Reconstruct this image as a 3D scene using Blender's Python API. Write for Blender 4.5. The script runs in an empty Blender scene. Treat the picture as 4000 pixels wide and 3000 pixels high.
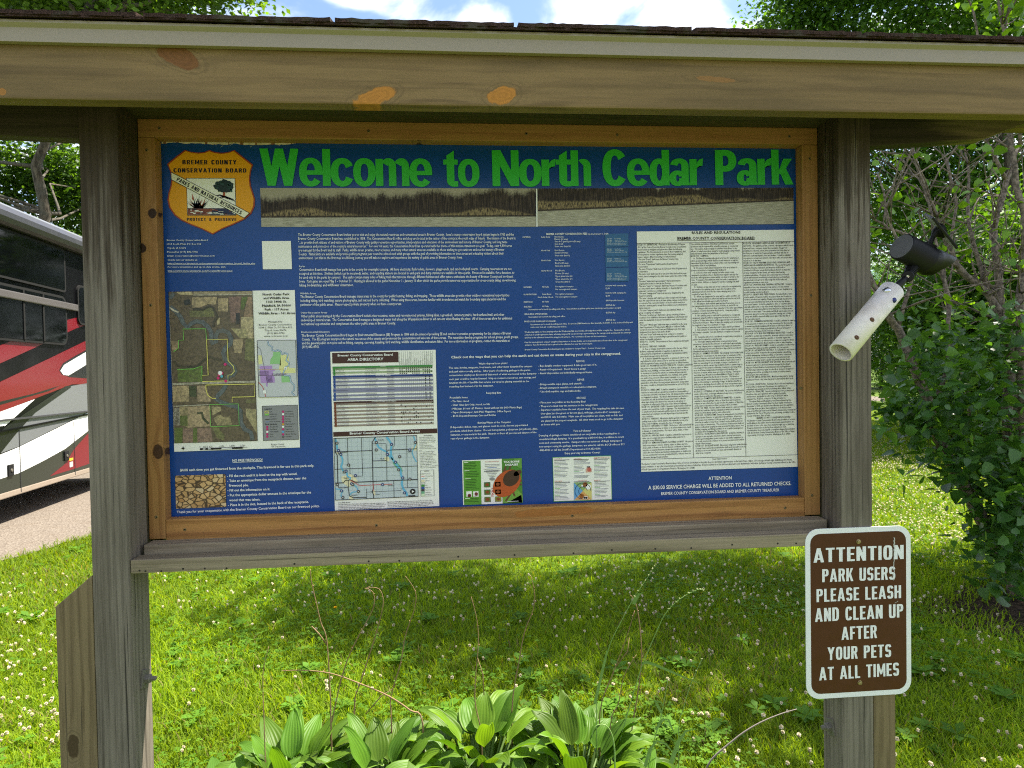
import bpy, bmesh, math, random
import numpy as np
from mathutils import Vector, Matrix, Euler
R = math.radians
random.seed(7)
S = bpy.context.scene
S.render.engine = 'CYCLES'; S.cycles.filter_width = 1.1; S.cycles.use_denoising = False; S.cycles.sample_clamp_indirect = 5   # denoising smears the fine print
C = S.collection

# ------------------------------------------------------------------ camera
CAM = Vector((-0.0415, -1.5836, 1.6195)); PITCH, YAW, ROLL, F = -0.0199, -0.0782, 0.0174, 2431.6
def _rot():
    cz, sz = math.cos(YAW), math.sin(YAW); cx, sx = math.cos(PITCH), math.sin(PITCH); cy, sy = math.cos(ROLL), math.sin(ROLL)
    return (np.array([[cz, -sz, 0], [sz, cz, 0], [0, 0, 1]]) @ np.array([[1, 0, 0], [0, cx, -sx], [0, sx, cx]])
            @ np.array([[cy, 0, sy], [0, 1, 0], [-sy, 0, cy]]))
RM = _rot()
cam_data = bpy.data.cameras.new('camera')
cam = bpy.data.objects.new('camera', cam_data); C.objects.link(cam)
r_, f_, u_ = RM[:, 0], RM[:, 1], RM[:, 2]
cam.matrix_world = Matrix(((r_[0], u_[0], -f_[0], CAM[0]), (r_[1], u_[1], -f_[1], CAM[1]), (r_[2], u_[2], -f_[2], CAM[2]), (0, 0, 0, 1)))
cam_data.sensor_width = 36; cam_data.sensor_fit = 'HORIZONTAL'; cam_data.lens = F / 4000 * 36
cam_data.clip_start = 0.05; cam_data.clip_end = 600
cam_data.dof.use_dof = True; cam_data.dof.focus_distance = 1.7; cam_data.dof.aperture_fstop = 11
S.camera = cam

# ------------------------------------------------------------------ sky, sun, exposure
SUN = Vector((0.40, 0.20, 0.90)).normalized()
SUN_EL = math.asin(SUN.z); SUN_AZ = math.atan2(SUN.x, SUN.y)
S.view_settings.view_transform = 'Standard'; S.view_settings.look = 'None'
S.view_settings.exposure = 1.62; S.view_settings.gamma = 1
wd = bpy.data.worlds.new('World'); S.world = wd; wd.use_nodes = True
nt = wd.node_tree; nt.nodes.clear()
def wn(t, **k):
    n = nt.nodes.new(t)
    for a, b in k.items(): setattr(n, a, b)
    return n
sky = wn('ShaderNodeTexSky', sky_type='NISHITA', sun_disc=False, sun_elevation=SUN_EL, sun_rotation=SUN_AZ)
sky.air_density = 1.0; sky.dust_density = 0.6; sky.ozone_density = 1.2
tc = wn('ShaderNodeTexCoord'); sp = wn('ShaderNodeSeparateXYZ'); nt.links.new(tc.outputs['Generated'], sp.inputs[0])
za = wn('ShaderNodeMath', operation='ADD'); za.inputs[1].default_value = 0.12; nt.links.new(sp.outputs[2], za.inputs[0])
dx = wn('ShaderNodeMath', operation='DIVIDE'); nt.links.new(sp.outputs[0], dx.inputs[0]); nt.links.new(za.outputs[0], dx.inputs[1])
dy = wn('ShaderNodeMath', operation='DIVIDE'); nt.links.new(sp.outputs[1], dy.inputs[0]); nt.links.new(za.outputs[0], dy.inputs[1])
cb = wn('ShaderNodeCombineXYZ'); nt.links.new(dx.outputs[0], cb.inputs[0]); nt.links.new(dy.outputs[0], cb.inputs[1])
cn = wn('ShaderNodeTexNoise'); cn.inputs['Scale'].default_value = 3.1; cn.inputs['Detail'].default_value = 7; cn.inputs['Roughness'].default_value = 0.52
cn.inputs['Distortion'].default_value = 0.35
nt.links.new(cb.outputs[0], cn.inputs['Vector'])
cr = wn('ShaderNodeMapRange', interpolation_type='SMOOTHSTEP'); cr.inputs[1].default_value = 0.43; cr.inputs[2].default_value = 0.60
nt.links.new(cn.outputs['Fac'], cr.inputs[0])
cmix = wn('ShaderNodeMix', data_type='RGBA'); nt.links.new(cr.outputs[0], cmix.inputs[0])
sb = wn('ShaderNodeMix', data_type='RGBA', blend_type='MULTIPLY'); sb.inputs[0].default_value = 1
nt.links.new(sky.outputs[0], sb.inputs[6]); sb.inputs[7].default_value = (0.85, 0.85, 0.85, 1)
nt.links.new(sb.outputs[2], cmix.inputs[6]); cmix.inputs[7].default_value = (6.0, 6.1, 6.5, 1)
bg = wn('ShaderNodeBackground'); bg.inputs[1].default_value = 0.10
wo = wn('ShaderNodeOutputWorld'); nt.links.new(cmix.outputs[2], bg.inputs[0]); nt.links.new(bg.outputs[0], wo.inputs[0])
sl = bpy.data.lights.new('sun', 'SUN'); sl.energy = 5.0; sl.angle = R(0.55); sl.color = (1, 0.93, 0.80)
so = bpy.data.objects.new('sun', sl); C.objects.link(so); so.location = (6, 4, 20)
so.rotation_euler = SUN.to_track_quat('Z', 'Y').to_euler()

# ------------------------------------------------------------------ helpers
def ray(px, py):
    d = RM @ np.array([(px - 2000) / F, 1.0, -(py - 1500) / F]); return Vector(d)
def W(px, py, Y):                       # point of the plane y = Y seen at that pixel of the photograph
    d = ray(px, py); return CAM + d * ((Y - CAM.y) / d.y)
def G(px, py, z=0):                     # point of the ground
    d = ray(px, py); return CAM + d * ((z - CAM.z) / d.z)
def V(px, py, dep):                     # point at a given depth
    return CAM + ray(px, py) * dep
def Z(ox, oy, s): return lambda X, Y: (ox + X * s, oy + Y * s)
def lin(r, g, b):
    f = lambda c: (c / 255 / 12.92) if c / 255 <= 0.04045 else ((c / 255 + 0.055) / 1.055) ** 2.4
    return (f(r), f(g), f(b), 1)

class NT:
    def __init__(s, name):
        s.mat = bpy.data.materials.new(name); s.mat.use_nodes = True; s.t = s.mat.node_tree; s.t.nodes.clear()
        s.out = s.n('ShaderNodeOutputMaterial')
    def n(s, t, **k):
        o = s.t.nodes.new(t)
        for a, b in k.items(): setattr(o, a, b)
        return o
    def put(s, sock, v):
        if hasattr(v, 'is_linked') or isinstance(v, bpy.types.NodeSocket): s.t.links.new(v, sock)
        else: sock.default_value = v
    def m(s, op, a, b=None, c=None, clamp=False):
        o = s.n('ShaderNodeMath', operation=op, use_clamp=clamp); s.put(o.inputs[0], a)
        if b is not None: s.put(o.inputs[1], b)
        if c is not None: s.put(o.inputs[2], c)
        return o.outputs[0]
    def noise(s, vec, scale, detail=4, rough=0.55, dist=0.0):
        o = s.n('ShaderNodeTexNoise'); s.put(o.inputs['Vector'], vec); o.inputs['Scale'].default_value = scale
        o.inputs['Detail'].default_value = detail; o.inputs['Roughness'].default_value = rough; o.inputs['Distortion'].default_value = dist
        return o.outputs['Fac']
    def obj(s): return s.n('ShaderNodeTexCoord').outputs['Object']
    def mapping(s, vec, scale, loc=(0, 0, 0)):
        o = s.n('ShaderNodeMapping'); s.put(o.inputs[0], vec); o.inputs['Scale'].default_value = scale; o.inputs['Location'].default_value = loc; return o.outputs[0]
    def rng(s, v, a, b, c=0.0, d=1.0, smooth=True):
        o = s.n('ShaderNodeMapRange'); o.interpolation_type = 'SMOOTHSTEP' if smooth else 'LINEAR'
        s.put(o.inputs[0], v); o.inputs[1].default_value = a; o.inputs[2].default_value = b; o.inputs[3].default_value = c; o.inputs[4].default_value = d
        return o.outputs[0]
    def mix(s, f, a, b, mode='MIX'):
        o = s.n('ShaderNodeMix', data_type='RGBA', blend_type=mode); s.put(o.inputs[0], f); s.put(o.inputs[6], a); s.put(o.inputs[7], b); return o.outputs[2]
    def sep(s, v):
        o = s.n('ShaderNodeSeparateXYZ'); s.put(o.inputs[0], v); return o.outputs
    def comb(s, a, b, c):
        o = s.n('ShaderNodeCombineXYZ'); s.put(o.inputs[0], a); s.put(o.inputs[1], b); s.put(o.inputs[2], c); return o.outputs[0]
    def attr(s, name): return s.n('ShaderNodeAttribute', attribute_name=name).outputs['Color']
    def bsdf(s, col, rough=0.6, metal=0.0, spec=0.5, bump=None, bstr=0.3, bdist=0.002, coat=0.0, crough=0.1):
        p = s.n('ShaderNodeBsdfPrincipled'); s.put(p.inputs['Base Color'], col); s.put(p.inputs['Roughness'], rough); s.put(p.inputs['Metallic'], metal)
        p.inputs['Specular IOR Level'].default_value = spec; p.inputs['Coat Weight'].default_value = coat; p.inputs['Coat Roughness'].default_value = crough
        if bump is not None:
            b = s.n('ShaderNodeBump'); s.put(b.inputs['Height'], bump); b.inputs['Strength'].default_value = bstr; b.inputs['Distance'].default_value = bdist
            s.t.links.new(b.outputs[0], p.inputs['Normal'])
        s.t.links.new(p.outputs[0], s.out.inputs[0]); return p
    def leafy(s, col, tcol, rough=0.45, tw=0.35, spec=0.4, bump=None, bdist=.002):
        p = s.bsdf(col, rough, 0, spec, bump, .5, bdist); t = s.n('ShaderNodeBsdfTranslucent'); s.put(t.inputs[0], tcol)
        a = s.n('ShaderNodeMixShader'); a.inputs[0].default_value = tw
        s.t.links.new(p.outputs[0], a.inputs[1]); s.t.links.new(t.outputs[0], a.inputs[2]); s.t.links.new(a.outputs[0], s.out.inputs[0]); return p

def plain(name, col, rough=0.5, metal=0.0, spec=0.5, var=0.12, vs=30, coat=0.0, bump=0.0):
    m = NT(name); c = m.obj(); n = m.noise(c, vs, 5)
    cc = m.mix(n, tuple(x * (1 - var) for x in col[:3]) + (1,), tuple(min(1, x * (1 + var)) for x in col[:3]) + (1,))
    m.bsdf(cc, m.rng(n, 0.3, 0.7, max(0.02, rough - 0.08), rough + 0.08), metal, spec, n if bump else None, bump, 0.003, coat)
    return m.mat

def wood(name, axis, light, dark, knots=(), freq=60, contrast=0.5, stain=None, stain_amt=0.35, streak=0.35, blot=1.6, rough=0.75, seed=0, crack=0.0, tone=0.6, fine=150, top=None, warm=(1.08, 1.0, .80)):
    """grain along x or z in object space; knots = (along, across, ra, rb, slope, colour)"""
    sc_ = lambda q: (q[0] * tone * warm[0], q[1] * tone * warm[1], q[2] * tone * warm[2], 1)
    light, dark, stain = sc_(light), sc_(dark), sc_(stain) if stain else None; knots = [k[:5] + (sc_(k[5]),) for k in knots]
    m = NT(name); o = m.obj(); x, y, z = m.sep(o)
    a, b, c = (x, z, y) if axis == 'X' else (z, x, y)
    b2 = m.m('ADD', b, m.m('MULTIPLY', c, 0.83))
    lo = m.noise(m.comb(m.m('MULTIPLY', a, 1.3), m.m('MULTIPLY', b2, 9.0), float(seed)), 1.0, 3, .5)
    g = m.m('ADD', m.m('MULTIPLY', b2, freq), m.m('MULTIPLY', lo, 7.0))
    kmask = None; kd = None; kcol = light
    for (ka, kb, ra, rb, sl_, kc) in knots:
        da = m.m('SUBTRACT', a, ka); db = m.m('SUBTRACT', m.m('SUBTRACT', b, kb), m.m('MULTIPLY', da, sl_))
        d = m.m('SQRT', m.m('ADD', m.m('POWER', m.m('DIVIDE', da, ra), 2), m.m('POWER', m.m('DIVIDE', db, rb), 2)))
        g = m.m('ADD', g, m.m('MULTIPLY', m.m('EXPONENT', m.m('MULTIPLY', m.m('POWER', d, 2), -0.16)), 3.4))
        dn = m.m('ADD', d, m.m('ADD', m.m('MULTIPLY', m.m('SUBTRACT', m.noise(o, 90, 3), .5), .35), m.m('MULTIPLY', m.m('SUBTRACT', m.noise(o, 26, 2), .5), .9)))
        mk = m.rng(dn, 0.86, 1.04, 1, 0)
        ring = m.m('SINE', m.m('MULTIPLY', m.m('ADD', d, m.m('MULTIPLY', m.noise(o, 60, 2), .4)), 17)); kc2 = m.mix(m.rng(ring, -1, 1, 0, .35), kc, tuple(v * .62 for v in kc[:3]) + (1,))
        halo = m.m('MULTIPLY', m.rng(dn, 1.0, 2.6, .62, 0), m.rng(m.m('SINE', m.m('ADD', m.m('MULTIPLY', d, 16), m.m('MULTIPLY', m.noise(o, 45, 3), 11))), -.6, .8, .3, 1))
        kcol = m.mix(halo, kcol, tuple(v * .55 for v in dark[:3]) + (1,)); kcol = m.mix(mk, kcol, kc2)
        kmask = mk if kmask is None else m.m('MAXIMUM', kmask, mk)
        hm = m.m('MAXIMUM', halo, mk); kd = hm if kd is None else m.m('MAXIMUM', kd, hm)
    wob = m.noise(m.comb(m.m('MULTIPLY', a, 5), m.m('MULTIPLY', b2, 60), 0.3 + seed), 1.0, 4, .6)
    ring = m.m('SINE', m.m('ADD', g, m.m('MULTIPLY', wob, 7.0)))
    amp = m.rng(m.noise(m.comb(m.m('MULTIPLY', a, 1.1), m.m('MULTIPLY', b2, 22), 3.0 + seed), 1.0, 3, .6), .32, .68, .15, 1)
    fr = m.m('MULTIPLY', m.rng(ring, -.2, 1, 0, contrast), amp)
    st2 = m.noise(m.comb(m.m('MULTIPLY', a, 2.0), m.m('MULTIPLY', b2, 46), 7.0 + seed), 1.0, 5, .7)
    fr = m.m('ADD', fr, m.rng(st2, .45, .75, 0, contrast * .9))
    st = m.noise(m.comb(m.m('MULTIPLY', a, 3.0), m.m('MULTIPLY', b2, fine), 2.0 + seed), 1.0, 3, .7)
    fr = m.m('ADD', fr, m.rng(st, .42, .75, 0, streak), clamp=True)
    col = m.mix(fr, light, dark)
    bl = m.noise(m.comb(m.m('MULTIPLY', a, blot), m.m('MULTIPLY', b2, blot * 6), 5.0 + seed), 1.0, 5, .6)
    if top: col = m.mix(m.rng(m.m('ADD', a, m.m('MULTIPLY', m.m('SUBTRACT', st2, .5), top[2])), top[0], top[1]), col, m.mix(fr, top[3], tuple(v * .35 for v in top[3][:3]) + (1,)))
    if stain: col = m.mix(m.rng(bl, .45, .68, 0, stain_amt), col, stain)
    fine = m.noise(o, 700, 2); col = m.mix(m.rng(fine, .3, .7, .0, .18), col, tuple(v * .6 for v in dark[:3]) + (1,))
    if crack:
        ck = m.noise(m.comb(m.m('MULTIPLY', a, 1.6), m.m('MULTIPLY', b2, 120), 9.0 + seed), 1.0, 2, .5)
        col = m.mix(m.rng(ck, .66, .70, 0, crack), col, (.012, .01, .009, 1))
    if kd is not None: col = m.mix(kd, col, kcol)
    m.bsdf(col, rough, 0, .3, m.m('ADD', fr, m.m('MULTIPLY', st, .8)), .35, .0012)
    return m.mat

# ---- objects
def setp(o, label=None, cat=None, group=None, kind=None):
    if label: o['label'] = label
    if cat: o['category'] = cat
    if group: o['group'] = group
    if kind: o['kind'] = kind
    return o
def empty(name, loc, label, cat, group=None):
    o = bpy.data.objects.new(name, None); C.objects.link(o); o.location = loc; o.empty_display_size = .1
    return setp(o, label, cat, group)
def link(name, me, mat, parent=None, loc=None):
    o = bpy.data.objects.new(name, me); C.objects.link(o)
    if mat is not None:
        for m in (mat if isinstance(mat, (list, tuple)) else [mat]): me.materials.append(m)
    if parent is not None:
        o.parent = parent
        if loc is None:                                     # meshes are modelled in world metres
            loc = Vector(); q = parent
            while q: loc -= q.location; q = q.parent
    if loc is not None: o.location = loc
    return o
def bm_obj(name, bm, mat, parent=None, smooth=False, loc=None):
    me = bpy.data.meshes.new(name); bmesh.ops.recalc_face_normals(bm, faces=bm.faces[:]); bm.to_mesh(me); bm.free()
    if smooth: me.polygons.foreach_set('use_smooth', [True] * len(me.polygons))
    return link(name, me, mat, parent, loc)
def np_obj(name, verts, faces, mat, parent=None, cols=None, smooth=False, matidx=None, loc=None):
    me = bpy.data.meshes.new(name); verts = np.asarray(verts, np.float32); faces = np.asarray(faces, np.int32); k = faces.shape[1]
    me.vertices.add(len(verts)); me.vertices.foreach_set('co', verts.ravel())
    me.loops.add(faces.size); me.loops.foreach_set('vertex_index', faces.ravel())
    me.polygons.add(len(faces)); me.polygons.foreach_set('loop_start', np.arange(0, faces.size, k, dtype=np.int32))
    if smooth: me.polygons.foreach_set('use_smooth', np.ones(len(faces), bool))
    if cols is not None:
        ca = me.color_attributes.new('Col', 'FLOAT_COLOR', 'POINT'); ca.data.foreach_set('color', np.asarray(cols, np.float32).ravel())
    if matidx is not None: me.polygons.foreach_set('material_index', np.asarray(matidx, np.int32))
    me.update(calc_edges=True); return link(name, me, mat, parent, loc)
def box(bm, x0, x1, y0, y1, z0, z1, bev=0.0):
    vs = [bm.verts.new((x, y, z)) for x in (x0, x1) for y in (y0, y1) for z in (z0, z1)]
    fs = [bm.faces.new([vs[i] for i in f]) for f in ((0, 1, 3, 2), (4, 6, 7, 5), (0, 4, 5, 1), (2, 3, 7, 6), (0, 2, 6, 4), (1, 5, 7, 3))]
    if bev:
        es = list({e for f in fs for e in f.edges}); bmesh.ops.bevel(bm, geom=es, offset=bev, segments=2, affect='EDGES', profile=.6)
def prism(bm, pts, y0, y1, bev=0.0, axis='Y'):
    mk = (lambda p, y: (p[0], y, p[1])) if axis == 'Y' else (lambda p, y: (y, p[0], p[1]))
    A = [bm.verts.new(mk(p, y0)) for p in pts]; B = [bm.verts.new(mk(p, y1)) for p in pts]; n = len(pts)
    fs = [bm.faces.new(A), bm.faces.new(B[::-1])] + [bm.faces.new((A[i], B[i], B[(i + 1) % n], A[(i + 1) % n])) for i in range(n)]
    if bev:
        es = list({e for f in fs for e in f.edges}); bmesh.ops.bevel(bm, geom=es, offset=bev, segments=2, affect='EDGES', profile=.6)
def tube(bm, pts, rad, seg=10, caps=True):
    pts = [Vector(p) for p in pts]; rings = []; n = len(pts); up = Vector((0.31, 0.17, 0.93))
    for i, p in enumerate(pts):
        d = (pts[min(i + 1, n - 1)] - pts[max(i - 1, 0)]).normalized()
        a = d.cross(up); a = a.normalized() if a.length > 1e-4 else d.orthogonal().normalized(); b = d.cross(a).normalized()
        r = rad[i] if isinstance(rad, (list, tuple)) else rad
        rings.append([bm.verts.new(p + a * (r * math.cos(2 * math.pi * k / seg)) + b * (r * math.sin(2 * math.pi * k / seg))) for k in range(seg)])
    for i in range(n - 1):
        for k in range(seg): bm.faces.new((rings[i][k], rings[i][(k + 1) % seg], rings[i + 1][(k + 1) % seg], rings[i + 1][k]))
    if caps: bm.faces.new(rings[0][::-1]); bm.faces.new(rings[-1])
def lathe(bm, p, d, prof, seg=24):
    """profile [(t along d, radius)] from point p; radius 0 closes"""
    d = Vector(d).normalized(); a = d.orthogonal().normalized(); b = d.cross(a); prev = None
    for t, r in prof:
        c = Vector(p) + d * t
        cur = [bm.verts.new(c)] if r < 1e-6 else [bm.verts.new(c + a * (r * math.cos(2 * math.pi * k / seg)) + b * (r * math.sin(2 * math.pi * k / seg))) for k in range(seg)]
        if prev is not None:
            for k in range(seg):
                q = [prev[k % len(prev)], prev[(k + 1) % len(prev)], cur[(k + 1) % len(cur)], cur[k % len(cur)]]
                q = [v for i, v in enumerate(q) if v not in q[:i]]
                if len(q) > 2: bm.faces.new(q)
        prev = cur
# ------------------------------------------------------------------ kiosk
XL, XR, PW = -0.9516, 0.9582, 0.089            # left edges of the two posts, post width
PL, PR, YF, YP = -0.82, 0.9119, 0.0933, 0.1283  # panel opening left/right, face of the cedar frame, face of the panel
PT, PB = 2.238, 1.2503
IL, IR = XL + PW, XR                            # inner faces of the posts
grey1 = (.20, .175, .130, 1); grey2 = (.085, .073, .056, 1)
m_post = [wood('weathered_post_%d' % i, 'Z', (.31, .285, .25, 1), (.075, .066, .058, 1), warm=(1.05, .98, .90), top=((1.78, 2.10, 1.3), (1.95, 2.16, 1.4))[i] + ((.062, .044, .026, 1),), freq=420, contrast=.45, stain=(.05, .034, .02, 1), stain_amt=.5, streak=.5, tone=.66, blot=1.1, seed=i * 3 + 1, crack=.8,  # top: dark brown streaked post heads, stain plus roof shade put into the colour
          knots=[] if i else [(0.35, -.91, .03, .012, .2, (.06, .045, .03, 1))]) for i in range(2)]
m_stub = [wood('weathered_stub_%d' % i, 'Z', (.27, .215, .13, 1), (.12, .088, .05, 1), freq=300, contrast=.5, tone=.75, warm=(1.05, .98, .88), seed=20 + i, stain=(.09, .065, .035, 1), blot=.9, streak=.3, crack=.6,
          knots=[(.72, XL - .058 + .0, .030, .015, 0, (.085, .058, .03, 1))] if not i else []) for i in range(2)]
kn = lambda px, py: (W(px, py, -.16).x, W(px, py, -.16).z - .003)
k1, k2, k3, k4, k5 = kn(1462, 378), kn(1962, 366), kn(690, 212), kn(2800, 305), kn(10, 352)
orange = (.58, .29, .062, 1)
m_rim = wood('treated_rim_board', 'X', (.325, .250, .130, 1), (.155, .115, .060, 1), freq=150, contrast=.5, streak=.3, fine=110, blot=1.3, seed=40, tone=.68, warm=(1.13, .98, .80), stain=(.13, .105, .055, 1), stain_amt=.55,
             knots=[(k1[0], k1[1], .050, .021, .32, orange), (k2[0], k2[1], .034, .021, .12, orange), (k3[0], k3[1], .048, .024, -.35, (.24, .12, .045, 1)),
                    (k4[0], k4[1], .060, .007, -.06, (.36, .22, .09, 1)), (k5[0], k5[1], .008, .008, 0, (.45, .24, .07, 1))])
m_dark = wood('stained_header', 'X', (.105, .092, .055, 1), (.04, .036, .022, 1), freq=300, stain=(.018, .016, .011, 1), stain_amt=.6, seed=50)
m_brk = [wood('dark_bracket_a', 'X', (.062, .052, .036, 1), (.022, .019, .013, 1), freq=260, tone=.8, seed=60, blot=1.5, stain=(.012, .010, .008, 1), stain_amt=.8),  # left bracket: dark blotchy wood all along
         wood('dark_bracket_b', 'X', (.050, .042, .030, 1), (.020, .017, .012, 1), freq=260, tone=.8, seed=61, blot=1.5, top=(1.20, 1.36, .55, (.20, .155, .075, 1)))]  # right bracket: dark by the post, lighter towards its outer end
m_sill = [wood('weathered_sill_%d' % i, 'X', (.33, .29, .22, 1), (.13, .11, .08, 1), warm=(1.06, .98, .9), freq=380, tone=.9, seed=70 + i, stain=(.09, .075, .045, 1), stain_amt=.5, streak=.4, crack=.5) for i in range(2)]
fk = lambda px, py: (W(px, py, YF).x, W(px, py, YF).z)
a1, a2, a3, a4 = fk(594, 833), fk(556, 968), fk(617, 1768), fk(1633, 557)
brown = (.045, .022, .012, 1)
ced_l, ced_d = (.43, .240, .095, 1), (.27, .125, .042, 1)
m_fl = wood('cedar_stile_a', 'Z', ced_l, ced_d, tone=.78, freq=210, contrast=.6, streak=.3, seed=80, rough=.55,
            knots=[(a1[1], a1[0], .013, .0115, 0, brown), (a2[1], a2[0], .013, .0115, 0, brown), (a3[1], a3[0], .022, .015, 0, (.07, .032, .014, 1))])
m_fr = wood('cedar_stile_b', 'Z', ced_l, ced_d, tone=.78, freq=380, contrast=.6, streak=.3, seed=84, rough=.55)
m_ft = wood('cedar_rail_a', 'X', ced_l, ced_d, tone=.78, freq=170, contrast=.55, streak=.3, seed=88, rough=.55, knots=[(a4[0], a4[1], .017, .0075, 0, brown)])
m_fb = wood('cedar_rail_b', 'X', (.50, .27, .10, 1), ced_d, freq=210, contrast=.7, streak=.3, tone=.8, seed=93, rough=.55, knots=[(.2, 1.235, .12, .012, .02, (.40, .17, .045, 1))])
m_white = plain('white_drip_metal', (.285, .240, .170, 1), .35, 0, .5, .05, 9)
m_galv = plain('galvanised_steel', (.16, .145, .12, 1), .6, .3, .5, .25, 80)
m_screw = plain('dull_brass_screw', (.20, .15, .07, 1), .5, .6, .5, .2, 120)
sh = NT('asphalt_shingle'); so_ = sh.obj(); sn1 = sh.noise(so_, 420, 3, .7); sn2 = sh.noise(so_, 14, 4)
sc_ = sh.mix(sh.rng(sn1, .35, .68), (.018, .012, .011, 1), (.105, .062, .05, 1)); sc_ = sh.mix(sh.rng(sn2, .5, .66, 0, .6), sc_, (.10, .10, .075, 1))
sh.bsdf(sc_, .95, 0, .1, sn1, 1.0, .004)

kiosk = empty('notice_kiosk', (0, .045, 0), 'weathered timber notice kiosk with shingled roof and cedar framed display opening', 'kiosk')
FT = W(533, 463, YF).z; FB = W(579, 2108, YF).z          # outer top and bottom of the cedar frame
RB = sum(W(x, y, -.16).z for x, y in ((0, 393), (2000, 423), (4000, 434))) / 3   # underside of the rim board
RT = RB + .140
# posts, stubs
for k, X in enumerate((XL, XR)):
    bm = bmesh.new(); box(bm, X, X + PW, 0, PW, -.02, RT - .02, .0035); p = bm_obj('post', bm, m_post[k], kiosk)
    zt = W(232.6, 2371.6, 0).z; zi = W(360, 2248, 0).z; bm = bmesh.new()
    if k == 0: prism(bm, [(X - .0015, -.02), (X - PW, -.02), (X - PW, zt), (X - .0015, zi)], .002, PW - .002, .003)
    else: prism(bm, [(X + PW + .0015, -.02), (X + 1.72 * PW, -.02), (X + 1.72 * PW, zt - .03), (X + PW + .0015, zi - .03)], .002, PW - .002, .003)
    s = bm_obj('ground_stub', bm, m_stub[k], kiosk)
    zb = W(560, 2655, PW / 2).z if k == 0 else .62
    bm = bmesh.new(); sx = 1 if k == 0 else -1; x0 = X + PW if k == 0 else X
    d = .021; ang = R(28); pts = [(PW * .55 + d * 1.15 * math.cos(ang + i * math.pi / 2), zb + d * 1.5 * math.sin(ang + i * math.pi / 2)) for i in range(4)]
    prism(bm, pts, x0, x0 + sx * .005, .0008, axis='X')
    lathe(bm, (x0 + sx * .005, PW * .55, zb), (sx, 0, 0), [(0, .0), (0, .0115), (.011, .0115), (.0125, .009), (.0125, .0065), (.024, .006), (.025, .0)], 6)
    b = bm_obj('washer_bolt', bm, m_galv, kiosk)
# header and its nails, sill
bm = bmesh.new(); box(bm, IL + .001, IR - .001, .0, .0445, FT + .0015, RT - .03, .002); box(bm, IL + .001, IR - .001, .0455, .1275, FT + .0005, RT - .03, .002)
bm_obj('header', bm, m_dark, kiosk)
s0t = W(508, 2187, 0).z; s0b = 1.1412
bm = bmesh.new(); box(bm, IL + .002, IR - .002, -.002, .0435, s0b, s0t, .003); bm_obj('sill', bm, m_sill[0], kiosk)
bm = bmesh.new(); box(bm, IL + .010, IR - .010, .046, .0925, s0b + .003, FB - .0015, .003); bm_obj('sill', bm, m_sill[1], kiosk)
m_nail = plain('dark_nail', (.02, .017, .014, 1), .7, .3)
for i, px in enumerate((545, 568, 630, 715, 800, 885, 1150, 1440, 1560, 1790, 2010, 2240, 2390, 2560, 2700, 2860, 3038, 3110)):
    c = W(px, 2229 - (px - 545) * .0438 + (i % 3) * 3, -.002); bm = bmesh.new(); lathe(bm, (c.x, -.0018, c.z), (0, -1, 0), [(0, 0), (0, .0026), (.0006, .0024), (.0007, 0)], 8); bm_obj('nail', bm, m_nail, kiosk)
# cedar frame
T = YF + .036
def board(name, x0, x1, z0, z1, mat, par=kiosk):
    bm = bmesh.new(); box(bm, x0, x1, YF, T, z0, z1, .0022); return bm_obj(name, bm, mat, par)
board('frame_rail', IL + .0015, IR - .0015, PT, FT, m_ft)
board('frame_stile', IL + .0015, PL, FB, PT - .0008, m_fl)
board('frame_stile', PR, IR - .0015, FB, PT - .0008, m_fr)
board('frame_rail', PL + .0008, PR - .0008, FB - .022, PB, m_fb)
bm = bmesh.new(); box(bm, IL + .001, IR - .001, T + .0105, T + .0225, s0b + .06, FT + .08, 0); bm_obj('back_board', bm, m_dark, kiosk)
for px, py in [(622, 500), (1440, 512), (2056, 522), (2411, 527), (3083, 533), (573, 586), (3163, 620), (588, 1192), (3168, 1154), (610, 2020), (3172, 1935), (722, 2069), (1470, 2052), (2235, 2015), (3067, 1984), (3130, 1516)]:
    c = W(px, py, YF); bm = bmesh.new(); lathe(bm, (c.x, YF + .001, c.z), (0, -1, 0), [(0, 0), (0, .0044), (.0014, .0040), (.0019, .002), (.0010, .0016), (.0010, 0)], 12)
    bm_obj('screw', bm, m_screw, kiosk, True)
for xa, xb in ((IL - .045, IL + .02), (IR - .02, IR + .045)):
    bm = bmesh.new(); box(bm, xa, xb, max(PW, YF) + .0375, .1285 + .018, s0b + .004, FT + .05, .002); bm_obj('batten', bm, m_dark, kiosk)
    bm = bmesh.new(); box(bm, xa if xa < 0 else IR + .0005, (IL - .0005) if xa < 0 else xb, PW + .0008, .1290, s0b + .004, FT + .05, .001); bm_obj('batten', bm, m_dark, kiosk)
# rim boards
XA, XB = -1.80, 1.95
for Y0, nm in ((-.16, 'front'), (.161, 'back')):
    bm = bmesh.new(); box(bm, XA, XB, Y0, Y0 + .038, RB if nm == 'front' else RB + .095, RT, .004); bm_obj('rim_board', bm, m_rim, kiosk)
for Xe in (XA, XB - .038):
    bm = bmesh.new(); box(bm, Xe, Xe + .038, -.121, .160, RB + .03, RT, .003); bm_obj('rim_board', bm, m_dark, kiosk)
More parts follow.
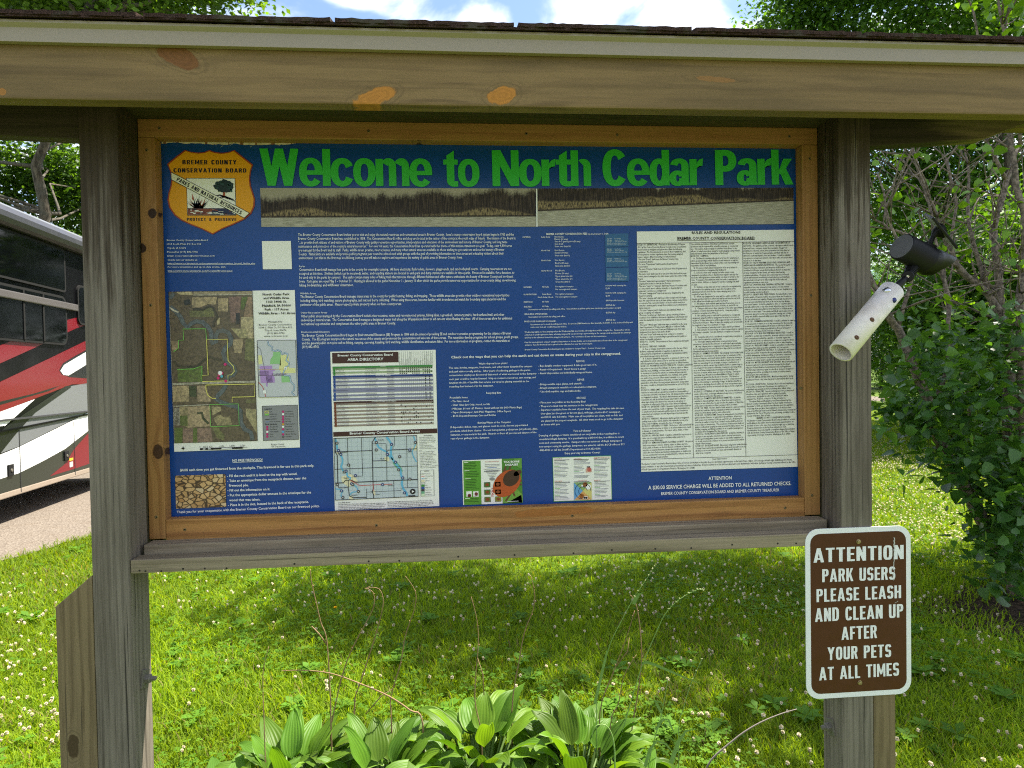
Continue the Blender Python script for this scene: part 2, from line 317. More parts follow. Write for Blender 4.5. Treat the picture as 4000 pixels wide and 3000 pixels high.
# side brackets
b = [W(*q, .058) for q in ((3398, 592), (3796, 564), (4000, 480))]
sl = (b[2].z - b[1].z) / (b[2].x - b[1].x); xe = XB - .04; ze = min(RB + .06, b[1].z + sl * (xe - b[1].x))
x1 = XR + PW + .0015
pts = [(x1, b[0].z), (b[1].x, b[1].z), (b[1].x + (ze - b[1].z) / sl, ze), (xe, ze), (xe, RT - .03), (x1, RT - .03)]
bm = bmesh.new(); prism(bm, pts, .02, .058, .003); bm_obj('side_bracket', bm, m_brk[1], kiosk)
lz = W(307, 565, .058).z; cx = (XL + XR + PW) / 2
pm = [(2 * cx - p[0], p[1] if p[1] > RB + .02 else p[1]) for p in pts]; pm[0] = (XL - .0015, lz); pm[1] = (pm[1][0], W(0, 542, .058).z); pm[3] = (XA + .04, ze); pm[4] = (XA + .04, RT - .03); pm[5] = (XL - .0015, RT - .03)
pm[2] = (max(pm[2][0], XA + .05), pm[2][1])
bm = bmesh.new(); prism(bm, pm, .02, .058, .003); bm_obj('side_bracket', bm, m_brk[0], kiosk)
# drip edge: two-step metal profile, front and back
ft0 = sum(W(x, y, -.175).z for x, y in ((0, 172), (2000, 210.7), (4000, 238.7))) / 3
ft1 = sum(W(x, y, -.181).z for x, y in ((0, 86), (2000, 131), (4000, 162))) / 3
for s in (1, -1):
    yy = lambda v: v if s == 1 else .039 - v
    bm = bmesh.new(); prof = [(yy(-.163), ft0), (yy(-.176), ft0 + .0), (yy(-.176), ft1 - .013), (yy(-.184), ft1 - .006), (yy(-.184), ft1), (yy(-.163), ft1 + .002)]
    prism(bm, prof, XA - .02, XB + .02, .0008, axis='X'); bm_obj('drip_edge', bm, m_white, kiosk)
# roof deck and shingles
slope = .30; ridge = .0195
def rz(y): return ft1 + .003 + slope * (y + .184)
bm = bmesh.new(); prism(bm, [(-.158, RT - .002), (-.158, rz(-.158)), (ridge, rz(ridge)), (.197, rz(-.158)), (.197, RT - .002), (.15, RT - .002), (ridge, rz(ridge) - .02), (-.11, RT - .002)], XA + .001, XB - .001, 0, axis='X'); bm_obj('roof_deck', bm, m_dark, kiosk)
rs = random.Random(5); bm = bmesh.new()
gaps = [W(px, 100, -.19).x for px in (-820, -140, 545, 1297, 2012, 2706, 3370, 4090, 4800)]
def tab(x0, x1, y0, y1, lift, side, th=.0055):
    n = max(2, int((x1 - x0) / .012)); f = lambda y: rz(y) + lift; fl = lambda y: y if side > 0 else 2 * ridge - y
    def col(x, ja, jb): return [bm.verts.new((x, fl(y0 + ja), f(y0 + ja) + jb)), bm.verts.new((x, fl(y0 + ja), f(y0 + ja) + th + jb + rs.uniform(0, .0022))), bm.verts.new((x, fl(y1), f(y1) + th)), bm.verts.new((x, fl(y1), f(y1)))]
    sag = rs.uniform(-.001, .002); prev = None
    for i in range(n + 1):
        t = i / n; cur = col(x0 + (x1 - x0) * t, rs.uniform(-.003, .003), sag * math.sin(t * 3.1) + (.002 if i in (0, n) else 0) * rs.random())
        if prev:
            for q in range(4): bm.faces.new((prev[q], prev[(q + 1) % 4], cur[(q + 1) % 4], cur[q]))
        else: bm.faces.new(cur)
        prev = cur
    bm.faces.new(prev[::-1])
for side in (1, -1):
    for i in range(5):          # starter course, straight
        a = XA - .03 + i * (XB - XA + .06) / 5; tab(a, a + (XB - XA + .06) / 5 - .001, -.192, -.08, 0.0, side, .005)
    for row in range(3):
        y0 = -.195 + row * .082; y1 = min(y0 + .15, ridge - .004); lift = .0055 + row * .0035
        g = [XA - .03] + [q + (.2 if row == 1 else 0) for q in gaps if XA < q + (.2 if row == 1 else 0) < XB] + [XB + .03]
        for a, c_ in zip(g, g[1:]): tab(a + rs.uniform(.004, .011), c_ - rs.uniform(.002, .006), y0, y1, lift, side, .0075)
bm_obj('shingles', bm, sh.mat, kiosk)
bm = bmesh.new(); zr = rz(ridge) + .016; prism(bm, [(ridge - .09, zr - .09 * slope), (ridge, zr), (ridge + .09, zr - .09 * slope), (ridge + .09, zr - .09 * slope + .005), (ridge, zr + .006), (ridge - .09, zr - .09 * slope + .005)], XA - .03, XB + .03, 0, axis='X'); bm_obj('ridge_cap', bm, sh.mat, kiosk)
# ------------------------------------------------------------------ two drawn alphabets: heavy headline letters and condensed sign letters
def Rk(x0, y0, x1, y1): return [[(x0, y0), (x1, y0), (x1, y1), (x0, y1)]]
def Qd(*p): return [list(p)]
def Rg(cx, cy, rx, ry, tx, ty, a0, a1, p=2.25, n=30):
    o = []; m = max(4, int(n * abs(a1 - a0) / 360)); sg = lambda v, e: math.copysign(abs(v) ** e, v)
    for i in range(m + 1):
        a = R(a0 + (a1 - a0) * i / m); c, s_ = sg(math.cos(a), 2 / p), sg(math.sin(a), 2 / p); o.append(((cx + rx * c, cy + ry * s_), (cx + (rx - tx) * c, cy + (ry - ty) * s_)))
    return [('strip', o)]
HEAD = {
    'W': (1.02, Qd((0, 1), (.215, 1), (.40, 0), (.19, 0)) + Qd((.19, 0), (.40, 0), (.61, 1), (.405, 1)) + Qd((.41, 1), (.615, 1), (.83, 0), (.62, 0)) + Qd((.62, 0), (.83, 0), (1.02, 1), (.805, 1))),
    'e': (.62, Rg(.31, .37, .31, .39, .20, .15, 0, 322) + Rk(.12, .30, .62, .42)), 'l': (.21, Rk(0, 0, .21, 1)), 'c': (.60, Rg(.31, .37, .31, .39, .205, .155, 26, 334)), 'o': (.60, Rg(.3, .37, .3, .39, .20, .155, 0, 360)),
    'm': (.90, Rk(0, 0, .2, .74) + Rk(.35, 0, .55, .52) + Rk(.70, 0, .90, .52) + Rg(.345, .50, .205, .26, .2, .18, 0, 150) + Rg(.695, .50, .205, .26, .2, .18, 0, 150)),
    't': (.40, Qd((.09, .16), (.30, .16), (.30, .99), (.09, .85)) + Rk(0, .60, .40, .74) + Rg(.30, .175, .21, .19, .205, .155, 180, 272) + Rk(.295, -.012, .40, .14)),
    'N': (.70, Rk(0, 0, .205, 1) + Rk(.495, 0, .70, 1) + Qd((.0, 1), (.225, 1), (.70, 0), (.475, 0))), 'r': (.38, Rk(0, 0, .2, .74) + Qd((.17, .46), (.22, .66), (.28, .73), (.38, .76), (.36, .55), (.27, .54), (.2, .47))),
    'h': (.54, Rk(0, 0, .2, 1) + Rk(.34, 0, .54, .52) + Rg(.335, .51, .205, .25, .2, .17, 0, 125)), 'C': (.66, Rg(.34, .5, .34, .52, .225, .175, 36, 324)),
    'd': (.55, Rk(.345, 0, .55, 1) + Rg(.27, .37, .27, .39, .20, .155, 25, 335)), 'a': (.56, Rg(.28, .53, .255, .23, .2, .14, 0, 168) + Rk(.335, .10, .535, .54) + Qd((.335, .12), (.535, .12), (.565, 0), (.36, 0)) + Rg(.225, .20, .225, .22, .185, .125, 20, 360)),
    'P': (.57, Rk(0, 0, .21, 1) + Rg(.26, .69, .31, .31, .21, .165, -90, 90) + Rk(.15, .835, .265, 1) + Rk(.15, .38, .265, .545)),
    'k': (.57, Rk(0, 0, .2, 1) + Qd((.17, .33), (.28, .27), (.56, .74), (.33, .74)) + Qd((.20, .43), (.38, .50), (.59, 0), (.36, 0)))}
t_ = .166
COND = {
    'A': (.50, Qd((0, 0), (.155, 0), (.31, 1), (.165, 1)) + Qd((.345, 0), (.50, 0), (.335, 1), (.19, 1)) + Rk(.11, .19, .39, .315)), 'T': (.42, Rk(0, .865, .42, 1) + Rk(.21 - t_ / 2, 0, .21 + t_ / 2, .88)),
    'E': (.37, Rk(0, 0, t_, 1) + Rk(t_ - .01, .865, .37, 1) + Rk(t_ - .01, .44, .335, .57) + Rk(t_ - .01, 0, .37, .135)), 'F': (.36, Rk(0, 0, t_, 1) + Rk(t_ - .01, .865, .36, 1) + Rk(t_ - .01, .43, .33, .56)),
    'N': (.46, Rk(0, 0, t_, 1) + Rk(.46 - t_, 0, .46, 1) + Qd((0, 1), (.165, 1), (.46, 0), (.295, 0))), 'I': (.155, Rk(0, 0, .155, 1)), 'O': (.44, Rg(.22, .5, .22, .51, t_, .145, 0, 360, 3.4)),
    'P': (.42, Rk(0, 0, t_, 1) + Rg(.19, .72, .235, .28, t_, .135, -90, 90, 3) + Rk(.1, .865, .195, 1) + Rk(.1, .44, .195, .575)), 'R': (.44, Rk(0, 0, t_, 1) + Rg(.19, .725, .235, .275, t_, .135, -90, 90, 3) + Rk(.1, .865, .195, 1) + Rk(.1, .45, .195, .58) + Qd((.20, .47), (.33, .50), (.45, 0), (.29, 0))),
    'K': (.46, Rk(0, 0, t_, 1) + Qd((.13, .30), (.20, .28), (.45, 1), (.285, 1)) + Qd((.19, .52), (.30, .60), (.47, 0), (.305, 0))), 'U': (.44, Rk(0, .22, t_, 1) + Rk(.44 - t_, .22, .44, 1) + Rg(.22, .23, .22, .24, t_, .145, 180, 360, 3)),
    'S': (.42, Rg(.21, .715, .21, .295, t_, .14, 8, 270, 3) + Rg(.21, .285, .21, .295, t_, .14, 90, -172, 3)), 'L': (.36, Rk(0, 0, t_, 1) + Rk(t_ - .01, 0, .36, .135)), 'H': (.45, Rk(0, 0, t_, 1) + Rk(.45 - t_, 0, .45, 1) + Rk(t_ - .01, .44, .46 - t_, .575)),
    'D': (.44, Rk(0, 0, t_, 1) + Rg(.19, .5, .25, .5, t_, .135, -90, 90, 3.2) + Rk(.1, .865, .195, 1) + Rk(.1, 0, .195, .135)), 'C': (.43, Rg(.22, .5, .22, .51, t_, .145, 22, 338, 3.4)),
    'Y': (.48, Qd((0, 1), (.165, 1), (.32, .42), (.17, .42)) + Qd((.315, 1), (.48, 1), (.31, .42), (.16, .42)) + Rk(.165, 0, .315, .46)), 'M': (.58, Rk(0, 0, .14, 1) + Rk(.44, 0, .58, 1) + Qd((0, 1), (.16, 1), (.345, .18), (.235, .18)) + Qd((.42, 1), (.58, 1), (.345, .18), (.235, .18)))}
COND['B'] = (.44, Rk(0, 0, t_, 1) + Rg(.19, .745, .225, .255, t_, .13, -90, 90, 3) + Rg(.19, .265, .245, .265, t_, .13, -90, 90, 3) + Rk(.1, .87, .195, 1) + Rk(.1, .45, .195, .56) + Rk(.1, 0, .195, .13))
COND['V'] = (.50, Qd((0, 1), (.165, 1), (.32, 0), (.175, 0)) + Qd((.335, 1), (.50, 1), (.325, 0), (.18, 0)))
COND['&'] = (.50, Rg(.21, .77, .15, .23, .12, .12, 0, 360) + Rg(.21, .27, .21, .28, .14, .13, 60, 330) + Qd((.08, .72), (.24, .72), (.50, 0), (.32, 0)))
def letters(ink_, word, table, p0, p1, top, col, layer=0, gap=.03, space=.26):
    a, b = ink_.P(p0), ink_.P(p1); tot = sum(table[ch][0] if ch != ' ' else space for ch in word) + gap * (len(word) - 1)
    e = (b - a) / tot; nrm = np.array((-e[1], e[0])) / np.linalg.norm(e); sc = abs(float(np.dot(ink_.P(top) - a, nrm))); x = 0; q = 0
    for ch in word:
        if ch == ' ': x += space + gap; continue
        w, prims = table[ch]
        for pr in prims:
            f = lambda p: a + e * (x + p[0]) + nrm * (sc * p[1]); q += 1; lay = layer + .16 * (q % 6)
            if pr[0] == 'strip':
                uv = [f(p) for pair in pr[1] for p in pair]; ink_.add(uv, [(2 * i, 2 * i + 1, 2 * i + 3, 2 * i + 2) for i in range(len(pr[1]) - 1)], col, lay)
            else: ink_.add([f(p) for p in pr], [tuple(range(len(pr)))] if len(pr) == 4 else [(0, i, i + 1) for i in range(1, len(pr) - 1)], col, lay)
        x += w + gap
# ------------------------------------------------------------------ printed information panel
ink = NT('printed_ink'); ink.bsdf(ink.attr('Col'), .42, 0, .25, coat=.10, crough=.2)
pm_ = NT('blue_panel_print'); po = pm_.obj(); pn = pm_.noise(po, 3.0, 4); pn2 = pm_.noise(po, 260, 3)
pm_.bsdf(pm_.mix(pm_.rng(pn, .3, .7), (.0022, .046, .225, 1), (.0030, .054, .255, 1)), pm_.rng(pn2, .3, .7, .30, .40), 0, .3, pn2, .02, .001, .18, .18)
panel = empty('information_panel', (0, YP, 1.25), 'large blue printed park information panel with a green welcome headline behind the cedar frame', 'information panel')
bm = bmesh.new(); box(bm, IL + .003, IR - .003, YP + .0015, YP + .008, FB + .002, FT - .002); bm_obj('backing', bm, pm_.mat, panel)
_tc = {}
def glyphs(body, offset=0.0, align='LEFT', res=2, lead=1.0):
    key = (body, offset, align, res, lead)
    if key in _tc: return _tc[key]
    cu = bpy.data.curves.new('t', 'FONT'); cu.body = body; cu.size = 1; cu.offset = offset; cu.resolution_u = res; cu.align_x = align; cu.space_line = lead; cu.fill_mode = 'FRONT'
    o = bpy.data.objects.new('t', cu); me = bpy.data.meshes.new_from_object(o)
    v = np.zeros(len(me.vertices) * 3, np.float32); me.vertices.foreach_get('co', v); v = v.reshape(-1, 3)[:, :2].copy()
    fs = [tuple(p.vertices) for p in me.polygons]
    bpy.data.objects.remove(o); bpy.data.curves.remove(cu); bpy.data.meshes.remove(me); _tc[key] = (v, fs); return v, fs
CAPH = glyphs('H')[0][:, 1].max()
WHITE = (.82, .82, .80); BLACK = (.012, .012, .014); LAYER = .00035
class Ink:
    """flat printing: polygons and lettering laid in thin layers on a plane of constant y"""
    def __init__(s, Y, base=1): s.Y = Y; s.v = []; s.f = []; s.c = []; s.base = base
    def P(s, p): w = W(p[0], p[1], s.Y); return np.array((w.x, w.z))
    def add(s, uv, faces, col, layer):
        k = len(s.v); y = s.Y - LAYER * (s.base + layer)
        s.v += [(float(a), y, float(b)) for a, b in uv]; s.f += [tuple(k + i for i in f) for f in faces]; s.c += [tuple(col[:3]) + (1,)] * len(uv)
    def poly(s, pts, col, layer=0, z=None):
        uv = [s.P(z(*p) if z else p) for p in pts]; n = len(uv)
        if n <= 4: s.add(uv, [tuple(range(n))], col, layer); return
        from mathutils.geometry import tessellate_polygon
        s.add(uv, [tuple(t) for t in tessellate_polygon([[Vector((a, b, 0)) for a, b in uv]])], col, layer)
    def line(s, pts, w, col, layer=1, z=None, close=False):
        uv = [s.P(z(*p) if z else p) for p in pts]; uv = uv + [uv[0]] if close else uv; n = len(uv); o = []
        for i in range(n):
            a = uv[max(i - 1, 0)]; b = uv[min(i + 1, n - 1)]
            if close and i in (0, n - 1): a, b = uv[-2], uv[1]
            d = b - a; d = d / (np.linalg.norm(d) + 1e-9); q = np.array((-d[1], d[0])) * w / 2; o += [uv[i] + q, uv[i] - q]
        s.add(o, [(2 * i, 2 * i + 1, 2 * i + 3, 2 * i + 2) for i in range(n - 1)], col, layer)
    def disc(s, c, r, col, layer=1, z=None, n=10, sq=1.0, rot=0.0):
        c = s.P(z(*c) if z else c); ca, sa = math.cos(rot), math.sin(rot); uv = []
        for k in range(n):
            x, y = r * math.cos(2 * math.pi * k / n), r * sq * math.sin(2 * math.pi * k / n); uv.append(c + np.array((x * ca - y * sa, x * sa + y * ca)))
        s.add(uv, [tuple(range(n))], col, layer)
    def text(s, body, p0, p1, col=WHITE, offset=0.0, last=None, h=None, top=None, align='LEFT', res=1, layer=2, z=None):
        """first baseline starts at p0, the widest line ends at p1; last = start of the last baseline; h = capital height in pixels, top = pixel on top of the capitals"""
        v, fs = glyphs(body, offset, align, res); 
        if not len(v): return
        if z: p0, p1 = z(*p0), z(*p1); last = z(*last) if last else None; top = z(*top) if top else None
        a, b = s.P(p0), s.P(p1); xm, xM = v[:, 0].min(), v[:, 0].max(); e = (b - a) / (xM - xm); L = np.linalg.norm(e); nrm = np.array((-e[1], e[0])) / L
        nl = body.count('\n')
        if last is not None and nl: c = s.P(last); sc = float(np.dot(a - c, nrm)) / nl
        elif top is not None: sc = abs(float(np.dot(s.P(top) - a, nrm))) / CAPH
        elif h is not None: sc = np.linalg.norm(s.P((p0[0], p0[1] - h)) - a) / CAPH
        else: sc = L * 1.04
        uv = a + np.outer(v[:, 0] - xm, e) + np.outer(v[:, 1], nrm * sc); s.add(uv, fs, col, layer)
    def build(s, name, parent, mat=None):
        me = bpy.data.meshes.new(name); me.from_pydata(s.v, [], s.f); me.update()
        ca = me.color_attributes.new('Col', 'FLOAT_COLOR', 'POINT'); ca.data.foreach_set('color', np.array(s.c, np.float32).ravel())
        return link(name, me, mat or ink.mat, parent)
z1 = Z(600, 540, .27125); z2 = Z(1100, 880, .27125); z3 = Z(1500, 880, .27125); z4 = Z(2000, 880, .22604); z5 = Z(600, 880, .27125)
z6 = Z(640, 1120, .27125); z7 = Z(640, 1560, .29837); z8 = Z(1250, 1350, .22604)
y1_ = Z(1250, 1660, .22604); y2_ = Z(1720, 1360, .25316); y3_ = Z(2080, 1360, .25316); y4_ = Z(1760, 1760, .30741)
y5_ = Z(2470, 880, .29837); y6_ = Z(2470, 1370, .35560); y7_ = Z(2000, 1080, .22604); y8_ = Z(1000, 560, .96293)
CREAM = (.80, .79, .73)

# headline
GREEN = (.035, .44, .045); k = Ink(YP)
for w, a, b, t in (('Welcome', (18, 172), (716, 174), (18, 21)), ('to', (762, 174), (908, 174), (762, 28)), ('North', (960, 174), (1360, 173), (960, 28)), ('Cedar', (1407, 172), (1815, 170), (1407, 27)), ('Park', (1864, 170), (2177, 167), (1864, 27))):
    letters(k, w, HEAD, y8_(*a), y8_(*b), y8_(*t), GREEN, 1, gap=.0)
k.build('headline', panel)
# torn paper and scratches along the top edge
k = Ink(YP); rp = random.Random(3); x = 118; lo = 78
while x < 2190:
    w = rp.uniform(14, 46); nl = max(60, min(90, lo + rp.uniform(-10, 10))) if x < 1900 else max(55, lo - 4)
    k.poly([(x, 30), (x + w, 30), (x + w, nl + x * .006), (x, lo + x * .006)], rp.choice([(.50, .43, .34), (.60, .54, .45), (.58, .52, .42), (.55, .48, .38), (.22, .11, .06)]), 0, z1); lo = nl; x += w
for x, y in ((960, 130), (1100, 105), (1385, 130), (1800, 110)): k.line([(x, y), (x + 40, y - 22)], .0011, (.3, .36, .5), 0, z1)
k.build('torn_edge', panel)

# county emblem
sh_o = [(450, 170), (540, 196), (640, 208), (730, 200), (805, 170), (880, 200), (990, 212), (1085, 198), (1165, 170), (1300, 278), (1432, 380), (1404, 470), (1390, 580), (1402, 690), (1435, 790), (1462, 880), (1455, 985), (1410, 1085), (1310, 1170), (1150, 1245), (1000, 1305), (852, 1387),
        (700, 1312), (540, 1250), (400, 1185), (300, 1110), (225, 1000), (200, 890), (214, 790), (244, 690), (258, 590), (240, 480), (195, 370), (320, 268)]
sh_i = [(830 + (x - 830) * .967, 765 + (y - 765) * .972) for x, y in sh_o]
k = Ink(YP); k.poly(sh_o, (.30, .045, .012), 0, z1); k.poly(sh_i, (.72, .315, .0), 1, z1)
k.poly([(470, 575), (1178, 575), (1195, 1115), (488, 1115)], BLACK, 2, z1); k.poly([(478, 583), (1170, 583), (1187, 1108), (496, 1108)], CREAM, 3, z1)
k.poly([(262, 490), (1390, 1080), (1312, 1156), (265, 606)], BLACK, 6, z1); k.poly([(264, 500), (1378, 1082), (1310, 1146), (266, 597)], (.78, .76, .60), 7, z1)
em = k.build('emblem', panel)
k = Ink(YP, 1)
letters(k, 'BREMER COUNTY', COND, z1(418, 378), z1(1197, 380), z1(418, 315), BLACK, 2, .12, .26)
letters(k, 'CONSERVATION BOARD', COND, z1(290, 495), z1(1338, 497), z1(290, 434), BLACK, 2, .11, .30)
letters(k, 'PROTECT & PRESERVE', COND, z1(482, 1192), z1(1195, 1193), z1(482, 1149), BLACK, 2, .12, .36)
letters(k, 'PARKS AND NATURAL RESOURCES', COND, z1(334, 616), z1(1262, 1104), z1(360, 568), BLACK, 8, .10, .26)
k.build('emblem_lettering', em)
k = Ink(YP, 1); rp = random.Random(11)
tree = []
for i in range(34):
    a = 2 * math.pi * i / 34; r = rp.uniform(.84, 1.10); tree.append((1015 + 140 * r * math.cos(a), 695 - 100 * r * math.sin(a)))
k.poly(tree, (.006, .022, .016), 4, z1); k.poly([(1003, 780), (1032, 780), (1038, 850), (1000, 850)], (.30, .07, .02), 4, z1)
for i in range(16): k.disc((1015 + rp.uniform(-110, 110), 695 + rp.uniform(-70, 70)), .003, (.02, .06, .05), 5, z1, 6)
for i in range(8): k.line([(905 + i * 20, 830 + rp.uniform(-6, 50)), (960 + i * 26, 815 + i * 9), (1000 + i * 25, 850 + i * 9)], .0022, BLACK, 4, z1)
for i in range(34):
    a = R(rp.uniform(25, 155)); L = rp.uniform(90, 190); c = (645 + rp.uniform(-60, 60), 1010)
    k.poly([(c[0] - 15, c[1]), (c[0] + 15, c[1]), (c[0] + L * math.cos(a), c[1] - L * math.sin(a))], (.006, .02, .018) if i % 4 else (.34, .09, .03), 4, z1)
k.poly([(560, 800), (582, 860), (580, 900), (556, 880)], (.40, .10, .03), 4, z1); k.line([(496, 1014), (1186, 1014)], .0012, BLACK, 5, z1); k.poly([(496, 1016), (860, 1016), (820, 1106), (497, 1106)], (.19, .045, .018), 3.4, z1); k.poly([(860, 1016), (1180, 1016), (1186, 1106), (820, 1106)], (.015, .022, .06), 3.45, z1)
for i in range(46):
    x, y = rp.uniform(505, 1150), rp.uniform(1022, 1095); w = rp.uniform(30, 90)
    _l = i * .02; k.poly([(x, y), (min(1180, x + w), y + rp.uniform(-6, 6)), (min(1180, x + w * .8), y + rp.uniform(6, 14)), (x + w * .3, y + rp.uniform(6, 14))], rp.choice([(.24, .06, .02), (.02, .03, .10), BLACK, CREAM, CREAM]), 4 + _l, z1)
k.build('emblem_picture', em)

# river photograph: two halves, printed procedurally
def river_mat(name, seed, reed):
    m = NT(name); x, y, zz = m.sep(m.attr('Col')); u, v = x, y
    big = m.noise(m.comb(m.m('MULTIPLY', u, 9), 0.0, float(seed)), 1, 5, .7); fine = m.noise(m.comb(m.m('MULTIPLY', u, 150), m.m('MULTIPLY', v, 14), float(seed)), 1, 4, .7)
    top = m.m('SUBTRACT', m.m('ADD', m.m('MULTIPLY', big, .75), m.m('MULTIPLY', fine, .30)), m.m('MULTIPLY', u, .22 if seed < 5 else 0)); sky_ = m.rng(m.m('ADD', v, top), *((1.15, 1.36) if seed < 5 else (1.52, 1.62)))
    trk = m.noise(m.comb(m.m('MULTIPLY', u, 190), m.m('MULTIPLY', v, 2.2), seed + 11.), 1, 3, .6); tre = m.mix(m.m('MULTIPLY', m.rng(trk, .40, .66), m.rng(fine, .25, .6)), (.022, .015, .010, 1), (.085, .060, .040, 1)); col = m.mix(sky_, tre, (.36, .32, .25, 1))
    shore = m.m('ADD', .24 if seed < 5 else .40, m.m('MULTIPLY', u, .03 if seed < 5 else .24))
    rn = m.noise(m.comb(m.m('MULTIPLY', u, 230), m.m('MULTIPLY', v, 8), seed + 4.), 1, 3, .7); hump = m.noise(m.comb(m.m('MULTIPLY', u, reed), 0.0, seed + 8.), 1, 2)
    hi = m.m('ADD', .30 if seed < 5 else .66, m.m('MULTIPLY', m.rng(hump, .42, .75), .28)); rm = m.m('MULTIPLY', m.rng(m.m('SUBTRACT', v, shore), .02, .06), m.rng(m.m('SUBTRACT', v, hi), -.05, .03, 1, 0))
    col = m.mix(m.m('MULTIPLY', rm, m.rng(rn, .38, .6)), col, (.29, .215, .11, 1))
    wat = m.rng(m.m('SUBTRACT', v, shore), -.02, .01, 1, 0)
    rip = m.noise(m.comb(m.m('MULTIPLY', u, 26), m.m('MULTIPLY', v, 95), seed + 2.), 1, 4, .65)
    wcol = m.mix(m.rng(rip, .38, .62), (.24, .22, .17, 1), (.48, .45, .37, 1)); col = m.mix(wat, col, wcol)
    m.bsdf(col, .45, 0, .18, coat=.05, crough=.2); return m.mat
def photo(name, quad, mat, nu=2):
    k = Ink(YP); uv = [k.P(q) for q in quad]; k.add(uv, [(0, 1, 2, 3)], (0, 0, 0), 0); k.c = [(0, 1, 0, 1), (1, 1, 0, 1), (1, 0, 0, 1), (0, 0, 0, 1)]
    return k.build(name, panel, mat)
k = Ink(YP); k.poly([(1136, 184), (1141, 184), (1142, 338), (1137, 338)], WHITE, 1, y8_); k.build('white_seam', panel)
photo('river_photo', [y8_(17, 181), y8_(1135, 183), y8_(1135, 338), y8_(22, 339)], river_mat('river_print_a', 1, 3.1))
photo('river_photo', [y8_(1141, 183), y8_(2180, 180), y8_(2181, 327), y8_(1141, 337)], river_mat('river_print_b', 6, 3))

# address block and the blank white square beside it
k = Ink(YP)
adr = ['Bremer County Conservation Board', '1104 South Main, PO Box 412', 'Tripoli, IA 50676', 'Phone/Fax (319) 882-4742', 'Email: conservation@butler-bremer.com', 'Check out our website at:', 'https://www.co.bremer.ia.us/government/conservation_board_/index.php', 'For more information and up-to-date events, visit:', 'https://www.mycountyparks.com/County/Bremer.aspx']
ex = [783, 688, 467, 638, 882, 632, 1466, 1042, 1138]; ey = [226, 282, 340, 396, 452, 510, 562, 612, 668]
for t, x1, y, i in zip(adr, ex, ey, range(9)): k.text(t, (194 + i * 2, y), (x1, y - (x1 - 194) * .002), WHITE, .006, h=6.2, z=z5)
k.line([(208, 568), (1466, 565)], .0006, WHITE, 2, z5); k.line([(212, 676), (1138, 672)], .0006, WHITE, 2, z5)
k.build('address_lettering', panel)
k = Ink(YP); k.poly([(1560, 228), (1978, 226), (1993, 631), (1575, 634)], CREAM, 0, z5); k.build('white_square', panel)

# about text
k = Ink(YP); T0 = .008
def para(body, a, b, last, z, zb=None, col=WHITE, off=T0, zl=None, align='LEFT', layer=2):
    k.text(body, z(*a), (zb or z)(*b), col, off, last=(zl or z)(*last) if last else None, h=6.6, align=align, layer=layer)
para("The Bremer County Conservation Board invites you to visit and enjoy the natural resources and recreational areas in Bremer County.  Iowa's county conservation board system began in 1955 and the\nBremer County Conservation Board was established in 1958.  The Conservation Board's office and shop are located in the center of the county at the south edge of Tripoli.  The mission of the Board is\n\"...to provide both citizens of and visitors of Bremer County with quality recreation opportunities, interpretation and education of the environment and history of Bremer County, and long term\nmaintenance and protection of the county's natural resources.\"  For over 60 years, the Conservation Board has operated with the theme of this mission statement as a goal.  Today, over 4,300 acres\nare managed by the Board and its staff.  Parks, wildlife areas, prairies, river accesses, and many other natural areas are available to those wishing to get outdoors and see the beauty of Bremer\nCounty.  Naturalists are available and provide public programs year round to schools and adult groups with the goal of providing information on these areas and educating visitors about their\nenvironment.  Let this be the first step in a lifelong journey you will take to explore and experience the variety of public areas in Bremer County, Iowa.", (238, 155), (1893, 150), (248, 490), z2, z3)
para('Parks', (254, 605), (340, 604), None, z2)
para("Conservation Board staff manage four parks in the county for overnight camping.  All have electricity, flush toilets, showers, playgrounds, and sand volleyball courts.  Camping reservations are not\naccepted at this time.  Shelters (which can be reserved), water, and recycling stations are located in each park and dump stations are available in three parks.  Firewood is available, for a donation, to\nbe used only in the parks by campers.  The parks contain many miles of hiking trails that traverse through different habitats and offer nature enthusiasts the beauty of Bremer County and northeast\nIowa.  Park gates are open May 1 - October 31.  Hunting is allowed in the parks November 1 - January 10 after which the parks provide numerous opportunities for cross-county skiing, snowshoeing,\nhiking, birdwatching, and wildflower observation.", (254, 658), (1898, 645), (263, 882), z2, z3)
para('Wildlife Areas', (268, 995), (495, 993), None, z2)
para("The Bremer County Conservation Board manages many areas in the county for public hunting, fishing, and trapping.  These wildlife areas also provide other outdoor recreational opportunities\nincluding hiking, bird watching, nature photography, and nut and berry collecting.  When using these areas, become familiar with boundaries and watch for boundary signs placed around the\nperimeter of the public areas.  Please respect private property when on these county areas.", (271, 1048), (1806, 1024), (273, 1162), z2, z3)
para('Other Recreation Areas', (278, 1272), (658, 1268), None, z2)
para("Other public areas managed by the Conservation Board include river accesses, native and reconstructed prairies, fishing lakes, a greenbelt, cemetery prairie, hard-surfaced trail, and other\nundeveloped natural areas.  The Conservation Board manages a designated water trail along the Wapsipinicon River to aid canoers when floating the river.  All of these areas allow for additional\nrecreational opportunities and complement the other public areas in Bremer County.", (280, 1328), (1842, 1302), (284, 1440), z2, z3)
para('Environmental Education', (288, 1550), (693, 1545), None, z2)
para("The Bremer County Conservation Board began its Environmental Education (EE) Program in 1988 with the intent of providing EE and outdoor recreation programming for the citizens of Bremer\nCounty.  The EE program interprets the natural resources of the county and promotes the conservation and wise use of those areas.  The naturalists develop programs for school groups, youth groups,\nand the general public on topics such as fishing, camping, canoeing, kayaking, bird watching, wildlife identification, and nature hikes.  For more information on programs, contact the naturalists at\n(319) 882-4742.", (290, 1606), (1935, 1570), (1990, 885), z2, z3, zl=z6)
k.build('about_lettering', panel)

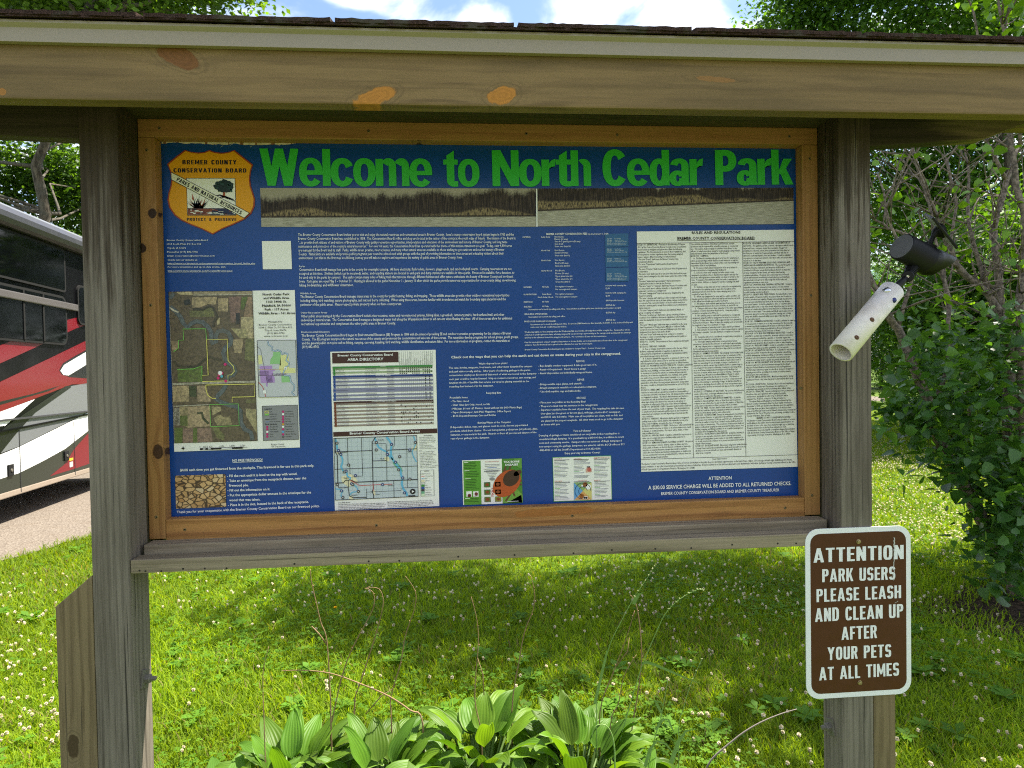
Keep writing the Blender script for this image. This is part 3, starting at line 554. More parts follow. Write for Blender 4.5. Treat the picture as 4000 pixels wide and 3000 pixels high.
# fees
k = Ink(YP)
def row(t, a, b, z=z4, col=WHITE, off=.008, h=5.6): k.text(t, a, b, col, off, h=h, z=z)
row('BREMER COUNTY CONSERVATION FEES', (593, 170), (1300, 163), off=.02, h=7.4); row('(updated January 1, 2024)', (1312, 163), (1664, 158))
for t, a, b in (('CAMPING:', (178, 218), (322, 217)), ('Cedar Bend', (497, 216), (655, 215)), ('Non Electric', (735, 213), (900, 212)), ('Electric (50 amp)', (735, 253), (963, 252)), ('Sites A-G (gravel pads & 50 amp)', (737, 294), (1180, 292)), ('Sites A & B', (738, 336), (886, 335)), ('Grass sites (limit 10)', (738, 378), (1013, 376)),
                ('Alcock Park', (502, 449), (658, 448)), ('Non Electric', (738, 446), (903, 445)), ('Electric (50 amp)', (740, 488), (968, 487)), ('Grass sites (limit 5)', (741, 536), (998, 535)), ('North Cedar', (505, 621), (672, 619)), ('Non Electric', (742, 617), (906, 616)), ('Electric (30 amp)', (743, 666), (972, 665)), ('Grass sites (limit 5)', (744, 715), (1000, 713)),
                ('North Woods', (509, 800), (690, 798)), ('Non Electric', (747, 796), (910, 795)), ('Electric (30 amp)', (748, 844), (975, 843)), ('Upper gravel sites 2-5', (749, 893), (1042, 891)), ('Upper gravel sites 2-5', (750, 942), (1042, 939)), ('Grass sites (limit 5)', (750, 990), (1005, 988)),
                ('SHOWERS:', (200, 1082), (340, 1081)), ('All Parks', (518, 1077), (634, 1076)), ('For registered campers', (751, 1072), (1060, 1069)), ('For non-registered campers', (752, 1121), (1124, 1116)), ('Included with camping fee', (1615, 1054), (1970, 1050)), ('$2.00', (1617, 1104), (1690, 1103)),
                ('DUMPSTATIONS:', (202, 1210), (428, 1207)), ('Cedar Bend', (517, 1204), (675, 1202)), ('North Cedar, Alcock', (447, 1256), (714, 1253)), ('For registered campers', (754, 1200), (1060, 1197)), ('For non-registered campers', (755, 1250), (1128, 1245)), ('Included with camping fee', (1618, 1181), (1973, 1177)), ('$5.00', (1619, 1233), (1692, 1232)),
                ('FIREWOOD:', (205, 1339), (364, 1337)), ('All Parks', (520, 1334), (636, 1332)), ('$4.00/specified amount', (1620, 1312), (1938, 1308)), ('SHELTERS:', (207, 1421), (340, 1420)), ('All Parks', (522, 1414), (636, 1413)), ('$25/full day', (1620, 1392), (1783, 1390))):
    row(t, a, b)
for t, a, b in (('Reservation can be made by calling park office.  Open Shelters at all four parks have electricity, nearby water, and grill', (287, 584), (1876, 553)), ('CEDAR BEND AMPHITHEATER:', (208, 663), (612, 660)), ('$25/full day', (1622, 637), (1784, 635)), ('Reservation can be made by calling park office.', (288, 712), (922, 700)), ('EAGLE LODGE, INGAWANIS WOODLAND:', (212, 790), (758, 784)), ('$75/full day', (1624, 764), (1786, 761)),
                ('Reservation can be made by calling park office.  Located at 2588 Hawthorne Ave. Janesville, IA 50647.  It is an enclosed facility with', (322, 843), (2086, 803)), ('restrooms, heat, air conditioning, and kitchen.', (322, 888), (945, 878)),
                ('Wednesday nights are free camping unless the Wednesday falls on a holiday, whereby there will be a regular fee.  Camping fees will be', (217, 974), (2032, 932)), ('collected on a self-registration basis, whereby campers fill out an envelope upon arriving at the campgrounds and deposits the envelope', (218, 1022), (2055, 980)), ('and fees in the collection box at the campground entrance.  No reservation, all sites are first come/serve.', (219, 1070), (1632, 1042)),
                ('Fees for non-registered campers using the dumpstation or shower facility can be deposited in the collection box at the campground', (220, 1150), (1988, 1110)), ('entrance.  Fees for firewood can be placed in the collection box near the firewood pile.', (221, 1196), (1388, 1172)), ('Bremer County Conservation Board park gates are scheduled to be open May 1 - October 31 every year.', (222, 1276), (1614, 1246))):
    row(t, a, b, y7_)
k.build('fees_lettering', panel)
for q, y0 in (([(1608, 150), (2008, 138), (2012, 366), (1612, 374)], 242), ([(1612, 384), (2010, 384), (2012, 540), (1614, 545)], 422), ([(1612, 552), (2010, 552), (2012, 716), (1616, 722)], 586), ([(1618, 738), (2016, 732), (2022, 966), (1620, 974)], 846)):
    k = Ink(YP); k.poly(q, (.03, .115, .26), 1, z4); st = k.build('price_sticker', panel); k = Ink(YP, 2); n = 5 if q[2][1] - q[1][1] > 200 else 3
    for i, t in enumerate((['$22/night        Non-Electric', '$25/night        Electric  (50 amp)', '$30/night        Grass-Flat sites (50 amp)', '$500/30 consecutive nights-lower sites', '$650/30 consecutive nights-lower sites'] if n == 5 else ['$22/night        Non-Electric', '$25/night        Electric  (30 amp)', '$500/30 consecutive nights-lower sites'])):
        row(t, (1645, y0 + i * 26), (1645 + (235, 285, 340, 325, 315)[i], y0 + i * 26 - 3), h=3.6, off=0.0, col=(.62, .7, .72))
    k.build('sticker_lettering', st)
# rules sheet
k = Ink(YP); k.poly([(58, 82), (2114, 57), (2135, 1660), (84, 1660)], CREAM, 0, y5_); k.poly([y5_(84, 1658), y5_(2135, 1658), y6_(1814, 1274), y6_(97, 1330)], CREAM, 0)
rs_ = k.build('rules_sheet', panel)
k = Ink(YP, 2)
k.text('RULES AND REGULATIONS', (778, 116), (1415, 110), BLACK, .018, top=(778, 82), z=y5_); k.text('BREMER COUNTY CONSERVATION BOARD', (588, 190), (1602, 184), BLACK, .018, top=(588, 155), z=y5_)
k.line([(588, 200), (1602, 188)], .0012, BLACK, 2, y5_); k.line([(60, 240), (2117, 212)], .0011, BLACK, 2, y5_)
k.line([y5_(753, 232), y6_(670, 1178)], .0010, BLACK, 2); k.line([y5_(1440, 222), y6_(1246, 1160)], .0010, BLACK, 2); k.line([(92, 1194), (1812, 1142)], .0010, BLACK, 2, y6_)
c1 = """BCCB 9.10:  DEFINITIONS.  Pursuant to the authority of Chapter
350.5 of the Code of Iowa, the Bremer County, Iowa, Conservation
Board hereby promulgates and places into effect the following
regulations.  The following terms, as used in these regulations, shall
for the purpose of these regulations have the meaning assigned
hereto, unless a different meaning is clearly indicated.
-The term "Board" shall mean the Bremer County, Iowa,
Conservation Board.
-The term "Department" shall mean the Department of
Conservation.
-The term "Director" shall mean the Director of the Department of
Conservation.
-The term "area" shall mean all or any part of the land and/or water
owned, leased, managed or by other means under the control of the
Board.
-The term "authorized representative" shall include anyone
designated from time to time by the Director.
-The term "camp" or "camping" shall mean the use of a shelter such
as a tent, trailer, motor vehicle, tarpaulin, or sleeping bag for
temporary residence at a campground.
-The term "campground" shall mean any area designated by the
Board for camping.
-The term "camping unit" shall mean either a single tent not larger
than 140 square feet in size at its base, pickup camper, motor home
or converted bus, recreation trailer, or motor vehicle used for a
camp by a camping party, except those shelters used exclusively for
dining purposes.
-The term "camping party" shall mean any individual, family, or
group occupying one campsite.
-The term "youth group" shall mean a group consisting of minor
members of an established chartered organization with by-laws and
under the leadership of at least one adult for each 6 minors in the
group.
-The term "Official signs" shall mean signs provided for in the Iowa
State Department of Transportation Manual on Uniform Traffic
Control Devices for Iowa Streets and Highways and other signs
designated from time to time by the Board.
-The term "noise" shall mean any loud, confused or senseless
shouting or outcry; a sound lacking in agreeable musical quality or
which is noticeably unpleasant.
BCCB 9.11:  SCOPE.  The provisions of these regulations shall apply
to all areas.
BCCB 9.12:  FEES AND CHARGES.
     A.  Fees or charges incurred for services or for the use of land,
facilities, equipment, materials or supplies on any area to be
collected by the Department or authorized representative shall be
prescribed and approved by the Board.
     B.  It shall be unlawful for any person or persons to enter or use
any facilities for which entrance fees or user fees are prescribed
without payment of same, except those persons on official business.
BCCB 9.13:  PROHIBITED DESTRUCTIVE ACTS.  It shall be unlawful for
any person to use, enjoy the privileges of, destroy, injure or deface
plant life, trees, buildings, or other natural or material property, or
to construct or operate for private or commercial purposes any
structure, or to remove any plant life, tree, buildings, sand, gravel,
ice, earth, stone, wood or other natural material, or to operate
vehicles, within the boundaries of any area, or water under the
jurisdiction of the Board for any purpose whatsoever, except upon
the terms, conditions, limitations and restriction as set forth by the
Board.
BCCB 9.14:  SPEED LIMIT.  It shall be unlawful to operate any
vehicles on area roads at a speed that is unsafe or unreasonable or
as otherwise set forth in the Iowa Code.  All driving shall be confined
to designated roadways.  The Board shall determine and declare a
reasonable and safe speed limit thereat which shall be effective
when signs giving notice thereof are erected at such places of
congestion or other parts of the area roads, drives or highways.
BCCB 9.15:  EXCESSIVE LOADS.  Excessive loaded vehicles shall not
operate over area drives, roads or highways.  The determination as
to whether the load is excessive will be made by the Director or
authorized representative and will depend upon the load and the
road conditions.
BCCB 9.16:  PARKING.  All vehicles shall be parked in designated
parking areas, and no vehicle shall be left unattended on any area
drive, road or highway, except in the case of emergency.
BCCB 9.17:  HITCHING TO TREES.  No horse or other animal shall be
hitched or tied to any tree or shrub, or in such a manner as to result
in damage to county property.  No ropes, cables, chains, or lines
shall be affixed to trees.
BCCB 9.18:  OFFICIAL SIGNS.  It shall be unlawful for any person to
enter, use or occupy any area or facilities within said area in
disregard of any official signs.
BCCB 9.19:  REMOVING PLANTS, FLOWERS OR FRUIT.  No person
shall, in any manner, remove, destroy, injure or deface any tree,
shrub, plant, or flower, or the fruit thereof, or disturb or injure any
structure or natural attraction, except that it shall be lawful to
collect the fruit of all nut and berry producing plants or mushrooms
for non-commercial home use, provided that the collector does not
otherwise damage the parent plant."""
c2 = """Upon written permission of the Board and Director, certain
specimens may be removed for scientific purposes or commercial
use.  This section shall not apply to activities of the Board or its
officers, or employees when caring for and managing county-owned
land and waters under the jurisdiction of the Board.
BCCB 9.20:  CAMPING.
     A.  The Board is hereby authorized to fix fees for camping and
other special privileges which shall be in such amounts as may be
determined by the Board upon a basis of the cost of providing and
reasonable value of such privileges.
     B.  No person shall camp in any portion of an area except in
portions prescribed or designated by the Board.
     C.  Someone from each camping unit who camps in any
designated area where a fee is charged must register and pay the
fee at the self-registration station within one hour of arrival to the
area.  Occupants of an additional small tent with a camping unit
must be minor children, or charges for another camping unit shall
be paid.
     D.  Violation of any state law or any county rule or regulation by
any member of a camping party is cause for revocation of the
camping permit and cause for the entire camping party to be
required to leave the area.
     E.  When any campground is open and in a usable condition, all
charges and fees shall be in effect and shall be enforced as set forth
in the official fee schedule approved by the Board.
     F.  All campers shall maintain quiet and avoid excessive noise in
the campgrounds between the hours of 10:30 p.m. and 6:00 a.m.
     G.  Campers shall restore their campsite to the same approximate
condition or better than when they found it.  Campsites shall be
vacated or reregistered by 4:00 p.m.
     H.  No camping party or unit shall be permitted to occupy any
designated campsite within a campground or area for a period in
excess of 14 days unless prior written approval has been granted by
the Board or Director.  After 14 days, the camping party or unit shall
be required to leave for a minimum of 7 days.
     I.  The subleasing of campsites and/or units shall be prohibited.
     J.  Only campers 18 years of age or older are permitted to register
and occupy a campsite.  Said site shall have occupancy of 6 people
or less.
     K.  Campsites will not be considered occupied unless campsite is
paid for and occupied by a camping unit.
     L.  Overnight camping with horses is not permitted unless
permission is granted by the Director or authorized representative.
     M.  Any camping unit or equipment left unpaid and unattended
by the camping party for more than three days shall be considered
abandoned and may be impounded.
BCCB 9.21:  ANIMALS ON LEASH.  No privately owned animal shall
be allowed to run at large on any area except by permission of the
Board or Director; every such animal shall be deemed as running at
large unless the owner carries such animal or leads it by a leash or
chain not exceeding 15 feet in length, or keeps it confined in or
attached to a vehicle, except that it shall be lawful to permit dogs to
run at large for the purpose of hunting, training or exercising them
in or on all areas designated as hunting areas by the Board or
Director, or zones within areas not open to hunting.  Training or
exercising dogs off leash is not allowed March 15-July 15 unless
permission is granted by the Board or Director.  The Board or
Director may for cause close any area or portion of any area to all
dogs and the training or exercising of dogs.  It shall be unlawful to
allow pets to discharge feces in public use areas except areas open
to hunting unless all feces is removed and disposed of in a legal and
sanitary manner.
BCCB 9.22:  LITTERING OF GROUNDS.  No person shall place any
waste, refuse, litter, or foreign substance in any area or receptacle
except those provided for that purpose.
BCCB 9.23:  DOMESTIC REFUSE NOT PERMITTED.  It shall be
unlawful to deposit garbage, refuse or litter from any household,
business or any other place to any area for the purpose of disposing
of the same in any refuse or litter container there provided.
BCCB 9.24:  FIRES.  No fires shall be built, except in a place provided
thereof, and such fire shall be extinguished when site is vacated
unless it is immediately used by some other party.
BCCB 9.25:  CLOSING TIME.  Except by arrangement or permission
granted by the Director or authorized representative, all persons
shall vacate areas between 11:00 p.m. and 7:00 a.m.  Areas may be
closed at an earlier or later hour, of which notice shall be given by
proper signs or instructions.  The provisions of this section shall not
apply to authorized camping in areas provided for that purpose, nor
hunting, trapping, and fishing activities in or on public hunting areas
or natural areas designated for that purpose.
BCCB 9.26:  NOISE PRODUCING DEVICES.  It shall be unlawful to
operate or use any radio, television, stereo, musical instrument,
electric generating plants, power saws, or any similar equipment in
or on any area in such a manner as to create excessive noise and/or
disturb other persons.
BCCB 9.27:  EXCESSIVE NOISE.  All persons using areas under Bremer
County Conservation Board jurisdiction shall avoid excessive noise at
all times so as to not disturb nor cause unreasonable distress to
other area occupants."""
c3 = """BCCB 9.28:  KEGGARS/POSSESSION AND CONSUMPTION OF
ALCOHOL.  The gathering of two or more individuals at which beer is
dispensed from a container larger than one gallon ("keggar") is
prohibited on all areas, unless prior permission has been given by
the Director or authorized representative, and then will only be
allowed in authorized picnic areas and shelters.  It shall be unlawful
to possess or consume any alcohol other then wine or beer (no hard
liquor) in or on any area.
BCCB 9.29:  USE OF FIREARMS, EXPLOSIVES, WEAPONS, AND
FIREWORKS PROHIBITED-EXCEPTIONS.  The use by the public of
fireworks, firearms, explosives, and weapons of all kinds is
prohibited in all areas, except that hunting is allowed on areas and
at times designated by the Board, and within state hunting
regulation guidelines.  However, any person may use a bow and
arrow with attached bow fishing reel and ninety-pound minimum
line attached to the arrow to take rough fish under rules and
regulations pursuant to state code.
BCCB 9.30:  HUNTING AND TRAPPING RESTRICTED.  It shall be
unlawful to hunt, trap, attempt to trap, pursue or in any manner
molest any birds or wild animals in or on any area not designated as
a public hunting area by the Board.
BCCB 9.31:  BLINDS AND TREE STANDS.  Portable blinds or tree
stands capable of being moved by one person from one location to
another and which are capable of being removed daily may be used
on an area provided that such devices do not in any way damage
any natural feature.  It shall be unlawful to drive or otherwise place
any nails, spikes, pins or any other metal object into any tree for the
purpose of constructing a blind or tree stand nor to facilitate access
to a blind or tree stand.  Tree stands and blinds may be placed on an
area seven days prior to the open season for hunting deer or wild
turkey and shall be removed within seven days of the final day of
the respective season.
BCCB 9.32:  SWIMMING RESTRICTED.  It shall be unlawful to swim in
or on any pond or waters in or on any area except for those ponds
or waters specifically designated from time to time by the Board or
Director.  S.C.U.B.A. diving is prohibited on all areas unless prior
approval has been given by the Director or Board.
BCCB 9.33:  ATVs AND SNOWMOBILES RESTRICTED.  It shall be
unlawful to operate any snowmobile, all-terrain vehicle or any other
land conveyance propelled by a gasoline or electrical engine and
run on wheels, tracks, or runners in or on any area, except for those
trails and roads which the Board shall from time to time designate.
BCCB 9.34:  WAR-LIKE GAMES.  It shall be unlawful to conduct war-
like games that utilize projectiles (paintballs, etc.) on any area.
BCCB 9.35:  RECREATION USE ONLY.  It is unlawful for any person to
occupy any portion of any area for repairing vehicles, advertising,
political campaigning, hawking, peddling, or any other commercial
activity or any other purpose not primarily recreational except
concessioners acting under a special use permit with the Board.
BCCB 9.36:  MODEL AIRCRAFT AND DRONES.  Model aircraft and
drones are allowed on lands and waters managed by the Board
subject to Federal Aviation Administration rules and regulations.
The following restrictions apply: no aircraft or drones in designated
camping areas and no operating in an unsafe or reckless manner
that disrupts other park visitors.
BCCB 9.37:  METAL DETECTING.  Metal detecting shall be during
regular park hours.  Any holes dug must be immediately filled back
in.
BCCB 9.38:  EXCEPTIONS.  Nothing in these rules and regulations
shall prohibit or hinder the Department, its employees, or
authorized representatives from performing their official duties.
BCCB 9.39:  PENALTIES.  Anyone violating any of the provisions of
the above rules and regulations will be guilty of a simple
misdemeanor, punishable by a fine of up to $625.00, with a
minimum fine of $65.00, or up to a 30 day jail sentence.
     The above Rules and Regulations have been adopted by the
Bremer County Conservation Board at their regular meeting on
December 5, 2018, and shall become effective upon the expiration
of ten days from and after their publication, to be made at least
once in the Waverly Democrat or Waverly Independent, newspapers
published in the City of Waverly, Iowa, and having circulation in the
County of Bremer, State of Iowa.
                    BREMER COUNTY CONSERVATION BOARD
The Bremer County Conservation Board in the provision of services
and facilities to the public does not discriminate against anyone on
the basis of race, color, sex, creed, national origin, age or handicap.
If anyone believes he or she has been subjected to such
discrimination, he or she may file a complaint alleging discrimination
with the Bremer County Conservation Board or the office of Equal
Opportunity, U.S. Dept. of Interior, Washington, D.C. 20240."""
def column(txt, a, b, last):
    k.text(txt, y5_(*a), y5_(*b), BLACK, .008, last=y6_(*last))
column(c1, (66, 268), (756, 258), (95, 1182)); column(c2, (762, 258), (1440, 248), (676, 1134)); column(c3, (1448, 250), (2118, 240), (1248, 938))
k.text('Equal Opportunities', (882, 1196), (1036, 1190), BLACK, .004, h=5.5, z=y6_)
k.text('The Bremer County Conservation Board in the provision of services and facilities to the public does not discriminate against anyone on the basis of race, religion, color, sex, age, national origin, disability, gender identity,\nsexual orientation, or any other characteristic protected by local, state or federal law.  If anyone believes he or she has been subjected to such discrimination with either the Bremer County Conservation Board or the Office\nof Equal Opportunity, U.S. Department of Interior, Washington, D.C. 20240.', (98, 1254), (1790, 1202), BLACK, .004, last=(100, 1312), z=y6_)
k.build('rules_lettering', rs_)

# charge notice
k = Ink(YP); k.text('ATTENTION', (835, 1420), (1090, 1412), WHITE, .014, top=(835, 1384), z=y6_, res=2); k.text('A $30.00 SERVICE CHARGE WILL BE ADDED TO ALL RETURNED CHECKS.', (174, 1524), (1742, 1474), WHITE, .014, top=(176, 1484), z=y6_, res=2)
k.text('BREMER COUNTY CONSERVATION BOARD AND BREMER COUNTY TREASURER', (315, 1584), (1612, 1543), WHITE, .012, top=(315, 1553), z=y6_, res=2); k.build('charge_lettering', panel)

# park map sheet: aerial picture, locator map, legend
k = Ink(YP); k.poly([z6(1278, 57), z6(1886, 48), z7(1784, 629), z7(137, 686), z6(72, 72)], CREAM, 0); ms = k.build('map_sheet', panel)
am = NT('aerial_print'); ac = am.attr('Col'); an = am.noise(am.obj(), 160, 4, .75); an2 = am.noise(am.obj(), 28, 4, .6)
acc = am.mix(am.rng(an, .3, .72), am.mix(1.0, ac, (.52, .52, .55, 1), 'MULTIPLY'), am.mix(1.0, ac, (1.45, 1.42, 1.35, 1), 'MULTIPLY')); acc = am.mix(am.rng(an2, .45, .7, 0, .35), acc, (.12, .095, .055, 1))
am.bsdf(acc, .42, 0, .35, coat=.35, crough=.22)
_l = 0; k = Ink(YP, 2); BRN = (.115, .088, .055); TAN = (.36, .28, .16); TAN2 = (.42, .35, .20); MAU = (.20, .125, .10); OLV = (.15, .15, .06); GRN = (.105, .145, .035)
k.poly([z6(75, 74), z6(1277, 60), z6(1325, 1420), z7(1230, 541), z7(142, 573)], BRN, 0)
for p, c in (([(170, 75), (410, 70), (420, 120), (240, 115)], TAN2), ([(430, 70), (1277, 62), (1278, 108), (430, 118)], (.30, .25, .16)), ([(405, 150), (770, 150), (745, 260), (640, 250), (520, 300), (415, 300)], TAN), ([(370, 345), (560, 345), (690, 290), (745, 345), (720, 430), (380, 440)], OLV), ([(785, 165), (930, 165), (925, 360), (785, 355)], TAN), ([(935, 150), (1110, 140), (1100, 520), (965, 520)], MAU),
             ([(1125, 150), (1215, 140), (1150, 330), (1105, 330)], GRN), ([(1210, 150), (1280, 145), (1290, 430), (1150, 430)], (.28, .19, .12)), ([(1110, 440), (1292, 430), (1300, 745), (1210, 745), (1200, 640), (1110, 600)], TAN2), ([(965, 600), (1190, 610), (1210, 740), (1100, 745)], (.33, .29, .15)), ([(985, 760), (1150, 760), (1120, 960), (1020, 950)], TAN), ([(1180, 750), (1305, 745), (1305, 1080), (1165, 1050)], OLV), ([(105, 780), (210, 780), (215, 890), (130, 930)], (.30, .22, .13)),
             ([(200, 1190), (550, 1140), (555, 1370), (205, 1370)], GRN), ([(130, 1425), (365, 1425), (370, 1655), (130, 1655)], TAN), ([(368, 1425), (470, 1425), (472, 1585), (376, 1585)], (.05, .065, .03)), ([(480, 1425), (610, 1425), (690, 1655), (490, 1655)], (.33, .25, .16)), ([(765, 490), (810, 440), (805, 540), (770, 550)], TAN2)): _l = _l + .05; k.poly(p, c, 1 + _l % .9, z6)
for p, c in (([(205, 95), (320, 90), (320, 370), (215, 330)], (.31, .25, .14)), ([(320, 95), (610, 88), (615, 350), (320, 372)], (.37, .28, .17)), ([(205, 215), (310, 210), (315, 350), (215, 340)], GRN), ([(140, 370), (250, 370), (245, 570), (142, 573)], GRN), ([(250, 382), (385, 378), (380, 566), (250, 570)], (.26, .17, .13)), ([(385, 378), (440, 376), (440, 563), (385, 566)], GRN), ([(440, 376), (620, 372), (640, 556), (440, 563)], (.26, .17, .13)), ([(625, 95), (750, 95), (750, 150), (640, 210)], (.32, .27, .15)),
             ([(640, 230), (740, 190), (780, 230), (870, 220), (895, 330), (700, 345)], (.31, .26, .14)), ([(630, 360), (700, 350), (800, 480), (780, 540), (700, 500)], OLV), ([(1075, 120), (1215, 125), (1222, 450), (1075, 210)], (.30, .26, .14)), ([(1080, 0), (1210, 0), (1210, 45), (1080, 50)], OLV)): _l = _l + .04; k.poly(p, c, 1 + _l % .9, z7)
WAT = (.095, .115, .125)
k.line([z6(*p) for p in ((90, 170), (150, 90))], .010, WAT, 2); k.line([z6(*p) for p in ((95, 290), (170, 350), (240, 430), (280, 520), (340, 590), (400, 530), (470, 500), (560, 510), (640, 580), (690, 660), (680, 760), (700, 820), (760, 790), (745, 720), (780, 650), (850, 630), (930, 660), (975, 750), (960, 830), (890, 880), (860, 950), (880, 1040), (950, 1110), (1010, 1150), (1035, 1220), (1000, 1270), (930, 1290), (905, 1360), (890, 1430), (850, 1500), (790, 1560), (760, 1620))] + [z7(*p) for p in ((760, 40), (860, 75), (960, 95), (1005, 150), (1010, 300), (1060, 390), (1140, 430), (1165, 530))], .0115, WAT, 3)
k.line([z6(*p) for p in ((85, 300), (160, 350), (220, 370))], .004, (.50, .46, .36), 4); k.line([z6(*p) for p in ((420, 320), (560, 330), (650, 280), (720, 310), (770, 430), (720, 520), (715, 580))], .006, (.05, .045, .03), 3)
k.line([z6(*p) for p in ((1070, 380), (1065, 540))], .010, (.02, .025, .03), 3); k.line([z6(*p) for p in ((330, 190), (350, 260))], .016, (.03, .035, .035), 3); k.line([z6(*p) for p in ((150, 1070), (190, 1130), (300, 1160), (480, 1150), (590, 1050), (650, 1010), (760, 1040), (830, 1060))], .006, (.04, .036, .022), 3)
k.line([z7(*p) for p in ((440, 180), (500, 175), (520, 250), (590, 320))], .006, (.05, .06, .03), 3); k.line([z7(*p) for p in ((640, 310), (640, 230), (740, 180))], .007, BRN, 3)
for a, b in ((z6(430, 122), z6(1278, 116)), (z6(130, 1395), z6(1320, 1358)), (z6(130, 1410), z6(1320, 1372)), (z7(130, 90), z7(610, 68))): k.line([a, b], .0022, (.45, .42, .33), 4)
for i in range(5): k.line([z7(140 + i * 16, 110), z7(150 + i * 16, 340)], .0014, (.4, .38, .32), 4); k.line([z7(138, 130 + i * 45), z7(205, 125 + i * 45)], .0014, (.4, .38, .32), 4)
k.build('aerial_picture', ms, am.mat)
k = Ink(YP, 8); YEL = (.75, .68, .16); LG = (.19, .55, .10)
k.line([z6(*p) for p in ((556, 1365), (556, 1140), (430, 1185), (200, 1190))], .0016, LG, 1); k.line([z6(*p) for p in ((622, 760), (608, 607), (284, 610), (292, 770), (218, 772), (218, 885), (150, 935))], .0016, LG, 1)
k.line([z6(*p) for p in ((622, 764), (918, 756), (932, 1065), (1010, 1150), (1020, 1220), (975, 1270), (930, 1272), (930, 1355), (560, 1365), (558, 1282), (645, 1275))], .0018, YEL, 1, close=True); k.line([z6(*p) for p in ((612, 1415), (1310, 1400), (1312, 1582), (990, 1590), (990, 1655))], .0018, YEL, 1); k.line([z6(*p) for p in ((612, 1415), (615, 1490), (640, 1560), (700, 1605), (760, 1608))], .0018, YEL, 1)
k.line([z7(*p) for p in ((608, 68), (982, 58), (992, 342), (620, 356))], .0016, LG, 1, close=True)
for p in ((890, 1118), (845, 1245), (805, 1268), (790, 1315), (898, 1358)): k.disc(z6(*p), .0042, (.55, .03, .16), 2, n=6)
k.disc(z6(818, 1242), .006, (.8, .8, .8), 3, n=6); k.disc(z6(840, 1290), .004, (.1, .4, .5), 2, n=6)
k.line([z6(75, 74), z6(1277, 60), z6(1325, 1420), z7(1230, 541), z7(142, 573)], .0011, BLACK, 1, close=True)
# locator map
k.poly([(1350, 776), (1903, 770), (1930, 1578), (1376, 1590)], (.52, .53, .55), 1, z6); k.line([(1350, 776), (1903, 770), (1930, 1578), (1376, 1590)], .0015, BLACK, 3, z6, True)
for p, c in (([(1366, 990), (1415, 988), (1428, 1110), (1370, 1120)], (.68, .66, .30)), ([(1690, 980), (1800, 980), (1810, 1170), (1900, 1172), (1902, 1240), (1700, 1250), (1665, 1180)], (.68, .66, .30)), ([(1580, 940), (1685, 938), (1690, 1140), (1660, 1110), (1535, 1115), (1540, 1050), (1580, 990)], (.27, .52, .22)), ([(1698, 1280), (1820, 1290), (1822, 1374), (1702, 1378)], (.27, .52, .22)), ([(1386, 1142), (1565, 1136), (1568, 1190), (1605, 1190), (1606, 1212), (1575, 1215), (1578, 1280), (1600, 1300), (1602, 1380), (1500, 1385), (1500, 1436), (1478, 1436), (1475, 1386), (1400, 1386)], (.42, .26, .55))): k.poly(p, c, 2, z6)
rv = [(1502, 785), (1515, 840), (1570, 870), (1560, 910), (1610, 930), (1640, 910), (1690, 930), (1710, 985), (1740, 950), (1790, 970), (1780, 1020), (1765, 1060), (1810, 1100), (1800, 1140), (1765, 1150), (1725, 1240), (1740, 1280), (1820, 1285), (1835, 1370), (1885, 1420), (1880, 1490), (1845, 1520), (1890, 1570)]
k.line(rv, .0036, (.04, .10, .22), 3, z6); k.line(rv, .0022, (.42, .55, .66), 4, z6); k.line([(1368, 1192), (1735, 1186)], .001, (.6, .4, .12), 3, z6); k.line([(1355, 862), (1400, 900), (1430, 1060), (1470, 1240), (1500, 1390)], .001, (.15, .15, .16), 3, z6); k.line([(1372, 1375), (1430, 1440), (1475, 1585)], .0016, (.5, .08, .06), 3, z6); k.line([(1368, 1278), (1735, 1276)], .001, (.15, .1, .2), 4, z6)
for i in range(5): k.line([(1380, 1220 + i * 14), (1520, 1216 + i * 14)], .0008, (.12, .06, .18), 4, z6); k.line([(1480 + i * 18, 1290), (1500 + i * 18, 1380)], .0008, (.12, .06, .18), 4, z6); k.line([(1480, 1300 + i * 18), (1570, 1296 + i * 18)], .0008, (.12, .06, .18), 4, z6)
k.poly([(1737, 1158), (1782, 1158), (1782, 1192), (1737, 1192)], WHITE, 5, z6); k.poly([(1435, 1492), (1475, 1488), (1480, 1536), (1442, 1538)], WHITE, 5, z6)
k.text('188', (1746, 1182), (1772, 1182), BLACK, 0, h=3.5, z=z6, layer=6); k.text('PLAINFIELD', (1572, 1272), (1778, 1270), (.10, .02, .14), 0, top=(1572, 1248), z=z6, layer=6)
k.build('map_linework', ms)
k = Ink(YP, 3)
for t, a, b, h in (('North Cedar Park', (1425, 128), (1812, 122), 8.6), ('and Wildlife Area', (1435, 180), (1805, 176), 8.6), ('1163 140th St.', (1478, 234), (1770, 230), 8.6), ('Plainfield, IA 50666', (1418, 290), (1832, 284), 8.6), ('Park - 117 Acres', (1456, 344), (1798, 340), 8.6), ('Wildlife Area - 161 Arces', (1366, 402), (1892, 394), 8.6)): k.text(t, a, b, BLACK, .022, h=h, z=z6)
for t, a, b in (('Managed by', (1506, 518), (1708, 514)), ('Bremer County Conservation', (1372, 562), (1845, 556)), ('1104 S. Main St; PO Box 412', (1373, 602), (1848, 596)), ('Tripoli, Iowa 50676', (1457, 642), (1766, 638)), ('(319) 882-4742', (1488, 684), (1740, 680)), ('www.co.bremer.ia.us', (1444, 724), (1784, 720))): k.text(t, a, b, BLACK, .0, h=7, z=z6)
k.build('map_lettering', ms); k = Ink(YP, 3)
k.poly([(1290, 88), (1752, 74), (1766, 524), (1306, 540)], (.24, .24, .25), 0, z7); k.line([(1290, 88), (1752, 74), (1766, 524), (1306, 540)], .0012, BLACK, 3, z7, True)
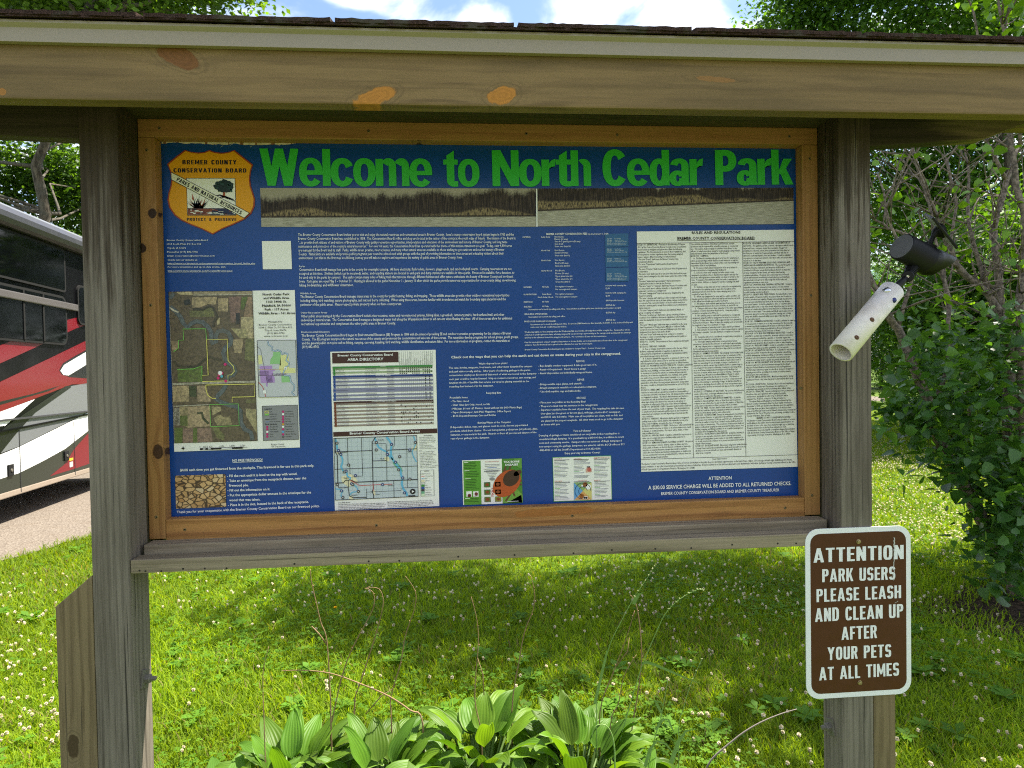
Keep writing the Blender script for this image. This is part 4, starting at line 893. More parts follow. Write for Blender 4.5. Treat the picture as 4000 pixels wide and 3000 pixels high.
k.text('Legend', (1324, 136), (1412, 133), BLACK, .01, h=7, z=z7); k.text('Park Symbols', (1330, 336), (1480, 333), BLACK, .01, h=6, z=z7)
for i, (t, w) in enumerate((('Park', 34), ('Wildlife Area', 98), ('Gravel Road', 80), ('Road ROW', 92), ('Rivers & Streams', 140))): k.text(t, (1388, 170 + i * 32), (1388 + w, 167 + i * 32), BLACK, .0, h=4.6, z=z7)
k.line([(1324, 154), (1376, 152), (1376, 178), (1324, 180)], .0018, YEL, 3, z7, True); k.poly([(1324, 190), (1378, 188), (1378, 208), (1324, 210)], (.2, .5, .1), 3, z7); k.line([(1326, 264), (1380, 262)], .0012, BLACK, 3, z7); k.line([(1334, 296), (1384, 294)], .0012, (.15, .3, .6), 3, z7)
for i, t in enumerate(('Amphitheater', 'Boat Ramp', 'Tent Camping', 'Dam', 'Dock')): k.text(t, (1394, 366 + i * 32), (1394 + (104, 88, 108, 40, 42)[i], 363 + i * 32), BLACK, 0, h=4.6, z=z7); k.disc((1357, 360 + i * 32), .0032, (.5, .02, .16) if i != 2 else WHITE, 3, z7, 6)
for i, t in enumerate(('Dumpstation', 'RV Camping', 'Firewood', 'Parking', 'Pit Toilet', 'Play Equipment', 'Recycling', 'Registration', 'Shelter House', 'Shower Building', 'Volleyball')): k.text(t, (1596, 164 + i * 33), (1596 + (98, 104, 102, 62, 70, 128, 82, 96, 114, 136, 78)[i], 161 + i * 33), BLACK, 0, h=4.6, z=z7); k.disc((1564, 160 + i * 33), .0032, [(.5, .02, .16), WHITE, (.5, .02, .16), (.5, .02, .16), (.5, .02, .16), (.6, .3, .03), WHITE, (.5, .02, .16), (.1, .35, .6), (.5, .02, .16), (.1, .1, .1)][i], 3, z7, 6)
k.build('map_legend', ms); k = Ink(YP, 3)
k.line([(476, 651), (1036, 632)], .0050, BLACK, 2, z7)
for a, b in ((514, 548), (583, 617), (760, 896)): k.line([(a, 651 - (a - 476) * .034), (b, 651 - (b - 476) * .034)], .0024, WHITE, 3, z7)
for t, x, w in (('0', 470, 14), ('312.5', 514, 66), ('625', 595, 44), ('1,250', 727, 64), ('1,875', 866, 64), ('2,500', 1002, 66)): k.text(t, (x, 634 - (x - 470) * .035), (x + w, 632 - (x - 470) * .035), BLACK, 0, h=6.5, z=z7)
k.text('Feet', (1042, 636), (1096, 634), BLACK, 0, h=6, z=z7); k.line([(226, 641), (284, 639)], .001, BLACK, 2, z7); k.line([(255, 612), (258, 668)], .001, BLACK, 2, z7); k.disc((256, 640), .0035, BLACK, 2, z7, 4)
k.build('scale_bar', ms); k = Ink(YP, 3); k.text('Bremer County', (1408, 600), (1578, 594), BLACK, .0, h=6.5, z=z7); k.text('GIS Department', (1410, 628), (1592, 623), BLACK, .0, h=6.5, z=z7)
k.build('map_credit', ms)

# firewood notice
fm = NT('firewood_print'); fv = fm.n('ShaderNodeTexVoronoi'); fo = fm.mapping(fm.obj(), (62, 0, 92)); fm.put(fv.inputs['Vector'], fo); fv.inputs['Scale'].default_value = 1
fe = fm.n('ShaderNodeTexVoronoi', feature='DISTANCE_TO_EDGE'); fm.put(fe.inputs['Vector'], fo); fe.inputs['Scale'].default_value = 1
hs = fm.sep(fv.outputs['Color']); base = fm.mix(hs[0], (.62, .40, .18, 1), (.42, .22, .075, 1)); base = fm.mix(fm.rng(hs[1], .75, .9, 0, .7), base, (.66, .52, .32, 1))
fm.bsdf(fm.mix(fm.rng(fe.outputs[0], .03, .13), (.05, .026, .012, 1), base), .42, 0, .35, coat=.35, crough=.22)
photo('firewood_photo', [z7(148, 1000), z7(806, 978), z7(818, 1408), z7(160, 1430)], fm.mat)
k = Ink(YP)
for t, a, b in (('NO FREE FIREWOOD!', (900, 815), (1294, 804)), ('$4.00 each time you get firewood from the stockpile. This firewood is for use in this park only.', (215, 942), (1968, 880)), ('- Fill the rack until it is level to the top with wood.', (830, 1018), (1748, 988)), ('- Take an envelope from the receptacle drawer, near the', (832, 1082), (1866, 1044)), ('firewood pile.', (853, 1142), (1112, 1136)), ('- Fill out the information on it.', (834, 1206), (1393, 1188)),
                ('- Put the appropriate dollar amount in the envelope for the', (838, 1270), (1930, 1230)), ('wood that was taken.', (858, 1334), (1264, 1322)), ('- Place it in the slot, located in the back of the receptacle.', (842, 1398), (1898, 1354)), ('Thank you for your cooperation with the Bremer County Conservation Board on our firewood policy.', (172, 1490), (2040, 1408))): k.text(t, a, b, WHITE, .016, h=9.3, z=z7, res=2)
k.line([(902, 824), (1294, 813)], .0011, WHITE, 2, z7); k.build('firewood_lettering', panel)

# area directory poster
k = Ink(YP); k.poly([z8(178, 106), z8(1997, 72), y1_(2062, 1400), y1_(258, 1478)], CREAM, 0); dp = k.build('directory_poster', panel)
k = Ink(YP, 2); DBR = (.058, .022, .018)
k.poly([(210, 126), (1355, 107), (1360, 288), (214, 310)], DBR, 0, z8)
k.text('Bremer County Conservation Board', (308, 188), (1258, 172), WHITE, .022, top=(308, 152), z=z8, res=2, layer=3); k.text('AREA DIRECTORY', (476, 264), (1098, 252), WHITE, .022, top=(476, 220), z=z8, res=2, layer=3)
def band(yl, yr, hgt, col, xl=217, xr=1943): k.poly([(xl, yl), (xr, yr), (xr + 2, yr + hgt), (xl + 3, yl + hgt)], col, 1, z8)
band(364, 330, 34, (.05, .22, .05)); band(522, 488, 32, (.018, .05, .22), 222, 1946); band(972, 930, 32, DBR, 236, 1958)
for y, c in ((395, (.30, .38, .22)), (457, (.30, .38, .22))): band(y, y - 34, 31, c)
for y, h in ((550, 32), (612, 32), (676, 32), (740, 80), (852, 32), (912, 42)): band(y, y - 38, h, (.22, .22, .33), 225, 1952)
for i in range(7): band(1002 + i * 62, 960 + i * 61, 30, (.30, .235, .195), 240, 1963)
names = [('PARKS', 1040, 366, 96), ('WILDLIFE AREAS', 960, 524, 260), ('OTHER RECREATION AREAS', 896, 974, 424)]
for t, x, y, w in names: k.text(t, (x, y), (x + w, y - w * .02), WHITE, .0, h=4, z=z8, layer=3)
rows = [('Alcock Park', 415, (1, 0)), ('Cedar Bend Park', 446, (1, 0)), ('North Cedar Park', 476, (1, 0)), ('North Woods Park', 506, (1, 0))] + [(t, y, (0, 1)) for t, y in (('', 572), ('Cedar Bend Wildlife Area', 602), ('', 634), ('', 666), ('', 696), ('North Cedar Wildlife Area', 728), ('', 784), ('', 841), ('', 872), ('Shell Rock Wildlife Area', 903), ('', 943))] + [(t, 1020 + i * 31, (0, 0)) for i, t in enumerate(('', 'Babcock Woods', '', 'Horton Roadside', '', 'Plainfield Lake', '', 'Shell Rock Access', '', 'Wapsi River Greenbelt', '', '', ''))]
places = {1: '1.5 mi. northwest of Waverly', 3: '1 mi. north of Sumner', 5: '2 mi. northwest of Waverly', 7: '5 mi. east of Tripoli', 9: '2 mi. east of Plainfield', 13: '5.5 mi. west of Janesville', 16: 'Southwest part of Waverly', 18: '6 mi. north of Waverly', 20: '2 mi. north of Plainfield', 22: '2.2 mi. north, 2 mi. west of Janesville', 24: '2.7 mi. northwest of Tripoli', 26: 'Southeast part of Waverly'}
for i, (t, y, c) in enumerate(rows):
    x = 278 + i * 1.3
    if t: k.text(t, (x, y), (x + len(t) * 9.2, y - len(t) * .2), BLACK, 0, h=3.6, z=z8, layer=3)
    else: k.line([(x, y - 6), (x + 190, y - 10)], .0009, (.10, .10, .14), 3, z8)
    k.disc((246 + i * 1.1, y - 6), .0032, (.05, .25, .05) if c[0] else (.03, .08, .3) if c[1] else (.2, .06, .03), 3, z8, 8)
    q = places.get(i)
    if q: k.text(q, (782 + i, y - 11), (782 + i + len(q) * 8.6, y - 15), BLACK, 0, h=3.4, z=z8, layer=3)
    else: k.line([(782 + i, y - 16), (782 + i + 190, y - 20)], .0009, (.10, .10, .14), 3, z8)
    k.line([(1152 + i, y - 24), (1152 + i + 126, y - 27)], .0009, (.08, .08, .1), 3, z8)
rp = random.Random(21)
for i, (t, y, c) in enumerate(rows):
    for j in range(16):
        x = 1383 + j * 36.2 + i * 1.3; on = rp.random() < .88 if c[0] else j in (12, 14) if c[1] else rp.random() < .15
        if on: k.disc((x, y - 26 - j * .7), .0017, BLACK, 3, z8, 6)
for j in range(17): k.line([(1370 + j * 36, 104 - j * 1), (1372 + j * 36, 330)], .0005, (.2, .2, .2), 2, z8); k.line([(1412 + j * 34, 560), (1425 + j * 34, 1360 - j * .7)], .0004, (.25, .25, .25), 2, z8)
for j, t in enumerate(('Camping', 'Camping Fees', 'Water', 'Electricity', 'Drinking Water', 'Restrooms (F/M or Vault)', 'Showers', 'Play Equipment', 'Dump Station', 'Swimming', 'Boat Ramp', 'Canoe Access', 'Hunting - DNR Seasons', 'Hunting Nov. 1 - Jan. 10', 'Fishing', 'Trails/Multi-use Trail')): k.text(t, (1388 + j * 36, 332 - j * .6), (1386 + j * 36, 332 - len(t) * 9.2), BLACK, 0, h=None, z=z8, layer=3)
k.poly([y1_(230, 122), y1_(2025, 60), y1_(2027, 140), y1_(232, 203)], DBR, 1); k.text('Bremer County Conservation Board Areas', (517, 164), (1726, 124), WHITE, .022, top=(517, 126), z=y1_, res=2, layer=3)
# county map
k.poly([(240, 232), (1672, 180), (1698, 1232), (268, 1296)], (.50, .56, .58), 1, y1_); k.line([(240, 232), (1672, 180), (1698, 1232), (268, 1296)], .0022, (.05, .05, .05), 4, y1_, True)
for i in range(1, 14): k.line([(240 + i * 102, 230 - i * 3.7), (268 + i * 102, 1294 - i * 4.5)], .0004, (.40, .46, .50), 2, y1_); k.line([(242 + i * 2, 232 + i * 76), (1674 + i * 2, 180 + i * 75)], .0004, (.40, .46, .50), 2, y1_)
for q in ([(370, 890), (540, 850), (600, 880), (660, 980), (580, 1000), (500, 1080), (440, 1030), (380, 990)], [(1110, 560), (1190, 550), (1200, 620), (1130, 625)], [(1570, 410), (1670, 330), (1672, 440), (1600, 440)], [(290, 470), (340, 465), (345, 500), (295, 505)], [(915, 1130), (955, 1130), (960, 1210), (930, 1215)], [(500, 1240), (575, 1225), (580, 1280), (510, 1285)]): k.poly(q, (.72, .66, .44), 2, y1_)
k.poly([(1255, 620), (1330, 640), (1400, 720), (1435, 800), (1400, 810), (1300, 720), (1260, 660)], (.17, .42, .25), 2, y1_)
RIV = (.13, .42, .62)
for pl, w in (([(265, 240), (290, 310), (300, 420), (350, 500), (390, 580), (390, 650), (365, 720), (400, 790), (460, 810), (480, 890), (530, 910), (510, 950)], .0046), ([(945, 215), (975, 300), (1010, 380), (1080, 430), (1150, 460), (1200, 540), (1260, 600)], .0046), ([(1150, 205), (1200, 270), (1240, 340), (1225, 430), (1230, 520), (1260, 600), (1330, 690), (1390, 770), (1400, 850), (1425, 930), (1412, 1020), (1440, 1100), (1500, 1180), (1505, 1225)], .0055), ([(1615, 185), (1640, 260), (1650, 340), (1590, 470), (1620, 560), (1668, 640)], .0028), ([(590, 1040), (640, 1080), (660, 1150), (560, 1160), (520, 1200)], .003), ([(265, 1100), (340, 1110), (400, 1140), (360, 1210), (405, 1285)], .003)): k.line(pl, w, RIV, 3, y1_)
RD = (.035, .035, .04)
for pl, w in (([(262, 235), (268, 470), (300, 520), (312, 1040), (330, 1085), (490, 1080), (510, 1220), (575, 1255), (800, 1245)], .0022), ([(250, 465), (900, 440)], .0018), ([(960, 208), (902, 300), (912, 740), (918, 1000), (925, 1100), (900, 1150), (928, 1200), (930, 1268)], .0022), ([(1150, 470), (1180, 434), (1680, 410)], .0018), ([(1143, 320), (1150, 470), (1158, 960)], .0012), ([(912, 620), (1150, 612)], .0016), ([(250, 765), (1690, 706)], .0014), ([(255, 1002), (410, 998), (440, 955), (530, 948), (620, 988), (1690, 940)], .0022), ([(474, 225), (488, 700), (516, 700), (522, 850)], .0012), ([(715, 215), (735, 740), (738, 880), (580, 886)], .0012), ([(1285, 195), (1292, 360), (1265, 370), (1262, 425)], .001), ([(1496, 188), (1515, 1080)], .001), ([(905, 325), (1140, 318)], .001), ([(1275, 965), (1282, 1250)], .0012), ([(805, 1100), (808, 1270)], .001), ([(805, 1158), (920, 1152), (1400, 1130), (1420, 1086), (1690, 1074)], .001), ([(490, 950), (492, 1080)], .0016)): k.line(pl, w, RD, 4, y1_)
k.line([(530, 955), (690, 1044), (1250, 1018)], .0014, (.55, .06, .06), 5, y1_); k.line([(918, 1000), (922, 1135)], .0014, (.55, .06, .06), 5, y1_)
for i, p in enumerate(((297, 312), (322, 438), (336, 480), (362, 506), (422, 810), (454, 796), (976, 300), (1238, 334), (974, 430), (1168, 508), (1378, 546), (1306, 642), (1362, 772), (1432, 912), (1556, 932), (1464, 1170), (666, 1146), (374, 1136), (398, 1250), (550, 1012), (570, 1028), (1084, 1028), (498, 690), (614, 872), (1648, 300), (1554, 430), (302, 1026))): k.disc(p, .0042, (.04, .05, .16) if i % 2 else (.08, .06, .05), 6, y1_, 10); k.disc(p, .0018, (.5, .55, .6), 7, y1_, 6)
for t, x, y, w in (('Frederika', 1006, 268, 100), ('Tripoli', 1042, 594, 66), ('Waverly', 415, 928, 86), ('Denver', 965, 1206, 76), ('Readlyn', 1182, 1050, 84), ('Sumner', 1516, 470, 80), ('Plainfield', 370, 482, 95), ('Janesville', 545, 1220, 105)): k.text(t, (x, y), (x + w, y - 4), BLACK, .01, h=4.6, z=y1_, layer=6)
k.disc((1604, 1146), .0075, BLACK, 5, y1_, 16); k.disc((1604, 1146), .0042, WHITE, 6, y1_, 3); k.line([(1528, 1224), (1648, 1218)], .0028, BLACK, 5, y1_)
k.text('Reminder!', (1796, 192), (1942, 186), BLACK, .015, h=4.4, z=y1_, layer=3)
k.text('- Motorized vehicles (trucks,\n  ATVs, snowmobiles, etc.) are\n  not allowed on trails or roads\n  from parking lots on county\n  managed areas.\n- Unless receptacles are\n  available, all trash must be\n  removed when using a county\n  area.\n- Fires are permitted only in\n  areas with provided grills.\n- Permanent tree stands (using\n  any nails or screws) are\n  prohibited and legal tree\n  stands are allowed only on\n  public ground during periods\n  prior to and after the seasons\n  per DNR regulations.\n- Call our office or a conservation\n  officer for more information.', (1702, 224), (2025, 214), BLACK, 0, last=(1714, 748), z=y1_, layer=3)
k.line([(1738, 785), (1966, 775), (1974, 1220), (1746, 1232)], .001, BLACK, 3, y1_, True); k.text('LEGEND', (1806, 806), (1882, 803), BLACK, .01, h=4, z=y1_, layer=3)
for i, (t, w, c) in enumerate((('Area Road', 84, RD), ('Hard-Surfaced Trails', 128, (.55, .06, .06)), ('Rivers', 42, RIV), ('City Areas', 76, (.72, .66, .44)), ('Park Type', 80, None), ('Parks', 36, (.05, .25, .05)), ('Wildlife Areas', 94, (.03, .08, .3)), ('Other Rec. Areas', 112, (.05, .05, .05)), ('County Areas', 92, (.17, .42, .25)), ('Iowa DNR Areas', 110, (.6, .72, .5)))):
    y = 850 + i * 40; k.text(t, (1820 if i != 4 else 1752, y), ((1820 if i != 4 else 1752) + w, y - 3), BLACK, 0, h=4, z=y1_, layer=3)
    if c: k.line([(1752, y - 4), (1808, y - 6)], .0012 if i < 3 else .006, c, 3, y1_)
k.text('Iowa DNR Areas', (318, 1352), (518, 1344), BLACK, .015, h=4.4, z=y1_, layer=3)
k.text('The Iowa Department of Natural Resources (DNR) also owns and manages ground\nfor public use in Bremer County. The Cedar-Wapsi Unit within the Wildlife Section of\nthe DNR manages many areas in seven counties in northeast Iowa, four of which are\nlocated in Bremer County: The Sweet Marsh Wildlife Management Area, Aldo', (318, 1382), (1140, 1352), BLACK, .004, last=(320, 1466), z=y1_, layer=3)
k.text('Marsh Bend Wildlife Management Area consist of over 5,000 acres open to the\npublic for hunting, fishing, trapping, bird watching, hiking, and general recreational\ninterests (these areas are in darker light green on the map). More information can\nbe found at www.iowadnr.gov or by calling the local wildlife biologist at', (1168, 1340), (1960, 1308), BLACK, .004, last=(1170, 1424), z=y1_, layer=3)
k.build('directory_print', dp)

# waste columns
k = Ink(YP)
k.text('Check out the ways that you can help the earth and cut down on waste during your stay in the campground.', y2_(170, 158), y3_(1360, 100), WHITE, .016, h=9.3, res=2)
for t, a, b in (('Waste disposal is no picnic!', (590, 252), (1034, 244)), ('The cans, bottles, wrappers, food waste, and other items discarded by campers', (134, 318), (1418, 292)), ('and park visitors really add up.  After years of collecting garbage in the parks,', (136, 376), (1390, 350)), ('conservation employees discovered that much of what was tossed in the dumpster', (138, 432), (1484, 404)), ('each year could be recycled instead.  Help us conserve resources, save energy, and', (138, 492), (1474, 462)), ('lengthen the life of landfills that service our area be placing materials in the', (140, 548), (1370, 522)), ('recycling shed instead of in the dumpster.', (142, 606), (820, 590)),
                ('Recycling Bins', (710, 704), (936, 700)), ('Recyclable Items:', (147, 776), (430, 772)), ('- Tin Cans, rinsed', (164, 832), (440, 828)), ('- Clear Glass Jars Only, rinsed, no lids', (164, 890), (764, 876)), ('- Milk Jugs, #1 and  #2 Plastics, rinsed without lids (NO Plastic Bags)', (166, 948), (1258, 924)), ('- Paper (Newspaper, Junk Mail, Magazines, Office Paper)', (168, 1004), (1084, 984)), ('- $0.05 Deposit Beverage Cans and Bottles', (170, 1060), (856, 1044)),
                ('Burning Waste at the Campsite:', (578, 1164), (1090, 1152)), ('If disposable dishes, cups, and glasses must be used, choose paper-based', (158, 1234), (1346, 1198)), ('products, which burn cleaner.  Do not burn plastics, polystyrene (stryofoam), glass,', (160, 1294), (1502, 1254)), ('batteries, or any metal in the park.  Recycle or burn all you can and dispose of the', (162, 1350), (1482, 1310)), ('rest of your garbage in the dumpster.', (162, 1408), (764, 1390))): k.text(t, a, b, WHITE, .010, h=7, z=y2_)
for t, a, b in (('REDUCE', (675, 216), (802, 214)), ('- Buy durable outdoor equipment & take good care of it.', (90, 288), (990, 268)), ('- Repair old equipment.  Don\'t throw it away!', (90, 344), (818, 330)), ('- Avoid disposables and individually wrapped items.', (92, 402), (922, 382)), ('REUSE', (694, 500), (796, 498)), ('- Bring reusable cups, plates, and utensils.', (96, 572), (764, 556)), ('- Bring beverages in reusable or redeemable containers.', (96, 628), (988, 606)), ('- Use cloth napkins, rags and tablecloths.', (100, 684), (748, 670)),
                ('RECYCLE', (682, 782), (818, 778)), ('- Place your recyclables in the Recycling Bins!', (102, 852), (820, 836)), ('- They are located near the entrance to the campground.', (104, 910), (1006, 886)), ('- Separate recyclables from the rest of your trash.  The recycling bins take tin cans,', (106, 966), (1414, 936)), ('clear glass jars (no green or brown glass), milk jugs, plastics #1-7, newspaper,', (126, 1022), (1354, 994)), ('and $0.05 cans & bottles.  Make sure all recyclables are clean, with no lids, and', (128, 1078), (1386, 1046)), ('are placed in the proper receptacle.  All other items need to go in the dumpster', (130, 1136), (1394, 1100)), ('or home with you.', (130, 1192), (426, 1184)),
                ('Turn in Polluters!', (628, 1290), (896, 1284)), ('Dumping of garbage or items considered not recyclable in the recycling bins is', (98, 1362), (1340, 1326)), ('considered illegal dumping.  It is punishable by a $150.00 fine, in addition to court', (100, 1418), (1408, 1380)), ('costs and community service.  Campers who see instances of illegal dumping od', (102, 1476), (1376, 1438)), ('non-campers using the garbage dumpsters, are asked to call the BCCB office at 319', (104, 1532), (1420, 1494)), ('-882-4742 or call the Sheriff\'s Department at 319-352-4500.', (106, 1588), (1054, 1562)), ('Enjoy your stay in Bremer County!', (498, 1634), (1042, 1620))): k.text(t, a, b, WHITE, .010, h=7, z=y3_)
k.build('waste_lettering', panel)

# tick leaflets
k = Ink(YP); k.poly([(147, 125), (650, 104), (662, 672), (160, 692)], CREAM, 0, y4_); k.poly([(650, 104), (903, 96), (916, 662), (662, 672)], (.07, .22, .03), 0, y4_); lf = k.build('tick_leaflet', panel)
k = Ink(YP, 2); k.poly([(160, 136), (382, 128), (394, 682), (172, 690)], (.10, .30, .03), 0, y4_); rp = random.Random(4)
for q, c in (([(655, 470), (800, 440), (915, 560), (916, 660), (662, 670)], (.16, .33, .05)), ([(720, 660), (900, 560), (910, 660)], (.09, .27, .03)), ([(655, 230), (720, 180), (790, 170), (720, 300), (655, 330)], (.05, .17, .03)), ([(800, 100), (903, 98), (905, 230), (850, 210)], (.12, .30, .05))): k.poly(q, c, 1, y4_)
for pl in ([(790, 280), (745, 240), (770, 180)], [(740, 300), (690, 240), (700, 200)], [(720, 340), (680, 260), (662, 250)], [(820, 340), (860, 380), (905, 385)], [(810, 380), (850, 430), (905, 430)], [(780, 440), (770, 540), (700, 640)], [(800, 420), (800, 540), (815, 580)]): k.line(pl, .0046, (.13, .055, .03), 2, y4_)
k.disc((715, 415), .044, (.45, .085, .02), 3, y4_, 22, .72, R(42)); k.disc((770, 350), .025, (.06, .03, .018), 4, y4_, 18, .8, R(42)); k.disc((850, 285), .0125, (.09, .04, .02), 4, y4_, 12, .55, R(28))
k.text('TICK-BORNE', (674, 154), (874, 148), WHITE, .03, top=(674, 131), z=y4_, res=2, layer=6); k.text('DISEASES', (696, 191), (856, 186), WHITE, .03, top=(696, 168), z=y4_, res=2, layer=6)
k.text('FOR MORE INFORMATION', (440, 150), (612, 144), (.5, .08, .06), 0, h=4, z=y4_); k.text('TICKS', (548, 590), (548, 472), (.5, .02, .02), .03, h=8, z=y4_)
for i in range(6):
    x, y = ((425, 402), (428, 496), (430, 588), (560, 396), (563, 492), (566, 584))[i]; k.poly([(x, y), (x + 78, y - 2), (x + 80, y + 62), (x + 2, y + 65)], BLACK, 2, y4_); k.poly([(x + 3, y + 3), (x + 75, y + 1), (x + 77, y + 59), (x + 5, y + 62)], [(.06, .16, .03), (.08, .17, .03), (.14, .18, .04), (.05, .15, .03), (.06, .12, .03), (.26, .27, .03)][i], 3, y4_); k.disc((x + 40, y + 30), .0055, (.24, .06, .02), 4, y4_, 9, .8)
for i in range(2): x = 200 + i * 86; k.poly([(x, 518), (x + 68, 514), (x + 70, 586), (x + 2, 590)], CREAM, 2, y4_); k.disc((x + 40, 570 - i * 20), .005, (.16, .03, .03), 3, y4_, 8); k.line([(x + 6, 580), (x + 62, 574)], .0015, (.2, .2, .2), 3, y4_)
k.disc((528, 360), .0075, (.25, .25, .25), 2, y4_, 12, .6); k.line([(425, 266), (634, 256)], .0014, (.1, .1, .1), 2, y4_)
for i in range(26):
    y = 150 + i * 20
    if 500 < y < 600 or i in (5, 10): continue
    k.line([(170 + (20 if 260 < y < 500 else 0), y), (350 + rp.uniform(-40, 18), y - 6)], .0011, (.015, .06, .01), 2, y4_)
for i in range(9): w = (95, 92, 60, 105, 80, 76, 60, 50, 40)[i]; k.line([(528 - w, 180 + i * 19), (528 + w, 174 + i * 19)], .0011, (.2, .2, .2) if i != 2 else (.08, .14, .4), 2, y4_)
for x, y, w in ((168, 152, 55), (176, 256, 64), (180, 358, 74), (186, 608, 60)): k.line([(x, y), (x + w, y - 2)], .0016, (.7, .75, .6), 3, y4_)
k.line([(722, 645), (862, 638)], .0012, WHITE, 6, y4_)
k.build('leaflet_print', lf)
k = Ink(YP); k.poly([(1295, 84), (2040, 62), (2053, 624), (1310, 650)], (.11, .33, .10), 0, y4_); k.poly([(1302, 92), (2032, 71), (2045, 617), (1317, 642)], CREAM, 1, y4_); lf = k.build('tick_leaflet', panel)
k = Ink(YP, 3)
for x, y, w, t in ((1314, 112, 104, 'HUMAN IMPACT'), (1562, 112, 98, 'LYME DISEASE'), (1822, 94, 200, 'ROCKY MOUNTAIN SPOTTED'), (1822, 106, 44, 'FEVER'), (1320, 394, 98, 'ANAPLASMOSIS'), (1618, 386, 112, 'TICK LIFE CYCLE'), (1826, 382, 78, 'BABESIOSIS')): k.text(t, (x, y), (x + w, y - w * .03), (.5, .08, .05), .01, h=3.2, z=y4_)
for x, y in ((1314, 122), (1562, 116), (1822, 108), (1320, 404), (1566, 396), (1826, 390)): k.line([(x, y), (x + 196, y - 6)], .0012, BLACK, 1, y4_)
for cx_, ys, w in ((1316, range(132, 340, 17), 190), (1566, range(130, 176, 14), 210), (1566, range(200, 296, 17), 136), (1568, range(320, 352, 13), 205), (1824, range(118, 350, 17), 200), (1322, range(414, 622, 17), 195), (1830, range(402, 590, 17), 195)):
    for i, y in enumerate(ys):
        if i % 5 == 4: k.line([(cx_, y), (cx_ + 70, y - 2)], .0012, (.15, .42, .12), 1, y4_)
        else: k.line([(cx_, y), (cx_ + w * rp.uniform(.7, 1), y - 6)], .0010, (.16, .17, .22), 1, y4_)
k.poly([(1716, 240), (1735, 210), (1770, 210), (1792, 238), (1792, 274), (1718, 278)], (.62, .36, .27), 1, y4_); k.poly([(1730, 200), (1774, 198), (1768, 214), (1736, 215)], (.06, .045, .04), 2, y4_); k.disc((1762, 240), .006, (.5, .12, .1), 2, y4_, 10)
k.poly([(1564, 404), (1790, 398), (1793, 620), (1570, 626)], (.24, .38, .14), 1, y4_); k.poly([(1564, 404), (1680, 512), (1570, 626)], (.13, .34, .60), 2, y4_); k.poly([(1680, 512), (1793, 620), (1570, 626)], (.62, .34, .11), 2, y4_); k.poly([(1680, 512), (1790, 398), (1793, 620)], (.62, .56, .18), 2, y4_)
for r, w in ((.0225, .0014), (.012, .0012)):
    c = k.P(y4_(1680, 512)); uv = [c + np.array((r * math.cos(2 * math.pi * i / 26), r * math.sin(2 * math.pi * i / 26))) for i in range(20)]; o = []
    for i, p in enumerate(uv): d = (p - c) / r * w / 2; o += [p + d, p - d]
    k.add(o, [(2 * i, 2 * i + 1, 2 * i + 3, 2 * i + 2) for i in range(len(uv) - 1)], (.02, .06, .16), 4)
k.disc((1748, 458), .008, WHITE, 4, y4_, 12); k.disc((1708, 430), .007, (.25, .09, .03), 4, y4_, 8); k.disc((1664, 576), .007, (.30, .10, .02), 4, y4_, 8); k.poly([(1686, 582), (1738, 580), (1740, 612), (1688, 614)], WHITE, 4, y4_); k.poly([(1660, 434), (1682, 433), (1682, 454), (1660, 455)], WHITE, 4, y4_); k.disc((1702, 598), .003, BLACK, 5, y4_, 7); k.disc((1724, 598), .003, BLACK, 5, y4_, 7)
k.build('leaflet_print', lf)
# ------------------------------------------------------------------ brown park sign
SX, SZ, SW, SH = .8569, 1.1867, .2955, .457
m_brown = NT('brown_sign_sheet'); bo = m_brown.obj(); bn = m_brown.noise(bo, 40, 5); m_brown.bsdf(m_brown.mix(m_brown.rng(bn, .4, .7, 0, .25), (.072, .0225, .0070, 1), (.100, .041, .017, 1)), m_brown.rng(bn, .3, .7, .5, .65), 0, .25, coat=.0)
m_swhite = NT('white_reflective_sheet'); wv = m_swhite.n('ShaderNodeTexVoronoi'); m_swhite.put(wv.inputs['Vector'], m_swhite.mapping(m_swhite.obj(), (420, 420, 420))); wv.inputs['Scale'].default_value = 1
m_swhite.bsdf(m_swhite.mix(m_swhite.rng(wv.outputs[0], .2, .7), (.82, .82, .84, 1), (.70, .71, .74, 1)), .4, 0, .4)
sign = empty('park_sign', (SX + SW / 2, -.003, SZ - SH), 'brown metal sign telling park users to leash and clean up after pets', 'sign')
def rrect(x0, x1, z0, z1, r, n=7):
    o = []
    for cx_, cz_, a in ((x1 - r, z1 - r, 0), (x0 + r, z1 - r, 90), (x0 + r, z0 + r, 180), (x1 - r, z0 + r, 270)):
        for i in range(n + 1): t = R(a + 90 * i / n); o.append((cx_ + r * math.cos(t), cz_ + r * math.sin(t)))
    return o
Y0 = -.0035
bm = bmesh.new(); prism(bm, rrect(SX, SX + SW, SZ - SH, SZ, .036), Y0, -.0008, .0004); bm_obj('sign_plate', bm, m_swhite.mat, sign)
bm = bmesh.new(); prism(bm, rrect(SX + .0135, SX + SW - .0135, SZ - SH + .0135, SZ - .0135, .026), Y0 - .0004, Y0 - .0001); bm_obj('brown_field', bm, m_brown.mat, sign)
zs_ = Z(2900, 2100, .49729); k = Ink(Y0 - .0004, 1)
def sline(t, x0, x1, base0, base1, top): letters(k, t, COND, zs_(x0, base0), zs_(x1, base1), zs_(*top), (.80, .81, .82), 0, .085, .25)
sline('ATTENTION', 558, 1266, 197, 167, (560, 85)); sline('PARK USERS', 626, 1200, 350, 328, (627, 248)); sline('PLEASE LEASH', 582, 1246, 507, 474, (583, 405)); sline('AND CLEAN UP', 570, 1262, 662, 625, (571, 556))
